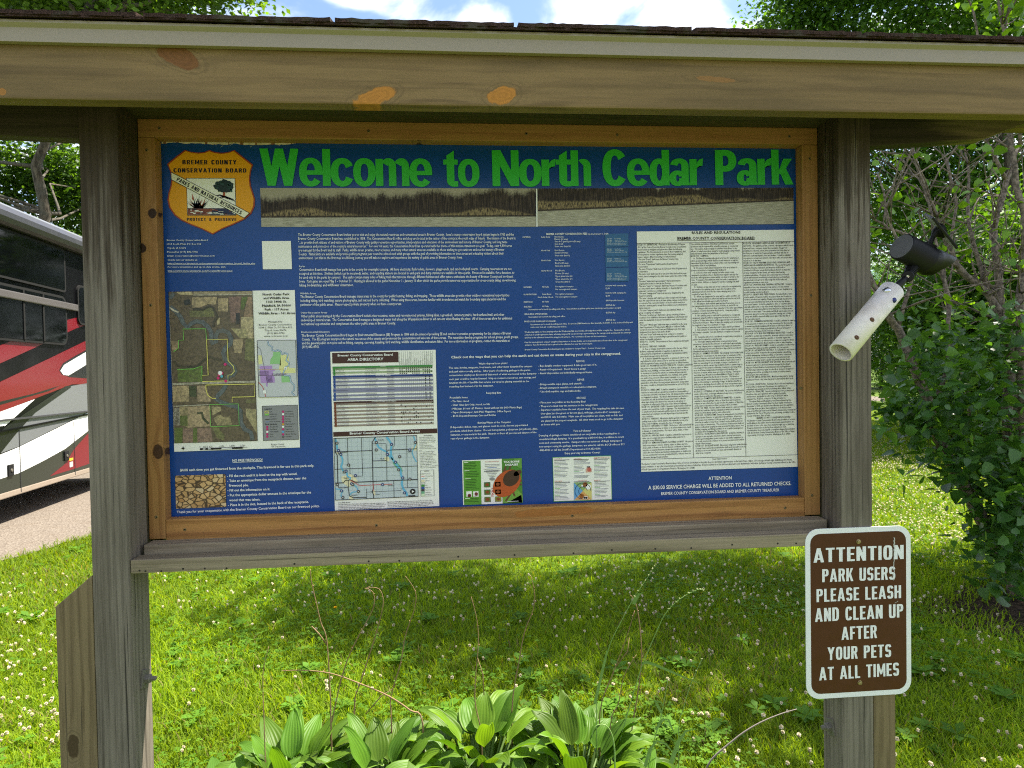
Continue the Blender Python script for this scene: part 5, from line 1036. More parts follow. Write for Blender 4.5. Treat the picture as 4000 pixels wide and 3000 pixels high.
sline('AFTER', 778, 1056, 804, 788, (779, 702)); sline('YOUR PETS', 668, 1168, 962, 936, (669, 862)); sline('AT ALL TIMES', 603, 1230, 1122, 1082, (604, 1020))
k.build('sign_lettering', sign, m_swhite.mat)
k = Ink(Y0 - .0006, 1); rp = random.Random(8); pts = [(1190 + rp.uniform(-3, 3), y) for y in range(-2, 340, 14)]
k.line([zs_(*p) for p in pts], .0016, (.6, .6, .58), 1); k.line([zs_(1195 + rp.uniform(-4, 4), y) for y in range(0, 120, 10)], .0012, (.6, .6, .58), 1); k.line([zs_(1195, 515), zs_(1222, 498)], .0010, (.5, .48, .46), 1); k.build('scratch', sign)
m_brass = plain('brass_screw', (.42, .34, .20, 1), .4, .8, .5, .25, 150)
for px, py in ((910, 30), (920, 1136)):
    c = W(*zs_(px, py), Y0); bm = bmesh.new(); lathe(bm, (c.x, Y0 - .0004, c.z), (0, -1, 0), [(0, 0), (0, .0062), (.001, .0062), (.001, .0046), (.0048, .0043), (.0052, .003), (.0036, .0022), (.0036, 0)], 10); bm_obj('screw', bm, m_brass, sign)

# ------------------------------------------------------------------ pvc pipe and solar spotlight
m_pvc = NT('dirty_white_pvc'); pv = m_pvc.obj(); n1 = m_pvc.noise(pv, 18, 5); n2 = m_pvc.noise(m_pvc.mapping(pv, (1, 1, .3)), 160, 4, .7)
m_pvc.bsdf(m_pvc.mix(m_pvc.rng(n1, .52, .75, 0, .5), m_pvc.mix(m_pvc.rng(n2, .66, .80, 0, .35), (.78, .72, .66, 1), (.45, .40, .32, 1)), (.52, .45, .36, 1)), .38, 0, .45)
m_blk = plain('black_plastic', (.008, .008, .009, 1), .5, 0, .25, .3, 60); m_lens = plain('grey_glass_cap', (.12, .12, .13, 1), .25, 0, .5, .1, 30); m_chrome = plain('chrome_bolt_head', (.62, .64, .68, 1), .15, 1, .5, .05, 60); m_blue = plain('blue_bolt_head', (.02, .03, .16, 1), .3, .2, .5, .1, 60); m_rust = plain('rusty_screw', (.16, .09, .05, 1), .6, .5, .5, .3, 200)
lamp_white = plain('pale_plastic', (.62, .56, .52, 1), .45, 0, .4, .06, 30)
zl = Z(3000, 750, .45208)
pa, pb = W(*zl(1070, 855), -.045), W(*zl(630, 1385), -.105)
d = (pa - pb); L = d.length; d.normalize(); rr = .0295
pipe = empty('pipe_mount', tuple(pb), 'dirty white plastic pipe screwed at a slant to the right post', 'pipe')
bm = bmesh.new(); lathe(bm, pb, d, [(.0, rr - .0042), (0, rr), (L, rr), (L, rr - .0042), (.0, rr - .0042)], 40); bm_obj('pipe_tube', bm, m_pvc.mat, pipe, True)
fr = (CAM - (pa + pb) / 2); fr = (fr - d * fr.dot(d)).normalized()
def on_pipe(px, py):
    r = ray(*zl(px, py)).normalized(); o = CAM - pb; A = r - d * r.dot(d); B = o - d * o.dot(d); a, b_, c = A.dot(A), 2 * A.dot(B), B.dot(B) - rr * rr
    t = (-b_ - math.sqrt(max(0, b_ * b_ - 4 * a * c))) / (2 * a); p = CAM + r * t; n = (p - pb) - d * (p - pb).dot(d); return p, n.normalized()
for px, py, m, r, nm in ((900, 1103, m_rust, .0062, 'screw'), (767, 1257, m_rust, .0062, 'screw'), (1027, 845, m_chrome, .0095, 'bolt'), (1093, 935, m_blue, .0068, 'bolt')):
    p, n = on_pipe(px, py); bm = bmesh.new(); lathe(bm, p - n * .001, n, [(0, 0), (0, r), (.0015, r), (.0045, r * .6), (.005, 0)] if nm == 'bolt' else [(0, 0), (0, r), (.0012, r), (.0012, r * .72), (.004, r * .6), (.004, r * .3), (.0025, r * .25), (.0025, 0)], 14); bm_obj(nm, bm, m, pipe, nm == 'bolt')
p, n = on_pipe(958, 905); sd = d.cross(n).normalized()
spot = empty('solar_spotlight', tuple(pa), 'black solar spotlight tilted on the upper end of the white pipe', 'spotlight')
YL = pa.y + .008
P0, P1 = W(*zl(1152, 470), YL - .012), W(*zl(1470, 640), YL + .022); ax = (P1 - P0); LL = ax.length; ax.normalize(); rb = .0345
bm = bmesh.new(); lathe(bm, P0, ax, [(.0, 0), (0, rb * .93), (.002, rb), (LL * .62, rb), (LL * .63, rb * 1.04), (LL * .70, rb * 1.05), (LL * .71, rb * 1.0), (LL * .86, rb * 1.0), (LL * .87, rb * .85), (LL * .87, 0)], 40); bm_obj('lamp_body', bm, m_blk, spot, True)
bm = bmesh.new(); lathe(bm, P0 - ax * .0006, ax, [(0, 0), (0, rb * .90), (.0006, rb * .91)], 40); bm_obj('end_cap', bm, m_lens, spot)
upv = (Vector((0, 0, 1)) - ax * ax.z).normalized(); sdv = ax.cross(upv).normalized()
bm = bmesh.new(); prev = None; n_ = 28                 # hood: open shroud cut at a slant, longer on top
for i in range(n_ + 1):
    a = 2 * math.pi * i / n_; rad = upv * math.cos(a) + sdv * math.sin(a); ln = LL * .70 + .042 + .034 * math.cos(a)
    cur = [bm.verts.new(P0 + ax * (LL * .68) + rad * (rb * 1.05)), bm.verts.new(P0 + ax * ln + rad * (rb * 1.12)), bm.verts.new(P0 + ax * ln + rad * (rb * 1.05)), bm.verts.new(P0 + ax * (LL * .68) + rad * (rb * .98))]
    if prev:
        for q in range(3): bm.faces.new((prev[q], cur[q], cur[q + 1], prev[q + 1]))
    prev = cur
bm_obj('hood', bm, m_blk, spot, True)
a_ = W(*zl(1255, 640), YL + .006); b_ = W(*zl(1208, 730), YL - .004); c_ = W(*zl(1150, 782), YL - .006); d_ = pa - d * .03
bm = bmesh.new(); tube(bm, [a_, b_.lerp(a_, .25)], [.0165, .012], 14)
for i in range(7): q = a_.lerp(b_, .1 + i * .1); tube(bm, [q, q + (b_ - a_) * .05], .0172 - i * .0006, 14)
bm_obj('stem', bm, m_blk, spot)
bm = bmesh.new(); tube(bm, [b_, c_, pa + d * .004, d_], [.0085, .0095, .0105, .0105], 14); bm_obj('stem', bm, m_blk, spot, True)
vw = (CAM - b_).normalized(); bm = bmesh.new(); lathe(bm, b_ - vw * .012, vw, [(0, 0), (0, .0150), (.020, .0150), (.022, .013), (.022, 0)], 24); bm_obj('pivot_knob', bm, m_blk, spot)
bm = bmesh.new(); lathe(bm, b_ + vw * .0095, vw, [(0, 0), (0, .0042), (.002, .0036), (.0022, 0)], 10); bm_obj('screw', bm, m_chrome, spot)
e_, f2, g_ = W(*zl(1390, 470), YL), W(*zl(1425, 390), YL), W(*zl(1455, 350), YL)
bm = bmesh.new(); box(bm, -.017, .017, -.010, .010, -.004, .006, .002); bmesh.ops.transform(bm, matrix=Matrix.Translation(e_) @ ax.to_track_quat('X', 'Z').to_matrix().to_4x4(), verts=bm.verts); bm_obj('panel_foot', bm, m_blk, spot)
bm = bmesh.new(); tube(bm, [e_, f2, g_], [.0062, .0058, .012], 14); bm_obj('panel_stem', bm, m_blk, spot)
t0, t1 = W(*zl(1388, 203), YL + .0), W(*zl(1600, 465), YL + .0); tm = (t0 + t1) / 2; ex_ = (t1 - t0).normalized(); hl = (t1 - t0).length / 2
vdir = (tm - CAM).normalized(); ey_ = (vdir - ex_ * vdir.dot(ex_)).normalized(); nv = ex_.cross(ey_).normalized()
if nv.z < 0: nv = -nv
nv = (nv * math.cos(R(5)) + ey_ * math.sin(R(5))).normalized(); ey_ = nv.cross(ex_).normalized()
Mx = Matrix((ex_, ey_, nv)).transposed().to_4x4(); Mx.translation = tm
m_solar = plain('solar_cell', (.012, .014, .03, 1), .12, .1, .5, .3, 200)
bm = bmesh.new(); box(bm, -hl, hl, -.042, .042, -.003, .003, .0018); bmesh.ops.transform(bm, matrix=Mx, verts=bm.verts); sp_ = bm_obj('solar_panel', bm, m_blk, spot)
bm = bmesh.new(); box(bm, -hl + .005, hl - .005, -.037, .037, .0032, .0042); bmesh.ops.transform(bm, matrix=Mx, verts=bm.verts); bm_obj('cell_face', bm, m_solar, sp_)
bm = bmesh.new(); lathe(bm, g_ - (tm - g_) * .1, (tm - g_), [(0, 0), (0, .012), (.010, .017), ((tm - g_).length * 1.0, .021), ((tm - g_).length * 1.05, 0)], 20); bm_obj('panel_hub', bm, m_blk, spot, True)

# ------------------------------------------------------------------ motorhome
ang = YAW * -1; th = R(5.1)                     # heading of its side, left of +Y
rd = Vector((-math.sin(th), math.cos(th), 0)); rn = Vector((math.cos(th), math.sin(th), 0))   # along, outward (towards +x)
RO = G(353, 1945); RO = Vector((RO.x, RO.y, 0)) - rn * .12
def RV(px, py, off=0.0):
    dr = ray(px, py); o = RO + rn * off; return CAM + dr * ((o - CAM).dot(rn) / dr.dot(rn))
def ruv(p): return ((p - RO).dot(rd), p.z)
def rxy(u, z, off=0.0): q = RO + rd * u + rn * off; return Vector((q.x, q.y, z))
zA, zB = Z(0, 750, .45208), Z(0, 1500, .45208)
m_rvblk = plain('gloss_black_gelcoat', (.005, .005, .006, 1), .2, 0, .10, .2, 2, coat=.0); m_rvglass = plain('tinted_coach_glass', (.002, .0025, .003, 1), .04, 0, .22, .2, 1, coat=.0); m_alu = plain('awning_aluminium', (.050, .050, .058, 1), .4, .1, .5, .06, 3)
m_rubber = plain('tyre_rubber', (.008, .008, .008, 1), .85, 0, .3, .3, 30); m_skirt = plain('beige_skirt_rail', (.30, .24, .19, 1), .5, 0, .4, .1, 10); m_rvwhite = plain('white_gelcoat', (.20, .21, .23, 1), .2, 0, .5, .03, 2, coat=.4)
m_paint = NT('gloss_vehicle_paint'); m_paint.bsdf(m_paint.attr('Col'), .2, 0, .3, coat=.15, crough=.06)
zr0 = RV(*zA(350, 205)).z; zsk = RV(*zB(385, 872)).z
u0, u1 = ruv(RV(0, 1500))[0] - 4.6, ruv(RV(345, 1500))[0] + 1.6
ROOF, SK = ruv(RV(*zA(350, 330)))[1], ruv(RV(*zB(385, 885)))[1]
rv = empty('motorhome', tuple(rxy((u0 + u1) / 2, 0, -1.2)), 'black red and white motorhome parked on the gravel drive', 'motorhome')
Mr = Matrix((rd, rn, Vector((0, 0, 1)))).transposed().to_4x4(); Mr.translation = RO
def rbox(bm, ua, ub, oa, ob, za_, zb_, bev=0): 
    b2 = bmesh.new(); box(b2, ua, ub, oa, ob, za_, zb_, bev); bmesh.ops.transform(b2, matrix=Mr, verts=b2.verts); tmp = bpy.data.meshes.new('x'); b2.to_mesh(tmp); b2.free(); bm.from_mesh(tmp); bpy.data.meshes.remove(tmp)
bm = bmesh.new(); rbox(bm, u0, u1, -2.45, 0, SK + .06, ROOF + .10, .05); bm_obj('coach_body', bm, m_rvblk, rv)
bm = bmesh.new(); rbox(bm, u0 + .02, u1 - .02, -2.40, -.05, ROOF + .10, ROOF + .17, .03); bm_obj('coach_roof', bm, m_rvwhite, rv)
bm = bmesh.new(); rbox(bm, u0 + .05, u1 - .05, -2.40, .006, SK, SK + .07, .012); bm_obj('skirt_rail', bm, m_skirt, rv)
bm = bmesh.new(); ra = .105; za_ = ROOF - .03
prof = [(0, za_ + .11), (.05, za_ + .13), (.10, za_ + .10), (.135, za_ + .04), (.135, za_ - .02), (.11, za_ - .07), (.06, za_ - .09), (0, za_ - .09)]
A = [bm.verts.new(rxy(u0 + .3, z, o)) for o, z in prof]; B = [bm.verts.new(rxy(u1 - .1, z, o)) for o, z in prof]
for i in range(len(prof)): bm.faces.new((A[i], A[(i + 1) % len(prof)], B[(i + 1) % len(prof)], B[i]))
bm.faces.new(A); bm.faces.new(B[::-1]); bm_obj('awning', bm, m_alu, rv)
class RInk:
    def __init__(s): s.v = []; s.f = []; s.c = []
    def poly(s, pts, col, layer, z):
        from mathutils.geometry import tessellate_polygon
        uv = [ruv(RV(*z(*p))) for p in pts]; k = len(s.v); s.v += [rxy(u, h, .002 + layer * .0012) for u, h in uv]; s.f += [tuple(k + i for i in t) for t in tessellate_polygon([[Vector((u, h, 0)) for u, h in uv]])]; s.c += [tuple(col) + (1,)] * len(uv)
    def build(s, name, mat, par=rv):
        me = bpy.data.meshes.new(name); me.from_pydata(s.v, [], s.f); me.update(); ca = me.color_attributes.new('Col', 'FLOAT_COLOR', 'POINT'); ca.data.foreach_set('color', np.array(s.c, np.float32).ravel()); return link(name, me, mat, par)
RED, WH, GY, BK, DG = (.155, .007, .014), (.80, .80, .80), (.15, .155, .17), (.010, .010, .013), (.022, .027, .020)
zC = lambda x, y: zA(x, y)
g = RInk()
g.poly([(-900, 1660), (-900, 1560), (0, 1325), (345, 1185), (560, 1190), (565, 1108), (900, 1030), (900, 1100), (655, 1178), (300, 1345), (0, 1480), (-900, 1800)], RED, 1, zA)
g.poly([(-900, 2000), (0, 1640), (420, 1440), (730, 1290), (900, 1215), (900, 1660), (620, 1662), (0, 1900), (-900, 2290)], RED, 1, zA)
g.poly([(508, 1540), (540, 1480), (640, 1420), (745, 1362), (880, 1310), (880, 1560), (745, 1610), (600, 1600), (530, 1575)], BK, 2, zA); g.poly([(518, 1545), (550, 1495), (650, 1435), (745, 1380), (880, 1325), (880, 1440), (745, 1490), (590, 1585), (545, 1580)], WH, 3, zA)
g.poly([(-900, 420), (0, 152), (300, 80), (520, 12), (420, 60), (0, 180), (-900, 470)], BK, 2, zB)
g.poly([(-900, 640), (0, 240), (300, 130), (40, 362), (0, 364), (-900, 700)], WH, 2, zB)
g.poly([(610, 10), (560, 20), (60, 358), (0, 410), (-300, 690), (-120, 720), (0, 600), (160, 400), (300, 250), (610, 30)], BK, 2, zB)
g.poly([(600, 20), (760, -10), (900, -40), (900, 220), (755, 240), (620, 312), (160, 540), (0, 600), (160, 400), (300, 250)], GY, 1, zB)
g.poly([(-900, 980), (0, 610), (160, 545), (620, 318), (755, 248), (900, 175), (900, 340), (765, 400), (560, 560), (370, 665), (160, 770), (0, 820), (-900, 1240)], WH, 2, zB)
g.poly([(-900, 1240), (0, 820), (160, 770), (370, 665), (560, 560), (765, 400), (900, 320), (900, 690), (765, 745), (165, 925), (0, 985), (-900, 1320)], DG, 1, zB)
g.poly([(428, 797), (560, 690), (640, 560), (760, 425), (900, 330), (900, 640), (765, 690), (632, 735)], RED, 2, zB)
g.build('paint_graphics', m_paint.mat)
def strip(pts, w, z, mat, name, off, par=rv):
    bm = bmesh.new(); uv = [ruv(RV(*z(*p))) for p in pts]
    for a, b in zip(uv, uv[1:]):
        q = [bm.verts.new(rxy(a[0], a[1] - w / 2, .0)), bm.verts.new(rxy(b[0], b[1] - w / 2, .0)), bm.verts.new(rxy(b[0], b[1] + w / 2, .0)), bm.verts.new(rxy(a[0], a[1] + w / 2, .0))]
        t = [bm.verts.new(v.co + rn * off) for v in q]; bm.faces.new(t); 
        for i in range(4): bm.faces.new((q[i], q[(i + 1) % 4], t[(i + 1) % 4], t[i]))
    return bm_obj(name, bm, mat, par)
strip([(-600, 500), (0, 315), (755, 145 + 90)], .02, zB, m_alu, 'moulding', .022); strip([(-600, 600), (0, 412), (755, 262)], .022, zB, m_rvblk, 'moulding', .020)
m_seam = plain('dark_seam', (.02, .02, .02, 1), .7)
for x, ya, yb in ((161, 400, 938), (633, 320, 790)):
    ua, za2 = ruv(RV(*zB(x, ya))); ub, zb2 = ruv(RV(*zB(x, yb))); bm = bmesh.new(); q = [rxy(ua - .006, zb2, .0075), rxy(ua + .006, zb2, .0075), rxy(ua + .006, za2, .0075), rxy(ua - .006, za2, .0075)]; bm.faces.new([bm.verts.new(v) for v in q]); bm_obj('bay_door_seam', bm, m_seam, rv)
def window(pts, z, r, name='window', mull=()):
    uv = [ruv(RV(*z(*p))) for p in pts]; ua, ub = uv[0][0], uv[1][0]; zt_, zb_ = (uv[0][1] + uv[1][1]) / 2, (uv[2][1] + uv[3][1]) / 2
    loc = rrect(ua, ub, zb_, zt_, r); bm = bmesh.new(); A = [bm.verts.new(rxy(u, h, .0)) for u, h in loc]; B = [bm.verts.new(rxy(u, h, .024)) for u, h in loc]; n = len(loc)
    for i in range(n): bm.faces.new((A[i], A[(i + 1) % n], B[(i + 1) % n], B[i]))
    bm.faces.new(B); w = bm_obj(name, bm, m_rubber, rv)
    li = rrect(ua + .03, ub - .03, zb_ + .03, zt_ - .03, max(.02, r - .03)); bm = bmesh.new(); bm.faces.new([bm.verts.new(rxy(u, h, .0265)) for u, h in li]); bm_obj('pane', bm, m_rvglass, w)
    for x in mull:
        um = ruv(RV(*z(x, 1000)))[0]; bm = bmesh.new(); rbox(bm, um - .015, um + .015, .024, .034, zb_ + .03, zt_ - .03); bm_obj('mullion', bm, m_rubber, w)
window([(-1100, 560), (556, 893), (556, 1192), (-1100, 1400)], zA, .12, mull=(182, 352, -420)); window([(652, 800), (930, 870), (930, 1110), (652, 1222)], zA, .10)
window([(-1500, -60), (540, 400), (540, 800), (-1500, 500)], zA, .05)
ur, zr_ = ruv(RV(*zA(0, 868))); ur2, zr2 = ruv(RV(*zA(640, 868)))
bm = bmesh.new(); rbox(bm, u0 + .3, ur2, .0, .05, zr_ - .055, zr_ + .035, .012); bm_obj('reflection_strip', bm, plain('pale_reflection', (.10, .09, .09, 1), .25, 0, .5, .1, 4), rv)  # pale bar standing in for a reflection along the coach side
for x, y, m in ((82, 745, m_rvblk), (565, 620, m_rvblk)):
    u, h = ruv(RV(*zB(x, y))); bm = bmesh.new(); rbox(bm, u - .05, u + .05, .004, .022, h - .065, h + .065, .008); l = bm_obj('bay_latch', bm, m_rubber, rv); bm = bmesh.new(); lathe(bm, rxy(u, h, .022), rn, [(0, 0), (0, .018), (.008, .016), (.008, 0)], 14); bm_obj('lock', bm, m_galv, l)
u, h = ruv(RV(*zB(612, 660))); bm = bmesh.new(); rbox(bm, u - .045, u + .045, .0045, .0062, h - .0, h + .03); bm_obj('yellow_sticker', bm, plain('yellow_label', (.75, .55, .03, 1), .5), rv)
u, h = ruv(RV(*zB(612, 685))); bm = bmesh.new(); rbox(bm, u - .042, u + .042, .0045, .0060, h - .05, h + .02); bm_obj('grey_sticker', bm, plain('grey_label', (.42, .42, .42, 1), .5), rv)
for uu in (u0 + 1.0, u1 - .5):
    for o in (-.16, -2.2):
        w = bmesh.new(); lathe(w, rxy(uu, .45, o - .14), rn, [(0, .2), (0, .42), (.03, .45), (.25, .45), (.28, .42), (.28, .2)], 28); wh = bm_obj('wheel', w, m_rubber, rv, True); w = bmesh.new(); lathe(w, rxy(uu, .45, o - .1), rn, [(0, 0), (0, .22), (.2, .24), (.21, .20), (.15, .08), (.19, .06), (.19, 0)], 20); bm_obj('rim', w, m_alu, wh)
# ------------------------------------------------------------------ ground
g = NT('lawn_soil'); go_ = g.obj(); ga, gb = g.noise(go_, .35, 4), g.noise(go_, 26, 5, .7); gc = g.noise(go_, 160, 3, .7)
col = g.mix(g.rng(ga, .35, .65), (.055, .10, .008, 1), (.09, .14, .010, 1)); col = g.mix(g.rng(gb, .5, .72, 0, .7), col, (.022, .040, .008, 1)); col = g.mix(g.rng(gc, .60, .75, 0, .5), col, (.16, .14, .06, 1))
g.bsdf(col, .9, 0, .15, gb, .6, .02)
bm = bmesh.new(); bm.faces.new([bm.verts.new(p) for p in ((-260, -260, 0), (260, -260, 0), (260, 260, 0), (-260, 260, 0))]); lawn = bm_obj('lawn', bm, g.mat, loc=(0, 0, 0)); setp(lawn, kind='structure')
gr = NT('gravel'); o = gr.obj(); v = gr.n('ShaderNodeTexVoronoi'); gr.put(v.inputs['Vector'], o); v.inputs['Scale'].default_value = 55; n1, n2 = gr.noise(o, 5, 5, .65), gr.noise(o, 300, 3, .7)
hv = gr.sep(v.outputs['Color'])[0]; col = gr.mix(hv, (.125, .103, .085, 1), (.225, .195, .165, 1)); col = gr.mix(gr.rng(v.outputs[0], .2, .75, 0, .35), col, (.16, .13, .10, 1)); col = gr.mix(gr.rng(n1, .52, .72, 0, .5), col, (.15, .115, .085, 1)); col = gr.mix(gr.rng(n2, .35, .65, 0, .3), col, (.10, .085, .07, 1))
gr.bsdf(col, .95, 0, .15, v.outputs[0], .8, .012)
E0, E1 = G(0, 2214), G(355, 2097); ed = (E1 - E0); ed.z = 0; ed.normalize(); en = Vector((-ed.y, ed.x, 0))      # edge of the drive, normal towards the drive
rg = np.random.default_rng(3); rp = random.Random(12)
def edge_off(t): return .10 * math.sin(t * 1.7) + .06 * math.sin(t * 4.3 + 1) + .03 * math.sin(t * 11)
def sheet(name, pts, z, mat):
    from mathutils.geometry import tessellate_polygon
    me = bpy.data.meshes.new(name); me.from_pydata([(p[0], p[1], z) for p in pts], [], [tuple(t) for t in tessellate_polygon([[Vector((p[0], p[1], 0)) for p in pts]])]); me.update()
    return setp(link(name, me, mat, loc=(0, 0, 0)), kind='structure')
pts = []
for i in range(-80, 260): t = i * .15; q = E0 + ed * t + en * (edge_off(t) + rp.uniform(-.03, .03)); pts.append((q.x, q.y))
pts += [tuple((E0 + ed * 39 + en * 10).xy), tuple((E0 + ed * -12 + en * 10).xy)]
sheet('gravel_drive', pts, .006, gr.mat)
far = [G(3300, 1562), G(4300, 1600), G(4300, 1580), G(3300, 1545)]
sheet('gravel_road', [(p.x, p.y) for p in far], .006, gr.mat)
sheet('added_gravel', [(-30, -4.5), (30, -3.2), (30, -14), (-30, -15)], .006, gr.mat)  # unseen gravel added behind the camera to brighten the panel's reflection
so2 = NT('bare_soil'); o = so2.obj(); n1, n2 = so2.noise(o, 30, 5, .7), so2.noise(o, 7, 4); so2.bsdf(so2.mix(so2.rng(n1, .35, .68), (.016, .011, .007, 1), (.075, .052, .034, 1)), .95, 0, .1, n1, .8, .02)
SB = G(3985, 2370)
sheet('bare_soil', [(SB.x + .35 + (1.15 + .15 * math.sin(3 * a)) * math.cos(a), SB.y - .15 + (.6 + .1 * math.sin(5 * a)) * math.sin(a)) for a in [2 * math.pi * i / 40 for i in range(40)]], .005, so2.mat)

# ------------------------------------------------------------------ foliage helpers
def leaf_mat(name, rough=.48, tw=.46, spec=.3, tm=(2.1, 2.0, .45, 1)):
    m = NT(name); c = m.attr('Col'); m.leafy(c, m.mix(1.0, c, tm, 'MULTIPLY'), rough, tw, spec); return m.mat
m_leaf = leaf_mat('tree_leaf'); m_grass = leaf_mat('grass_blade', .6, .45, .12, (1.6, 1.5, .3, 1)); m_big = leaf_mat('shrub_leaf', .34, .36, .45, (2.1, 2.0, .45, 1)); m_weed = leaf_mat('weed_leaf', .6, .42, .15, (1.7, 1.6, .35, 1))
bk = NT('bark'); o = bk.obj(); n1 = bk.noise(bk.mapping(o, (14, 14, 3)), 1, 6, .7); n2 = bk.noise(o, 3, 3)
bk.bsdf(bk.mix(bk.rng(n2, .4, .6, 0, .5), bk.mix(bk.rng(n1, .35, .65), (.030, .024, .018, 1), (.15, .125, .095, 1)), (.10, .10, .085, 1)), .9, 0, .2, n1, .9, .02)
tb = NT('grey_twig_bark'); o = tb.obj(); n1 = tb.noise(o, 40, 5, .7); tb.bsdf(tb.mix(tb.rng(n1, .35, .65), (.07, .056, .045, 1), (.26, .205, .165, 1)), .8, 0, .3, n1, .6, .004)
def unit(a): return a / (np.linalg.norm(a, axis=1, keepdims=True) + 1e-9)
def leaves(P, size, rng, droop=.35, wid=.34, c0=(.030, .075, .012), c1=(.075, .155, .022), tilt=.6, heart=False):
    n = len(P); d = rng.normal(size=(n, 3)); d[:, 2] = d[:, 2] * .6 - droop; d = unit(d)
    nn = rng.normal(size=(n, 3)) * tilt + np.array((0, 0, 1.0)); s = unit(np.cross(d, nn)); up = np.cross(s, d)
    L = (size * rng.uniform(.65, 1.25, n))[:, None]; w = L * wid
    t = rng.uniform(0, 1, (n, 1)); c = np.array(c0) * (1 - t) + np.array(c1) * t; c = c * rng.uniform(.8, 1.2, (n, 1)); c = np.hstack([c, np.ones((n, 1))])
    if heart:
        v = np.stack([P, P + d * L * .12 + s * w * .95 + up * L * .10, P + d * L * .55 + s * w * .85 + up * L * .07, P + d * L * 1.05 - up * L * .06, P + d * L * .55 - s * w * .85 + up * L * .07, P + d * L * .12 - s * w * .95 + up * L * .10, P + d * L * .5], 1).reshape(-1, 3)
        b = np.arange(n)[:, None] * 7; f = np.concatenate([b + np.array(q) for q in ((0, 1, 2, 6), (6, 2, 3, 3), (6, 3, 4, 4), (0, 6, 4, 5))], 0)
        f = np.concatenate([np.concatenate([b + np.array(q) for q in ((0, 1, 6), (1, 2, 6), (2, 3, 6), (3, 4, 6), (4, 5, 6), (5, 0, 6))], 0)], 0)
        return v, f, np.repeat(c, 7, 0)
    v = np.stack([P, P + d * L * .45 + s * w + up * L * .08, P + d * L, P + d * L * .45 - s * w + up * L * .08], 1).reshape(-1, 3)
    f = np.arange(n)[:, None] * 4 + np.array((0, 1, 2, 3)); return v, f, np.repeat(c, 4, 0)
def clusters(ells, nc, per, spread, rng, hollow=2.4):
    out = []; cs = []
    wts = np.array([e[1][0] * e[1][1] * e[1][2] for e in ells]) ** .8; wts /= wts.sum()
    for (c, r), k in zip(ells, rng.multinomial(nc, wts)):
        u = unit(rng.normal(size=(k, 3))) * (rng.uniform(0, 1, (k, 1)) ** (1 / hollow)) * np.array(r); q = np.array(c) + u; cs.append(q)
        m = rng.integers(int(per * .5), int(per * 1.5) + 1, k)
        p = np.repeat(q, m, 0); out.append(p + rng.normal(size=p.shape) * spread * np.array((1, 1, .55)))
    return np.concatenate(out), np.concatenate(cs)
def limb(bm, a, b, r0, r1, rr_, seg=7, wob=.06, n=5):
    a, b = Vector(a), Vector(b); L = (b - a).length; pts = [a.lerp(b, i / n) + Vector((rr_.uniform(-1, 1), rr_.uniform(-1, 1), rr_.uniform(-1, 1))) * L * wob * (1 if 0 < i < n else 0) for i in range(n + 1)]
    tube(bm, pts, [r0 + (r1 - r0) * i / n for i in range(n + 1)], seg); return pts
def tree(name, label, base, top, r0, ells, nc, per, size, spread, seed, group=None, cols=None, cat='tree', nl=14, lean=None, hollow=2.4, wid=.34):
    rng = np.random.default_rng(seed); rr_ = random.Random(seed); base = Vector(base); top = Vector(top)
    t = empty(name, tuple(base), label, cat, group)
    P, cs = clusters(ells, nc, per, spread, rng, hollow); P = P[P[:, 2] > .12]
    c0, c1 = cols or ((.028, .070, .012), (.075, .150, .024))
    v, f, c = leaves(P, size, rng, c0=c0, c1=c1, wid=wid); np_obj('crown', v, f, m_leaf, t, c)
    bm = bmesh.new(); pts = limb(bm, base - Vector((0, 0, .05)), top, r0, r0 * .35, rr_, 10, .03, 7)
    for i in rr_.sample(range(len(cs)), min(nl, len(cs))):
        q = Vector(cs[i]); k = min(range(2, len(pts)), key=lambda j: abs(pts[j].z - (q.z - (q - top).length * .35))); limb(bm, pts[k], q, r0 * .30, r0 * .05, rr_, 6, .06)
    bm_obj('trunk', bm, bk.mat, t, True); return t
def gp(px, dep): p = V(px, 1500, dep); return Vector((p.x, p.y, 0))
def at(px, py, dep): return tuple(V(px, py, dep))

# left side
b = gp(62, 16); tree('leaning_tree', 'leaning dark trunked tree rising behind the motorhome roof', b, at(330, -260, 15.5), .17, [(at(250, -150, 15), (3.2, 2.6, 2.4)), (at(60, 620, 19), (2.8, 1.6, 1.7)), (at(330, 760, 20), (2.2, 1.5, 1.5))], 330, 120, .15, .40, 101, 'trees behind the motorhome', nl=20)
b = gp(300, 11.5); tree('broadleaf_tree', 'bright leafy tree with bare limbs above the left end of the shingled roof', b, at(430, -500, 12), .15, [(at(380, -350, 12), (3.0, 2.2, 2.5)), (at(800, -120, 12.5), (1.15, 1.0, .75)), (at(150, 60, 12.5), (1.3, 1.0, .7)), (at(560, 20, 12.5), (1.2, 1.0, .6))], 290, 110, .13, .34, 102, 'trees behind the motorhome', ((.045, .10, .014), (.11, .20, .03)), nl=26)
for i, (px, d, z, r, lab) in enumerate(((-250, 22, 4.5, 4.2, 'round tree beyond the motorhome at the far left'), (260, 24, 4.2, 4.0, 'wide green tree seen between the left bracket and the motorhome roof'), (620, 27, 4.8, 4.2, 'green tree behind the kiosk to the left of the display'), (-700, 17, 6, 4.5, 'tall tree outside the left edge above the motorhome front'))):
    b = gp(px, d); tree('broadleaf_tree', lab, b, b + Vector((.3, 0, z + r * .6)), .2, [((b.x, b.y, z), (r, r * .7, r * .95)), ((b.x + .8, b.y - 1, z * .55), (r * .8, r * .5, r * .5))], 260, 120, .17, .48, 110 + i, 'trees behind the motorhome')
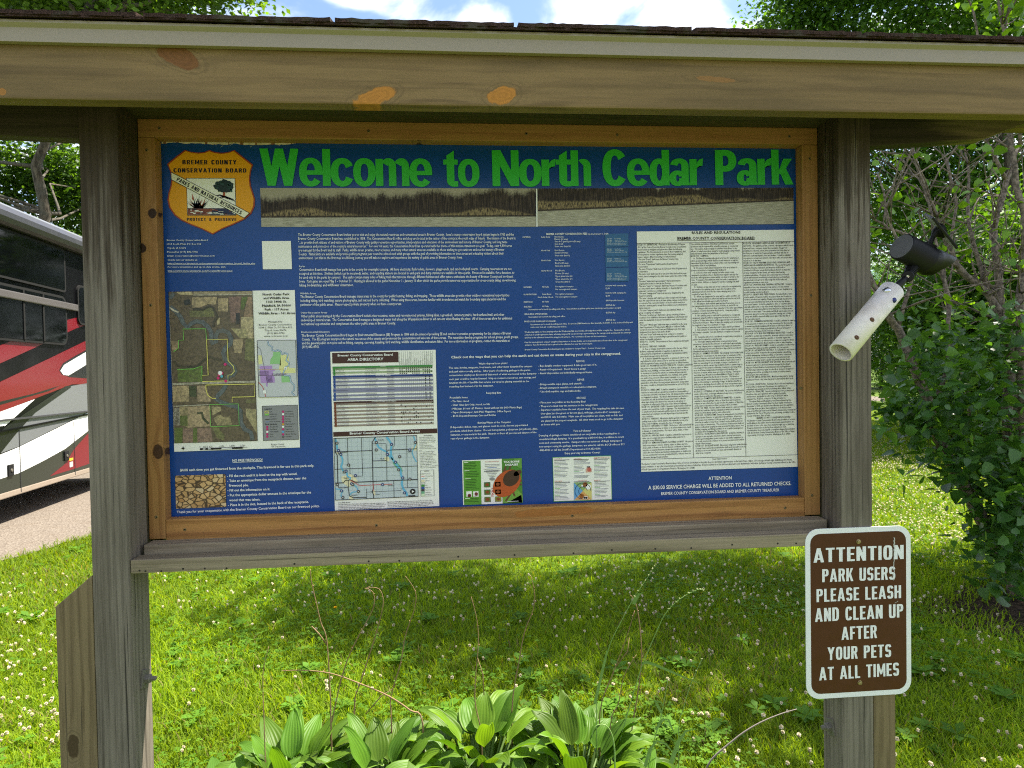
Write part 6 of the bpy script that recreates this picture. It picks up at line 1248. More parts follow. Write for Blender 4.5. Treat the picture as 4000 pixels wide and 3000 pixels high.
# hidden behind the display, seen only from a step aside
for i, (px, d, h) in enumerate(((1100, 30, 6.0), (1800, 28, 6.4), (2500, 26, 6.0))):
    b = gp(px, d); tree('broadleaf_tree', ('leafy tree far across the lawn behind the left half of the display', 'leafy tree far across the lawn behind the middle of the display', 'leafy tree far across the lawn behind the right half of the display')[i], b, b + Vector((0, 0, h * 1.2)), .2, [((b.x, b.y, h), (5.0, 3.5, 5.2))], 240, 90, .24, .6, 130 + i, 'trees across the lawn')
# right side woods
DK = ((.030, .082, .012), (.080, .165, .024))
b = gp(3960, 15.5); tree('broadleaf_tree', 'tall tree whose crown shows above the right end of the roof', b, b + Vector((-.3, 0, 12)), .2, [(at(3500, -160, 15), (3.2, 2.4, 2.9)), (at(3150, 60, 15.5), (1.1, 1, .9)), (at(3560, 640, 16.5), (2.2, 1.2, 1.6)), (at(3440, 860, 19), (2.0, 1.0, 1.9))], 420, 140, .12, .36, 201, 'woods right of the kiosk', ((.036, .095, .016), (.080, .165, .028)), nl=20)
b = gp(4050, 17); tree('broadleaf_tree', 'tall dense tree at the top right corner behind the shrub', b, b + Vector((0, 0, 12)), .22, [(at(4000, -60, 17), (3.4, 2.4, 3.2)), (at(4100, 700, 17), (3.2, 2, 2.6))], 330, 140, .12, .42, 202, 'woods right of the kiosk', DK, nl=20)
for i, (px, d, z, r, lab) in enumerate(((3440, 44, 5.5, 5.2, 'dark tree at the far edge of the lawn beside the right post'), (3680, 40, 5.5, 5.0, 'dark leafy tree behind the spotlight'), (3860, 14, 2.6, 2.4, 'dense dark tree directly behind the big shrub'), (4150, 12, 2.8, 2.5, 'dark understorey tree at the right edge of the photo'), (3560, 54, 9.0, 7.5, 'tall tree far beyond the lawn behind the right bracket'), (3900, 26, 6.0, 4.2, 'tall tree deep in the woods behind the shrub'), (3300, 46, 5.5, 4.6, 'leafy tree across the lawn hidden by the right post'))):
    b = gp(px, d); tree('broadleaf_tree', lab, b, b + Vector((.2, 0, z + r * .5)), .13, [((b.x, b.y, z), (r, r * .8, r)), ((b.x - .3, b.y - .6, z * .42), (r * .95, r * .7, r * .5))], 330, 150, .105, .34, 210 + i, 'woods right of the kiosk', DK, nl=16)
# trees outside the frame whose crowns dapple the lawn
def over(label, gx, gy, h, r, nc, seed, bx, by):
    q = Vector((gx, gy, 0)) + SUN * (h / SUN.z); tree('overhanging_tree', label, (bx, by, 0), (bx - .3, by, h + .8), .18, [((q.x, q.y, q.z), r)], nc, 42, .13, .30, seed, 'shade trees beside the kiosk', nl=12)
over('shade tree right of the kiosk with boughs over the lawn', .5, 2.45, 7.6, (2.1, .62, .6), 62, 301, 7.5, 4.2)
over('shade tree right of the shrub with boughs over the clover', 2.2, 2.9, 9.0, (1.5, .65, .7), 50, 302, 9.5, 5.0)
over('shade tree near the shrub with low boughs over the sign', 2.3, 1.25, 7.2, (1.0, .45, .5), 42, 304, 7.2, 2.2)
over('small shade tree right of the photo with thin boughs over the stalks', -.7, 3.2, 8.4, (.9, .35, .5), 20, 305, 8.6, 3.4)
over('shade tree behind the shrub casting shade on the far lawn', 6.0, 14.0, 11.0, (3.2, 1.0, .8), 70, 303, 14.5, 15)

# ------------------------------------------------------------------ big shrub right of the post
rr_ = random.Random(77); rng = np.random.default_rng(77)
shrub = empty('lilac_shrub', (SB.x, SB.y, 0), 'tall open shrub with grey stems and heart shaped leaves right of the kiosk', 'shrub')
bm = bmesh.new(); nodes = []
def stem(pl, dep, r0, r1, ddep=0.0, base=True):
    n = len(pl); pts = [V(p[0], p[1], dep + ddep * i / max(1, n - 1)) for i, p in enumerate(pl)]
    if base: pts = [Vector((pts[0].x + .05, pts[0].y, -.05))] + pts
    m = len(pts); fine = []
    for i in range(m - 1):
        for q in range(3): fine.append(pts[i].lerp(pts[i + 1], q / 3) + Vector((rr_.uniform(-1, 1), 0, rr_.uniform(-1, 1))) * .012)
    fine.append(pts[-1]); tube(bm, fine, [r0 + (r1 - r0) * i / (len(fine) - 1) for i in range(len(fine))], 8); nodes.extend((p, r0 + (r1 - r0) * i / len(fine)) for i, p in enumerate(fine) if i > 2)
stem([(3960, 2260), (3850, 2050), (3760, 1884), (3690, 1760), (3640, 1640), (3601, 1500), (3511, 1292), (3440, 1190), (3380, 1040)], 4.3, .052, .018, -.2)
stem([(3990, 2250), (3940, 1900), (3935, 1600), (3945, 1330), (3925, 1250), (3859, 1148), (3741, 1039), (3680, 900), (3620, 760), (3560, 560)], 4.35, .045, .010, .1)
stem([(4010, 2200), (3985, 1700), (3930, 1330), (3900, 1120), (3880, 900), (3930, 700), (3990, 560)], 4.4, .042, .014, .3)
stem([(4040, 2200), (4010, 1750), (3980, 1400), (3985, 1150), (4010, 900), (3960, 640), (3930, 480)], 4.2, .045, .012)
stem([(4000, 2250), (3900, 1950), (3810, 1700), (3760, 1450), (3700, 1250), (3690, 1050), (3740, 800), (3700, 620)], 4.7, .03, .007, .3)
stem([(3640, 1640), (3700, 1420), (3705, 1180), (3650, 900), (3600, 700)], 4.2, .018, .006, .2, False); stem([(3511, 1292), (3560, 1080), (3480, 880), (3430, 680)], 4.15, .014, .005, -.1, False)
stem([(3741, 1039), (3620, 960), (3500, 900), (3420, 860), (3340, 800)], 4.4, .015, .005, 0, False); stem([(3859, 1148), (3780, 880), (3790, 700), (3760, 540)], 4.4, .016, .005, .2, False)
stem([(3930, 700), (3860, 560), (3850, 300), (3800, 60), (3760, -80)], 4.6, .014, .005, 0, False); stem([(3990, 560), (3960, 250), (3900, 20), (3880, -100)], 4.5, .014, .005, 0, False)
tips = []
for k_ in range(260):
    p, r = nodes[rr_.randrange(len(nodes))]
    if p.z < 1.75: continue
    d = Vector((rr_.uniform(-1, .8), rr_.uniform(-.7, .7), rr_.uniform(.0, 1.1))).normalized(); L = rr_.uniform(.25, .95); pts = [p]; dd = d
    for q in range(4): dd = (dd + Vector((rr_.uniform(-.35, .35), rr_.uniform(-.3, .3), rr_.uniform(-.2, .35)))).normalized(); pts.append(pts[-1] + dd * L / 4)
    tube(bm, pts, [min(r * .6, .007), .005, .004, .003, .002], 5); tips += pts[2:]
bm_obj('stems', bm, tb.mat, shrub, True)
def region(poly, n, d0, d1):
    x0, x1 = min(p[0] for p in poly), max(p[0] for p in poly); y0, y1 = min(p[1] for p in poly), max(p[1] for p in poly); o = []
    while len(o) < n:
        x, y = rng.uniform(x0, x1), rng.uniform(y0, y1); ins = False
        for (ax_, ay), (bx, by) in zip(poly, poly[1:] + poly[:1]):
            if (ay > y) != (by > y) and x < (bx - ax_) * (y - ay) / (by - ay) + ax_: ins = not ins
        if ins: o.append(tuple(V(x, y, rng.uniform(d0, d1))))
    return np.array(o)
def jclump(P, per, sp_): q = np.repeat(P, per, 0); return q + rng.normal(size=q.shape) * sp_
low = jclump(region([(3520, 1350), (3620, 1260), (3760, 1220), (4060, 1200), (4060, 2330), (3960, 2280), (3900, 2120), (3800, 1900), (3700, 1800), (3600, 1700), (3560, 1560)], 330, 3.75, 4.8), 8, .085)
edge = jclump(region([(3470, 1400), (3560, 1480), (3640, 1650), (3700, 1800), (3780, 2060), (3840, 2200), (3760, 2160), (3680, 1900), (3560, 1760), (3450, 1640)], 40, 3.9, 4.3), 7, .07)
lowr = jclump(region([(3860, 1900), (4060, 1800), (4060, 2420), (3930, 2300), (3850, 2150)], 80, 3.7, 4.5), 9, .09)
upl = np.array([tuple(tips[i]) for i in rng.integers(0, len(tips), 420)]); upl = upl + rng.normal(size=upl.shape) * .05
hi = jclump(region([(3740, -60), (4060, -60), (4060, 140), (3860, 150), (3760, 90)], 26, 4.3, 4.8), 5, .07)
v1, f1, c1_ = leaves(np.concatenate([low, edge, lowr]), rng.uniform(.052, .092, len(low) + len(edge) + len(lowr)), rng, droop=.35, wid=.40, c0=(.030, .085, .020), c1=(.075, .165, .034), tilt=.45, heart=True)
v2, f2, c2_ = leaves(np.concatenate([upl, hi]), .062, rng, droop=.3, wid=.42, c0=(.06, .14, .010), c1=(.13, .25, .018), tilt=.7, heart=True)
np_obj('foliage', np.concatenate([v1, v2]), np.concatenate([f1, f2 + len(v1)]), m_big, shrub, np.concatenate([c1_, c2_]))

# ------------------------------------------------------------------ hostas
hm = NT('hosta_leaf'); hc = hm.attr('Col'); hm.leafy(hc, hm.mix(1.0, hc, (1.7, 1.6, .40, 1), 'MULTIPLY'), .46, .38, .28)
def hosta(name, label, cx_, cy_, specs, seed):
    rg_ = random.Random(seed); t = empty(name, (cx_, cy_, 0), label, 'hosta', 'hostas behind the kiosk'); V_ = []; F_ = []; Cc = []; bm = bmesh.new(); nu, nv = 11, 25
    for (az, hgt, reach, L, wd, tilt0, droop) in specs:
        a = R(az); dr = Vector((math.cos(a), math.sin(a), 0)); sd = Vector((-math.sin(a), math.cos(a), 0)); b0 = Vector((cx_, cy_, 0)) + dr * .03; p0 = Vector((cx_, cy_, 0)) + dr * reach + Vector((0, 0, hgt))
        tube(bm, [b0, b0.lerp(p0, .5) + Vector((0, 0, hgt * .10)), p0], [.006, .005, .0045], 6, False)
        k = len(V_); tl = R(tilt0); pos = p0.copy(); tw = rg_.uniform(-.5, .5); base = rg_.choice((rg_.uniform(.5, .75), rg_.uniform(.75, 1.1), rg_.uniform(.8, 1.15))); yel = rg_.random()
        for i in range(nu):
            u = i / (nu - 1); e = tl - R(droop) * u; fw = dr * math.cos(e) + Vector((0, 0, math.sin(e))); up = Vector((0, 0, math.cos(e))) - dr * math.sin(e)
            if i: pos = pos + fw * (L / (nu - 1))
            w = wd * (math.sin(math.pi * min(1, u ** .66)) ** .85) * .5 + (.002 if 0 < i < nu - 1 else 0); 
            for j in range(nv):
                s_ = (j / (nv - 1)) * 2 - 1; rib = math.cos(s_ * math.pi * 7.0); cup = .28 * abs(s_) ** 1.6 - .10; wave = .006 * math.sin(u * 9 + seed + j * .02) * abs(s_) ** 2
                q = pos + (sd * math.cos(tw * .5) + up * math.sin(tw * .5)) * (w * s_) + up * (w * cup + rib * .0016 * math.sin(math.pi * u) + wave)
                V_.append(tuple(q)); m = .5 + .5 * rib; g1 = (.070 + .05 * yel, .175 + .05 * yel, .014); g2 = (.098 + .06 * yel, .215 + .05 * yel, .020)
                Cc.append(tuple((g1[n] * m + g2[n] * (1 - m)) * base for n in range(3)) + (1,))
        for i in range(nu - 1):
            for j in range(nv - 1): F_.append((k + i * nv + j, k + i * nv + j + 1, k + (i + 1) * nv + j + 1, k + (i + 1) * nv + j))
    np_obj('foliage', V_, F_, hm.mat, t, Cc, True); bm_obj('leaf_stalks', bm, plain('hosta_stalk', (.10, .17, .04, 1), .5), t, True)
def specs(n, hmax, seed, L=.168):
    rg_ = random.Random(seed); o = []
    for i in range(n):
        az = 360 * i / n * 2.399 + rg_.uniform(-20, 20); t = rg_.random() ** .8; h = hmax * (.82 - .52 * t) ; reach = .05 + .24 * t
        o.append((az, h * .62, reach, L * rg_.uniform(.8, 1.3), L * rg_.uniform(.40, .52), 80 - 62 * t + rg_.uniform(-10, 10), 38 + 62 * t + rg_.uniform(-10, 25)))
    return o
for i, (px, dep, n, hm_, lab) in enumerate(((870, 2.10, 34, .22, 'low hosta at the left end of the row of hostas'), (1130, 2.28, 46, .36, 'broad light green hosta left of the middle of the row'), (1480, 2.24, 60, .38, 'full hosta with many upright ribbed leaves under the display'), (1880, 2.32, 62, .50, 'tallest hosta in the row with upright pointed leaves'), (2260, 2.28, 52, .43, 'hosta at the right end of the row beside the grass stalks'), (1700, 2.02, 44, .24, 'short hosta in front of the two fullest hostas'), (2420, 2.08, 24, .20, 'small low hosta in front of the right grass stalks'), (1260, 2.02, 34, .22, 'small hosta in front of the light green hosta'), (2050, 2.04, 36, .26, 'low hosta in front of the tallest one'))):
    p = V(px, 2900, dep); hosta('hosta_plant', lab, p.x, p.y, specs(int(n * 1.5), hm_, 400 + i), 400 + i)

# dry stalks and grass stalks
m_dry = plain('dry_stalk', (.25, .165, .09, 1), .8, 0, .2, .35, 60); m_gst = plain('green_stalk', (.20, .33, .09, 1), .5, 0, .3, .2, 60)
q2, q3 = Z(1000, 2250, .45208), Z(2000, 2250, .45208)
def stalk(name, pl, z, dep, r0, r1, mat, label, group, dd=0.0, ground=True, extra=()):
    t = empty(name, (0, 0, 0), label, 'stalk' if 'dry' in name or 'twig' in name else 'grass stalk', group); n = len(pl)
    pts = [V(*z(*p), dep + dd * i / max(1, n - 1)) for i, p in enumerate(pl)]; t.location = (pts[0].x, pts[0].y, 0)
    if ground: pts = [Vector((pts[0].x, pts[0].y, 0))] + pts
    fine = []
    for i in range(len(pts) - 1):
        a, b, c, d = pts[max(i - 1, 0)], pts[i], pts[i + 1], pts[min(i + 2, len(pts) - 1)]
        for q in range(4): u = q / 4; fine.append(.5 * ((2 * b) + (c - a) * u + (2 * a - 5 * b + 4 * c - d) * u * u + (3 * b - a - 3 * c + d) * u ** 3))
    fine.append(pts[-1]); bm = bmesh.new(); m = len(fine); tube(bm, fine, [r0 + (r1 - r0) * i / (m - 1) for i in range(m)], 6)
    for ex in extra: tube(bm, [V(*z(*p), dep) for p in ex], [r0 * .8, r1][:1] * (len(ex) - 1) + [r1], 6)
    if 'dry' in name:
        for i in range(3, m, 3): p = fine[i]; s_ = rr_.uniform(.7, 1.5); tube(bm, [p, p + Vector((rr_.uniform(-1, 1), rr_.uniform(-1, 1), .6)).normalized() * .006 * s_], [r1 * 1.4, r1 * .6], 5)
    bm_obj('stem', bm, mat, t, True); return t, fine
D = 'dry flower stalks among the hostas'
stalk('dry_stalk', [(650, 1360), (640, 1000), (620, 650), (600, 500), (560, 400), (520, 230), (480, 50), (468, -60)], q2, 2.35, .0030, .0016, m_dry, 'tall forked dry stalk standing left of the other dry stalks', D, extra=([(610, 590), (545, 500), (480, 432)],))
stalk('dry_stalk', [(645, 1380), (700, 1050), (770, 780), (860, 570), (970, 370), (1020, 250), (1010, 140), (940, 105)], q2, 2.38, .0028, .0012, m_dry, 'dry stalk sharing its foot with the tall forked stalk and leaning right', D)
stalk('dry_stalk', [(850, 1130), (900, 930), (990, 650), (1060, 420), (1100, 220), (1060, 110), (950, 100)], q2, 2.45, .0030, .0012, m_dry, 'dry stalk with a hooked tip crossing the leaning one', D)
stalk('dry_stalk', [(1170, 1240), (1165, 1050), (1250, 750), (1290, 520), (1370, 280), (1375, 130), (1290, 0)], q2, 2.40, .0028, .0012, m_dry, 'dry stalk behind the fullest hosta bending left at the top', D, extra=([(950, 1190), (1080, 1040), (1180, 975)],))
stalk('dry_stalk', [(1440, 1270), (1330, 1160), (1150, 1040), (900, 930), (640, 840), (400, 815), (220, 820)], q2, 2.32, .0036, .0014, m_dry, 'dry stalk fallen nearly flat across the upright stalks', D)
stalk('dry_stalk', [(1945, 1370), (1890, 1050), (1920, 600), (1910, 390), (1860, 180)], q2, 2.36, .0026, .0012, m_dry, 'thin dry stalk rising from the tallest hosta', D, extra=([(1970, 1030), (1960, 850), (1912, 700)],))
stalk('dry_stalk', [(0, 1150), (60, 740), (110, 480), (180, 300), (195, 150), (165, 5)], q3, 2.40, .0028, .0012, m_dry, 'dry stalk right of the tallest hosta with a curved tip', D)
stalk('dry_stalk', [(1030, 1390), (1090, 1000), (1120, 700), (1100, 400), (1070, 240), (1030, 170)], q3, 2.38, .0030, .0014, m_dry, 'straight dry stalk beside the green grass stalks', D)
stalk('dry_stalk', [(760, 1180), (870, 850), (980, 560), (1060, 300)], q3, 2.42, .0026, .0012, m_dry, 'dry stalk leaning right towards the straight one', D, extra=([(900, 780), (1000, 650), (1012, 535)],))
stalk('dry_stalk', [(850, 1290), (920, 1100), (970, 860), (1075, 680)], q3, 2.33, .0022, .0011, m_dry, 'short dry stalk at the foot of the grass stalks', D)
stalk('dry_stalk', [(75, 1400), (60, 1000), (65, 800), (110, 610)], q2, 2.30, .0024, .0012, m_dry, 'lone dry stalk left of the light green hosta', D)
stalk('dead_twig', [(1680, 1659), (1900, 1430), (2100, 1290), (2300, 1200), (2460, 1150)], q3, 2.28, .0040, .0016, plain('grey_dead_twig', (.20, .17, .15, 1), .8), 'grey dead twig lying slanted in front of the right post', 'dead twigs')
GS = 'green grass stalks by the hostas'
def seedhead(t, fine, n, L, wdt, col=(.30, .34, .16, 1)):
    bm = bmesh.new()
    for i in range(max(0, len(fine) - n), len(fine)):
        for q in range(3): d = Vector((rr_.uniform(-1, 1), rr_.uniform(-1, 1), rr_.uniform(.3, 1.2))).normalized(); tube(bm, [fine[i], fine[i] + d * wdt * .5, fine[i] + d * wdt], [.0006, .0016, .0003], 5)
    bm_obj('seed_head', bm, plain('seed_head', col, .7), t)
def blade(t, pl, z, dep, w):
    bm = bmesh.new(); pts = [V(*z(*p), dep) for p in pl]; n = len(pts); prev = None
    for i, p in enumerate(pts):
        u = i / (n - 1); ww = w * (1 - u ** 2.5) * .5 + .0003; d = (pts[min(i + 1, n - 1)] - pts[max(i - 1, 0)]).normalized(); s_ = d.cross(Vector((0, 1, .2))).normalized(); cur = [bm.verts.new(p - s_ * ww), bm.verts.new(p + Vector((0, ww * .4, 0))), bm.verts.new(p + s_ * ww)]
        if prev: bm.faces.new((prev[0], prev[1], cur[1], cur[0])); bm.faces.new((prev[1], prev[2], cur[2], cur[1]))
        prev = cur
    bm_obj('leaf_blade', bm, m_gst, t, True)
t, f = stalk('grass_stalk', [(900, 1600), (980, 1250), (1100, 850), (1130, 760), (1250, 480), (1330, 320), (1450, 200), (1600, 120), (1660, 128)], q3, 2.30, .0022, .0009, m_gst, 'grass stalk with a drooping seed head arching right', GS); seedhead(t, f, 12, .1, .007); blade(t, [(1120, 760), (1160, 742), (1230, 765), (1350, 815), (1500, 880), (1640, 932)], q3, 2.30, .012)
t, f = stalk('grass_stalk', [(730, 1100), (770, 900), (840, 610), (950, 380), (1060, 180), (1180, 0), (1240, -100)], q3, 2.33, .0020, .0009, m_gst, 'tallest grass stalk with an upright pale seed head', GS); seedhead(t, f, 9, .1, .006, (.42, .42, .24, 1)); blade(t, [(1050, 245), (1075, 190), (1100, 155), (1138, 140)], q3, 2.33, .014); blade(t, [(715, 1105), (760, 910), (800, 740), (820, 660), (812, 640)], q3, 2.31, .011)
t, f = stalk('grass_stalk', [(1180, 1640), (1290, 1200), (1350, 880)], q3, 2.22, .0022, .0010, m_gst, 'short upright grass stalk near the right hosta', GS); blade(t, [(1290, 1180), (1250, 1100), (1225, 1080), (1290, 1090), (1320, 1160)], q3, 2.22, .009); blade(t, [(1150, 1650), (1190, 1500), (1250, 1425), (1330, 1450), (1420, 1560)], q3, 2.18, .012)
t, f = stalk('grass_stalk', [(1440, 1330), (1480, 1150), (1540, 950), (1640, 720)], q3, 2.30, .0020, .0009, m_gst, 'grass stalk with a thin bristly head in front of the clover', GS); seedhead(t, f, 5, .1, .005); blade(t, [(1240, 1330), (1300, 1240), (1350, 1240), (1420, 1400)], q3, 2.24, .012); blade(t, [(1370, 1620), (1440, 1430), (1500, 1340), (1580, 1325)], q3, 2.2, .016)
t, f = stalk('grass_stalk', [(890, 1640), (880, 1450), (850, 1340), (800, 1285), (720, 1300), (690, 1400)], q3, 2.12, .0030, .0012, m_gst, 'grass blade bent over in an arch in front of the right hosta', GS)

# ------------------------------------------------------------------ grass, clover, flowers
axd = Vector((RM[0, 1], RM[1, 1], 0)).normalized(); axr = Vector((axd.y, -axd.x, 0))
def scatter(n, d0, d1, spread=1.12, p=1.0):
    u = rg.uniform(0, 1, n); d = d0 * (d1 / d0) ** u; l = rg.uniform(-1, 1, n) * (d * spread + .35)
    x = CAM.x + axd.x * d + axr.x * l; y = CAM.y + axd.y * d + axr.y * l
    side = (x - E0.x) * en.x + (y - E0.y) * en.y; t_ = (x - E0.x) * ed.x + (y - E0.y) * ed.y
    off = .10 * np.sin(t_ * 1.7) + .06 * np.sin(t_ * 4.3 + 1) + .03 * np.sin(t_ * 11)
    ok = side < off + rg.exponential(.05, n) - .02
    ok &= ((x - SB.x - .35) / 1.2) ** 2 + ((y - SB.y + .15) / .62) ** 2 > rg.uniform(.15, 1.1, n)
    ok &= ~((np.abs(np.abs(x - .025) - .95) < .14) & (np.abs(y - .045) < .06))
    return x[ok], y[ok], d[ok]
def vn(x, y, s, seed):      # cheap value noise
    r_ = np.random.default_rng(seed); a = r_.uniform(0, 6.28, 8); k1 = r_.normal(size=(8, 2)) * s; return sum(np.sin(x * k1[i, 0] + y * k1[i, 1] + a[i]) for i in range(8)) / 4
x, y, d = scatter(520000, 1.7, 24); n = len(x); P = np.stack([x, y, np.zeros(n)], 1)
ht = rg.uniform(.025, .062, n) * (1 + .25 * vn(x, y, 1.6, 5)) * np.where(rg.random(n) < .05, 1.5, 1); wdt = rg.uniform(.0011, .0022, n) * (1 + d / 4.5); az = rg.uniform(0, 6.28, n); ln = rg.uniform(.3, 1.2, n) * ht
D_ = np.stack([np.cos(az), np.sin(az), np.zeros(n)], 1); a2 = az + rg.uniform(-.9, .9, n) + 1.57; S_ = np.stack([np.cos(a2), np.sin(a2), np.zeros(n)], 1) * wdt[:, None]; U_ = np.array((0, 0, 1.0))
mid = P + D_ * (ln * .35)[:, None] + U_ * (ht * .6)[:, None]; tip = P + D_ * ln[:, None] + U_ * ht[:, None]
v = np.stack([P - S_, P + S_, mid - S_ * .8, mid + S_ * .8, tip], 1).reshape(-1, 3); b = np.arange(n)[:, None] * 5
f = np.concatenate([b + np.array(q) for q in ((0, 1, 3), (0, 3, 2), (2, 3, 4))], 0)
t = rg.uniform(0, 1, (n, 1)); dry = (rg.random((n, 1)) < (.05 + .08 * (vn(x, y, 1.1, 9)[:, None] > .4))); c = np.array((.105, .190, .009)) * (1 - t) + np.array((.245, .345, .018)) * t; c = np.where(dry, np.array((.24, .20, .085)), c); c = c * (1 + .30 * vn(x, y, .9, 7) + .15 * vn(x, y, 3.5, 8))[:, None].clip(.45, 1.6)
c = np.hstack([c, np.ones((n, 1))]); setp(np_obj('grass', v, f, m_grass, None, np.repeat(c, 5, 0), loc=(0, 0, 0)), kind='stuff')
# clover and broad weeds as one ground cover
x, y, d = scatter(46000, 1.8, 9); k_ = -.25 + vn(x, y, 1.3, 21) + vn(x, y, 3.1, 22) * .5 + .35 * (x > .6) > rg.uniform(-.3, 1.0, len(x)); x, y, d = x[k_], y[k_], d[k_]; n = len(x)
zc = rg.uniform(.035, .075, n); base = np.stack([x, y, zc], 1); sz = rg.uniform(.007, .012, n) * (1 + d / 18); a0 = rg.uniform(0, 6.28, n); vs = []; 
for q in range(3):
    a = a0 + q * 2.094; dd = np.stack([np.cos(a), np.sin(a), rg.uniform(-.15, .35, n)], 1); ss = np.stack([-np.sin(a), np.cos(a), np.zeros(n)], 1); L_ = sz[:, None] * 1.5
    vs.append(np.stack([base, base + dd * L_ * .6 + ss * L_ * .45, base + dd * L_, base + dd * L_ * .6 - ss * L_ * .45], 1))
v = np.concatenate(vs).reshape(-1, 3); f = np.arange(3 * n)[:, None] * 4 + np.array((0, 1, 2, 3)); t = rg.uniform(0, 1, (n, 1)); c = np.array((.060, .150, .010)) * (1 - t) + np.array((.120, .235, .016)) * t; c = np.repeat(np.tile(np.hstack([c, np.ones((n, 1))]), (3, 1)), 4, 0)
wx, wy, wd_ = scatter(330, 1.9, 9); W_ = []; Wc = []
for X_, Y_ in zip(wx, wy):
    m = rg.integers(5, 9); a0_ = rg.uniform(0, 6.28); Lw = rg.uniform(.035, .08); cw = np.array((.085, .190, .018)) * rg.uniform(.75, 1.35)
    for q in range(m):
        a = a0_ + q * 6.28 / m + rg.uniform(-.3, .3); dd = np.array((math.cos(a), math.sin(a), rg.uniform(.15, .6))); ss = np.array((-math.sin(a), math.cos(a), 0)) * Lw * .27; p = np.array((X_, Y_, .03)); e = p + dd * Lw; e[2] -= .012
        W_ += [p, p + dd * Lw * .55 + ss, e, p + dd * Lw * .55 - ss]; Wc += [tuple(cw * rg.uniform(.85, 1.15)) + (1,)] * 4
nW = len(W_) // 4; f2 = np.arange(nW)[:, None] * 4 + np.array((0, 1, 2, 3)) + len(v)
setp(np_obj('ground_cover', np.concatenate([v, np.array(W_)]), np.concatenate([f, f2]), m_weed, None, np.concatenate([c, np.array(Wc)]), loc=(0, 0, 0)), kind='stuff')
# white clover heads
boxes = [((620, 2260), (2180, 2450), 90), ((2250, 3150), (2170, 2420), 150), ((2500, 3200), (2400, 3000), 75), ((3400, 4000), (2420, 3000), 50), ((3400, 3760), (1820, 2120), 620), ((3400, 3620), (1700, 1830), 420), ((0, 250), (2520, 2900), 60), ((0, 360), (2230, 2520), 46), ((600, 3100), (2230, 2380), 120), ((1000, 2500), (2450, 2700), 40), ((3400, 3900), (2100, 2400), 90), ((2100, 2600), (2700, 3000), 14), ((620, 1000), (2500, 3000), 8)]
fl = []
for (xa, xb), (ya, yb), n in boxes:
    for i in range(n):
        p = G(rg.uniform(xa, xb), rg.uniform(ya, yb), .075); 
        if (p - E0).dot(en) < -.05 and p.y > .35: fl.append((p.x, p.y, .075 + rg.uniform(-.018, .022)))
fl.sort(key=lambda p: (Vector(p) - CAM).length)
fm_ = NT('clover_flower'); fc = fm_.attr('Col'); fm_.leafy(fc, fc, .7, .25, .2)
def clover_mesh(seed, petals, stem_=True):
    r_ = np.random.default_rng(seed); vs, fs, cs = [], [], []
    for i in range(petals):
        d = unit(r_.normal(size=(1, 3)) + np.array([[0, 0, .35]]))[0]; s_ = np.cross(d, (0, 0, 1)); s_ = s_ / (np.linalg.norm(s_) + 1e-6); L = r_.uniform(.0080, .0105); w = .0024; p = d * .0018; k = len(vs)
        b = np.array((0, 0, .003)) if d[2] < .2 else np.zeros(3); e = d * L - b * .5; vs += [p, (p + e) * .5 + s_ * w, e + s_ * w * .4, e - s_ * w * .4, (p + e) * .5 - s_ * w]; fs += [(k, k + 1, k + 4), (k + 1, k + 2, k + 4), (k + 2, k + 3, k + 4)]
        lowp = d[2] < -.1; cc = (.46, .33, .24) if lowp and r_.random() < .6 else (.76, .69, .52); cs += [cc + (1,)] * 5
    if stem_:
        k = len(vs); vs += [np.array(q) for q in ((.0008, 0, 0), (-.0008, 0, 0), (0, 0, -.075))]; fs.append((k, k + 1, k + 2)); cs += [(.07, .14, .03, 1)] * 3
    return np.array(vs), np.array(fs), np.array(cs)
protos = []
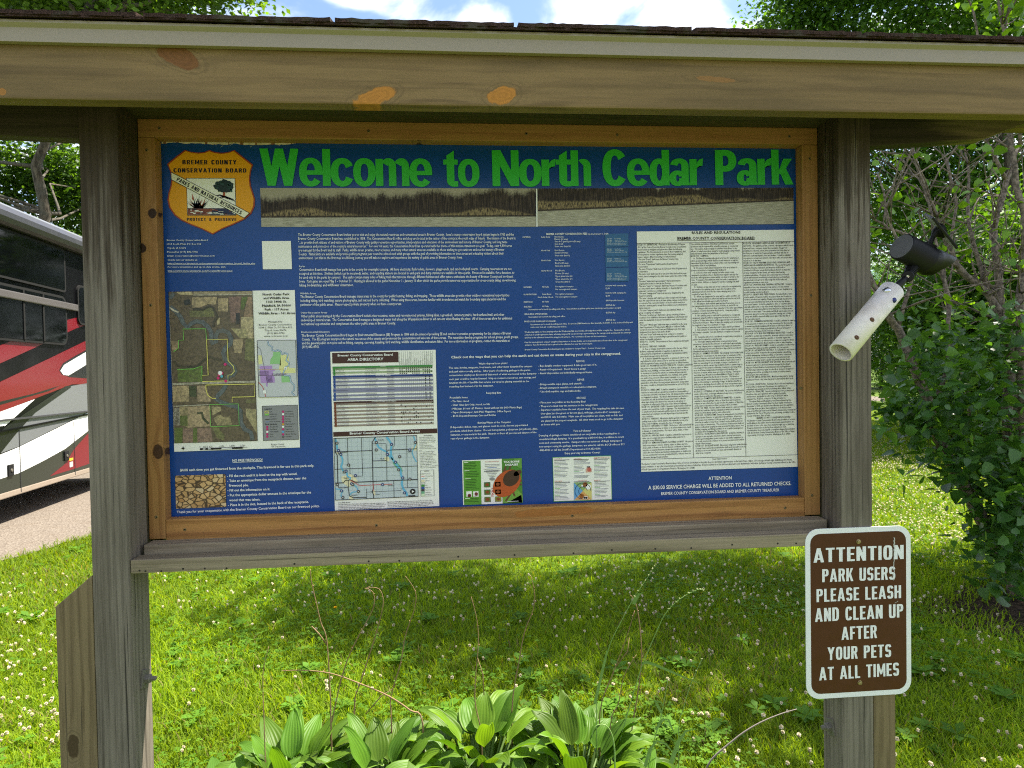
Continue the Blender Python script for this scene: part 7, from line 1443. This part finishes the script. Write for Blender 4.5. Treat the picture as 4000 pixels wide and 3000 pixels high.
for s_ in range(4):
    v, f, c = clover_mesh(500 + s_, 70); me = bpy.data.meshes.new('clover_flower'); me.from_pydata([tuple(q) for q in v], [], [tuple(int(i) for i in q) for q in f]); ca = me.color_attributes.new('Col', 'FLOAT_COLOR', 'POINT'); ca.data.foreach_set('color', c.astype(np.float32).ravel()); me.materials.append(fm_.mat); protos.append(me)
for i, p in enumerate(fl[:300]):
    o = bpy.data.objects.new('clover_flower', protos[i % 4]); C.objects.link(o); o.location = p; o.rotation_euler = (rg.uniform(-.4, .4), rg.uniform(-.4, .4), rg.uniform(0, 6.28)); s_ = rg.uniform(.65, 1.0); o.scale = (s_, s_, s_)
    setp(o, 'small round white clover flower standing in the mown lawn', 'flower', 'white clover flowers in the lawn')
v, f, c = clover_mesh(520, 22, False); m = fl[300:]; n = len(m)
VV = np.concatenate([v * rg.uniform(.8, 1.15) @ np.array(Euler((0, 0, rg.uniform(0, 6.28))).to_matrix()).T + np.array(p) for p in m]); FF = np.concatenate([f + len(v) * i for i in range(n)])
setp(np_obj('clover_flowers', VV, FF, fm_.mat, None, np.tile(c, (n, 1)), loc=(0, 0, 0)), kind='stuff')
p = G(*q2(685, 262), .07); me_v, me_f, me_c = clover_mesh(540, 60); me_c[:, :3] = np.where(me_c[:, :1] > .3, np.array((.85, .50, .01)), me_c[:, :3])
o = np_obj('dandelion', me_v * np.array((1.25, 1.25, .6)), me_f, fm_.mat, None, me_c, loc=(p.x, p.y, .065)); setp(o, 'single yellow dandelion flower in the lawn below the display', 'flower')
# unseen trees added behind the photographer to cut sky light on the display and stand in its reflections
for i, (X, Y, z, r, lab) in enumerate(((-12, -22, 6.0, 5.0, 'tree far behind the photographer on the left'), (1.5, -30, 6.5, 5.4, 'tree far behind the photographer in the middle'), (13, -24, 6.0, 5.0, 'tree far behind the photographer on the right'))):
    tree('broadleaf_tree', lab, (X, Y, 0), (X, Y, z * 1.3), .22, [((X, Y, z), (r, r * .7, r * .85)), ((X + .5, Y + .6, z * .5), (r * .8, r * .5, r * .5))], 150, 80, .24, .55, 600 + i, 'trees behind the photographer')
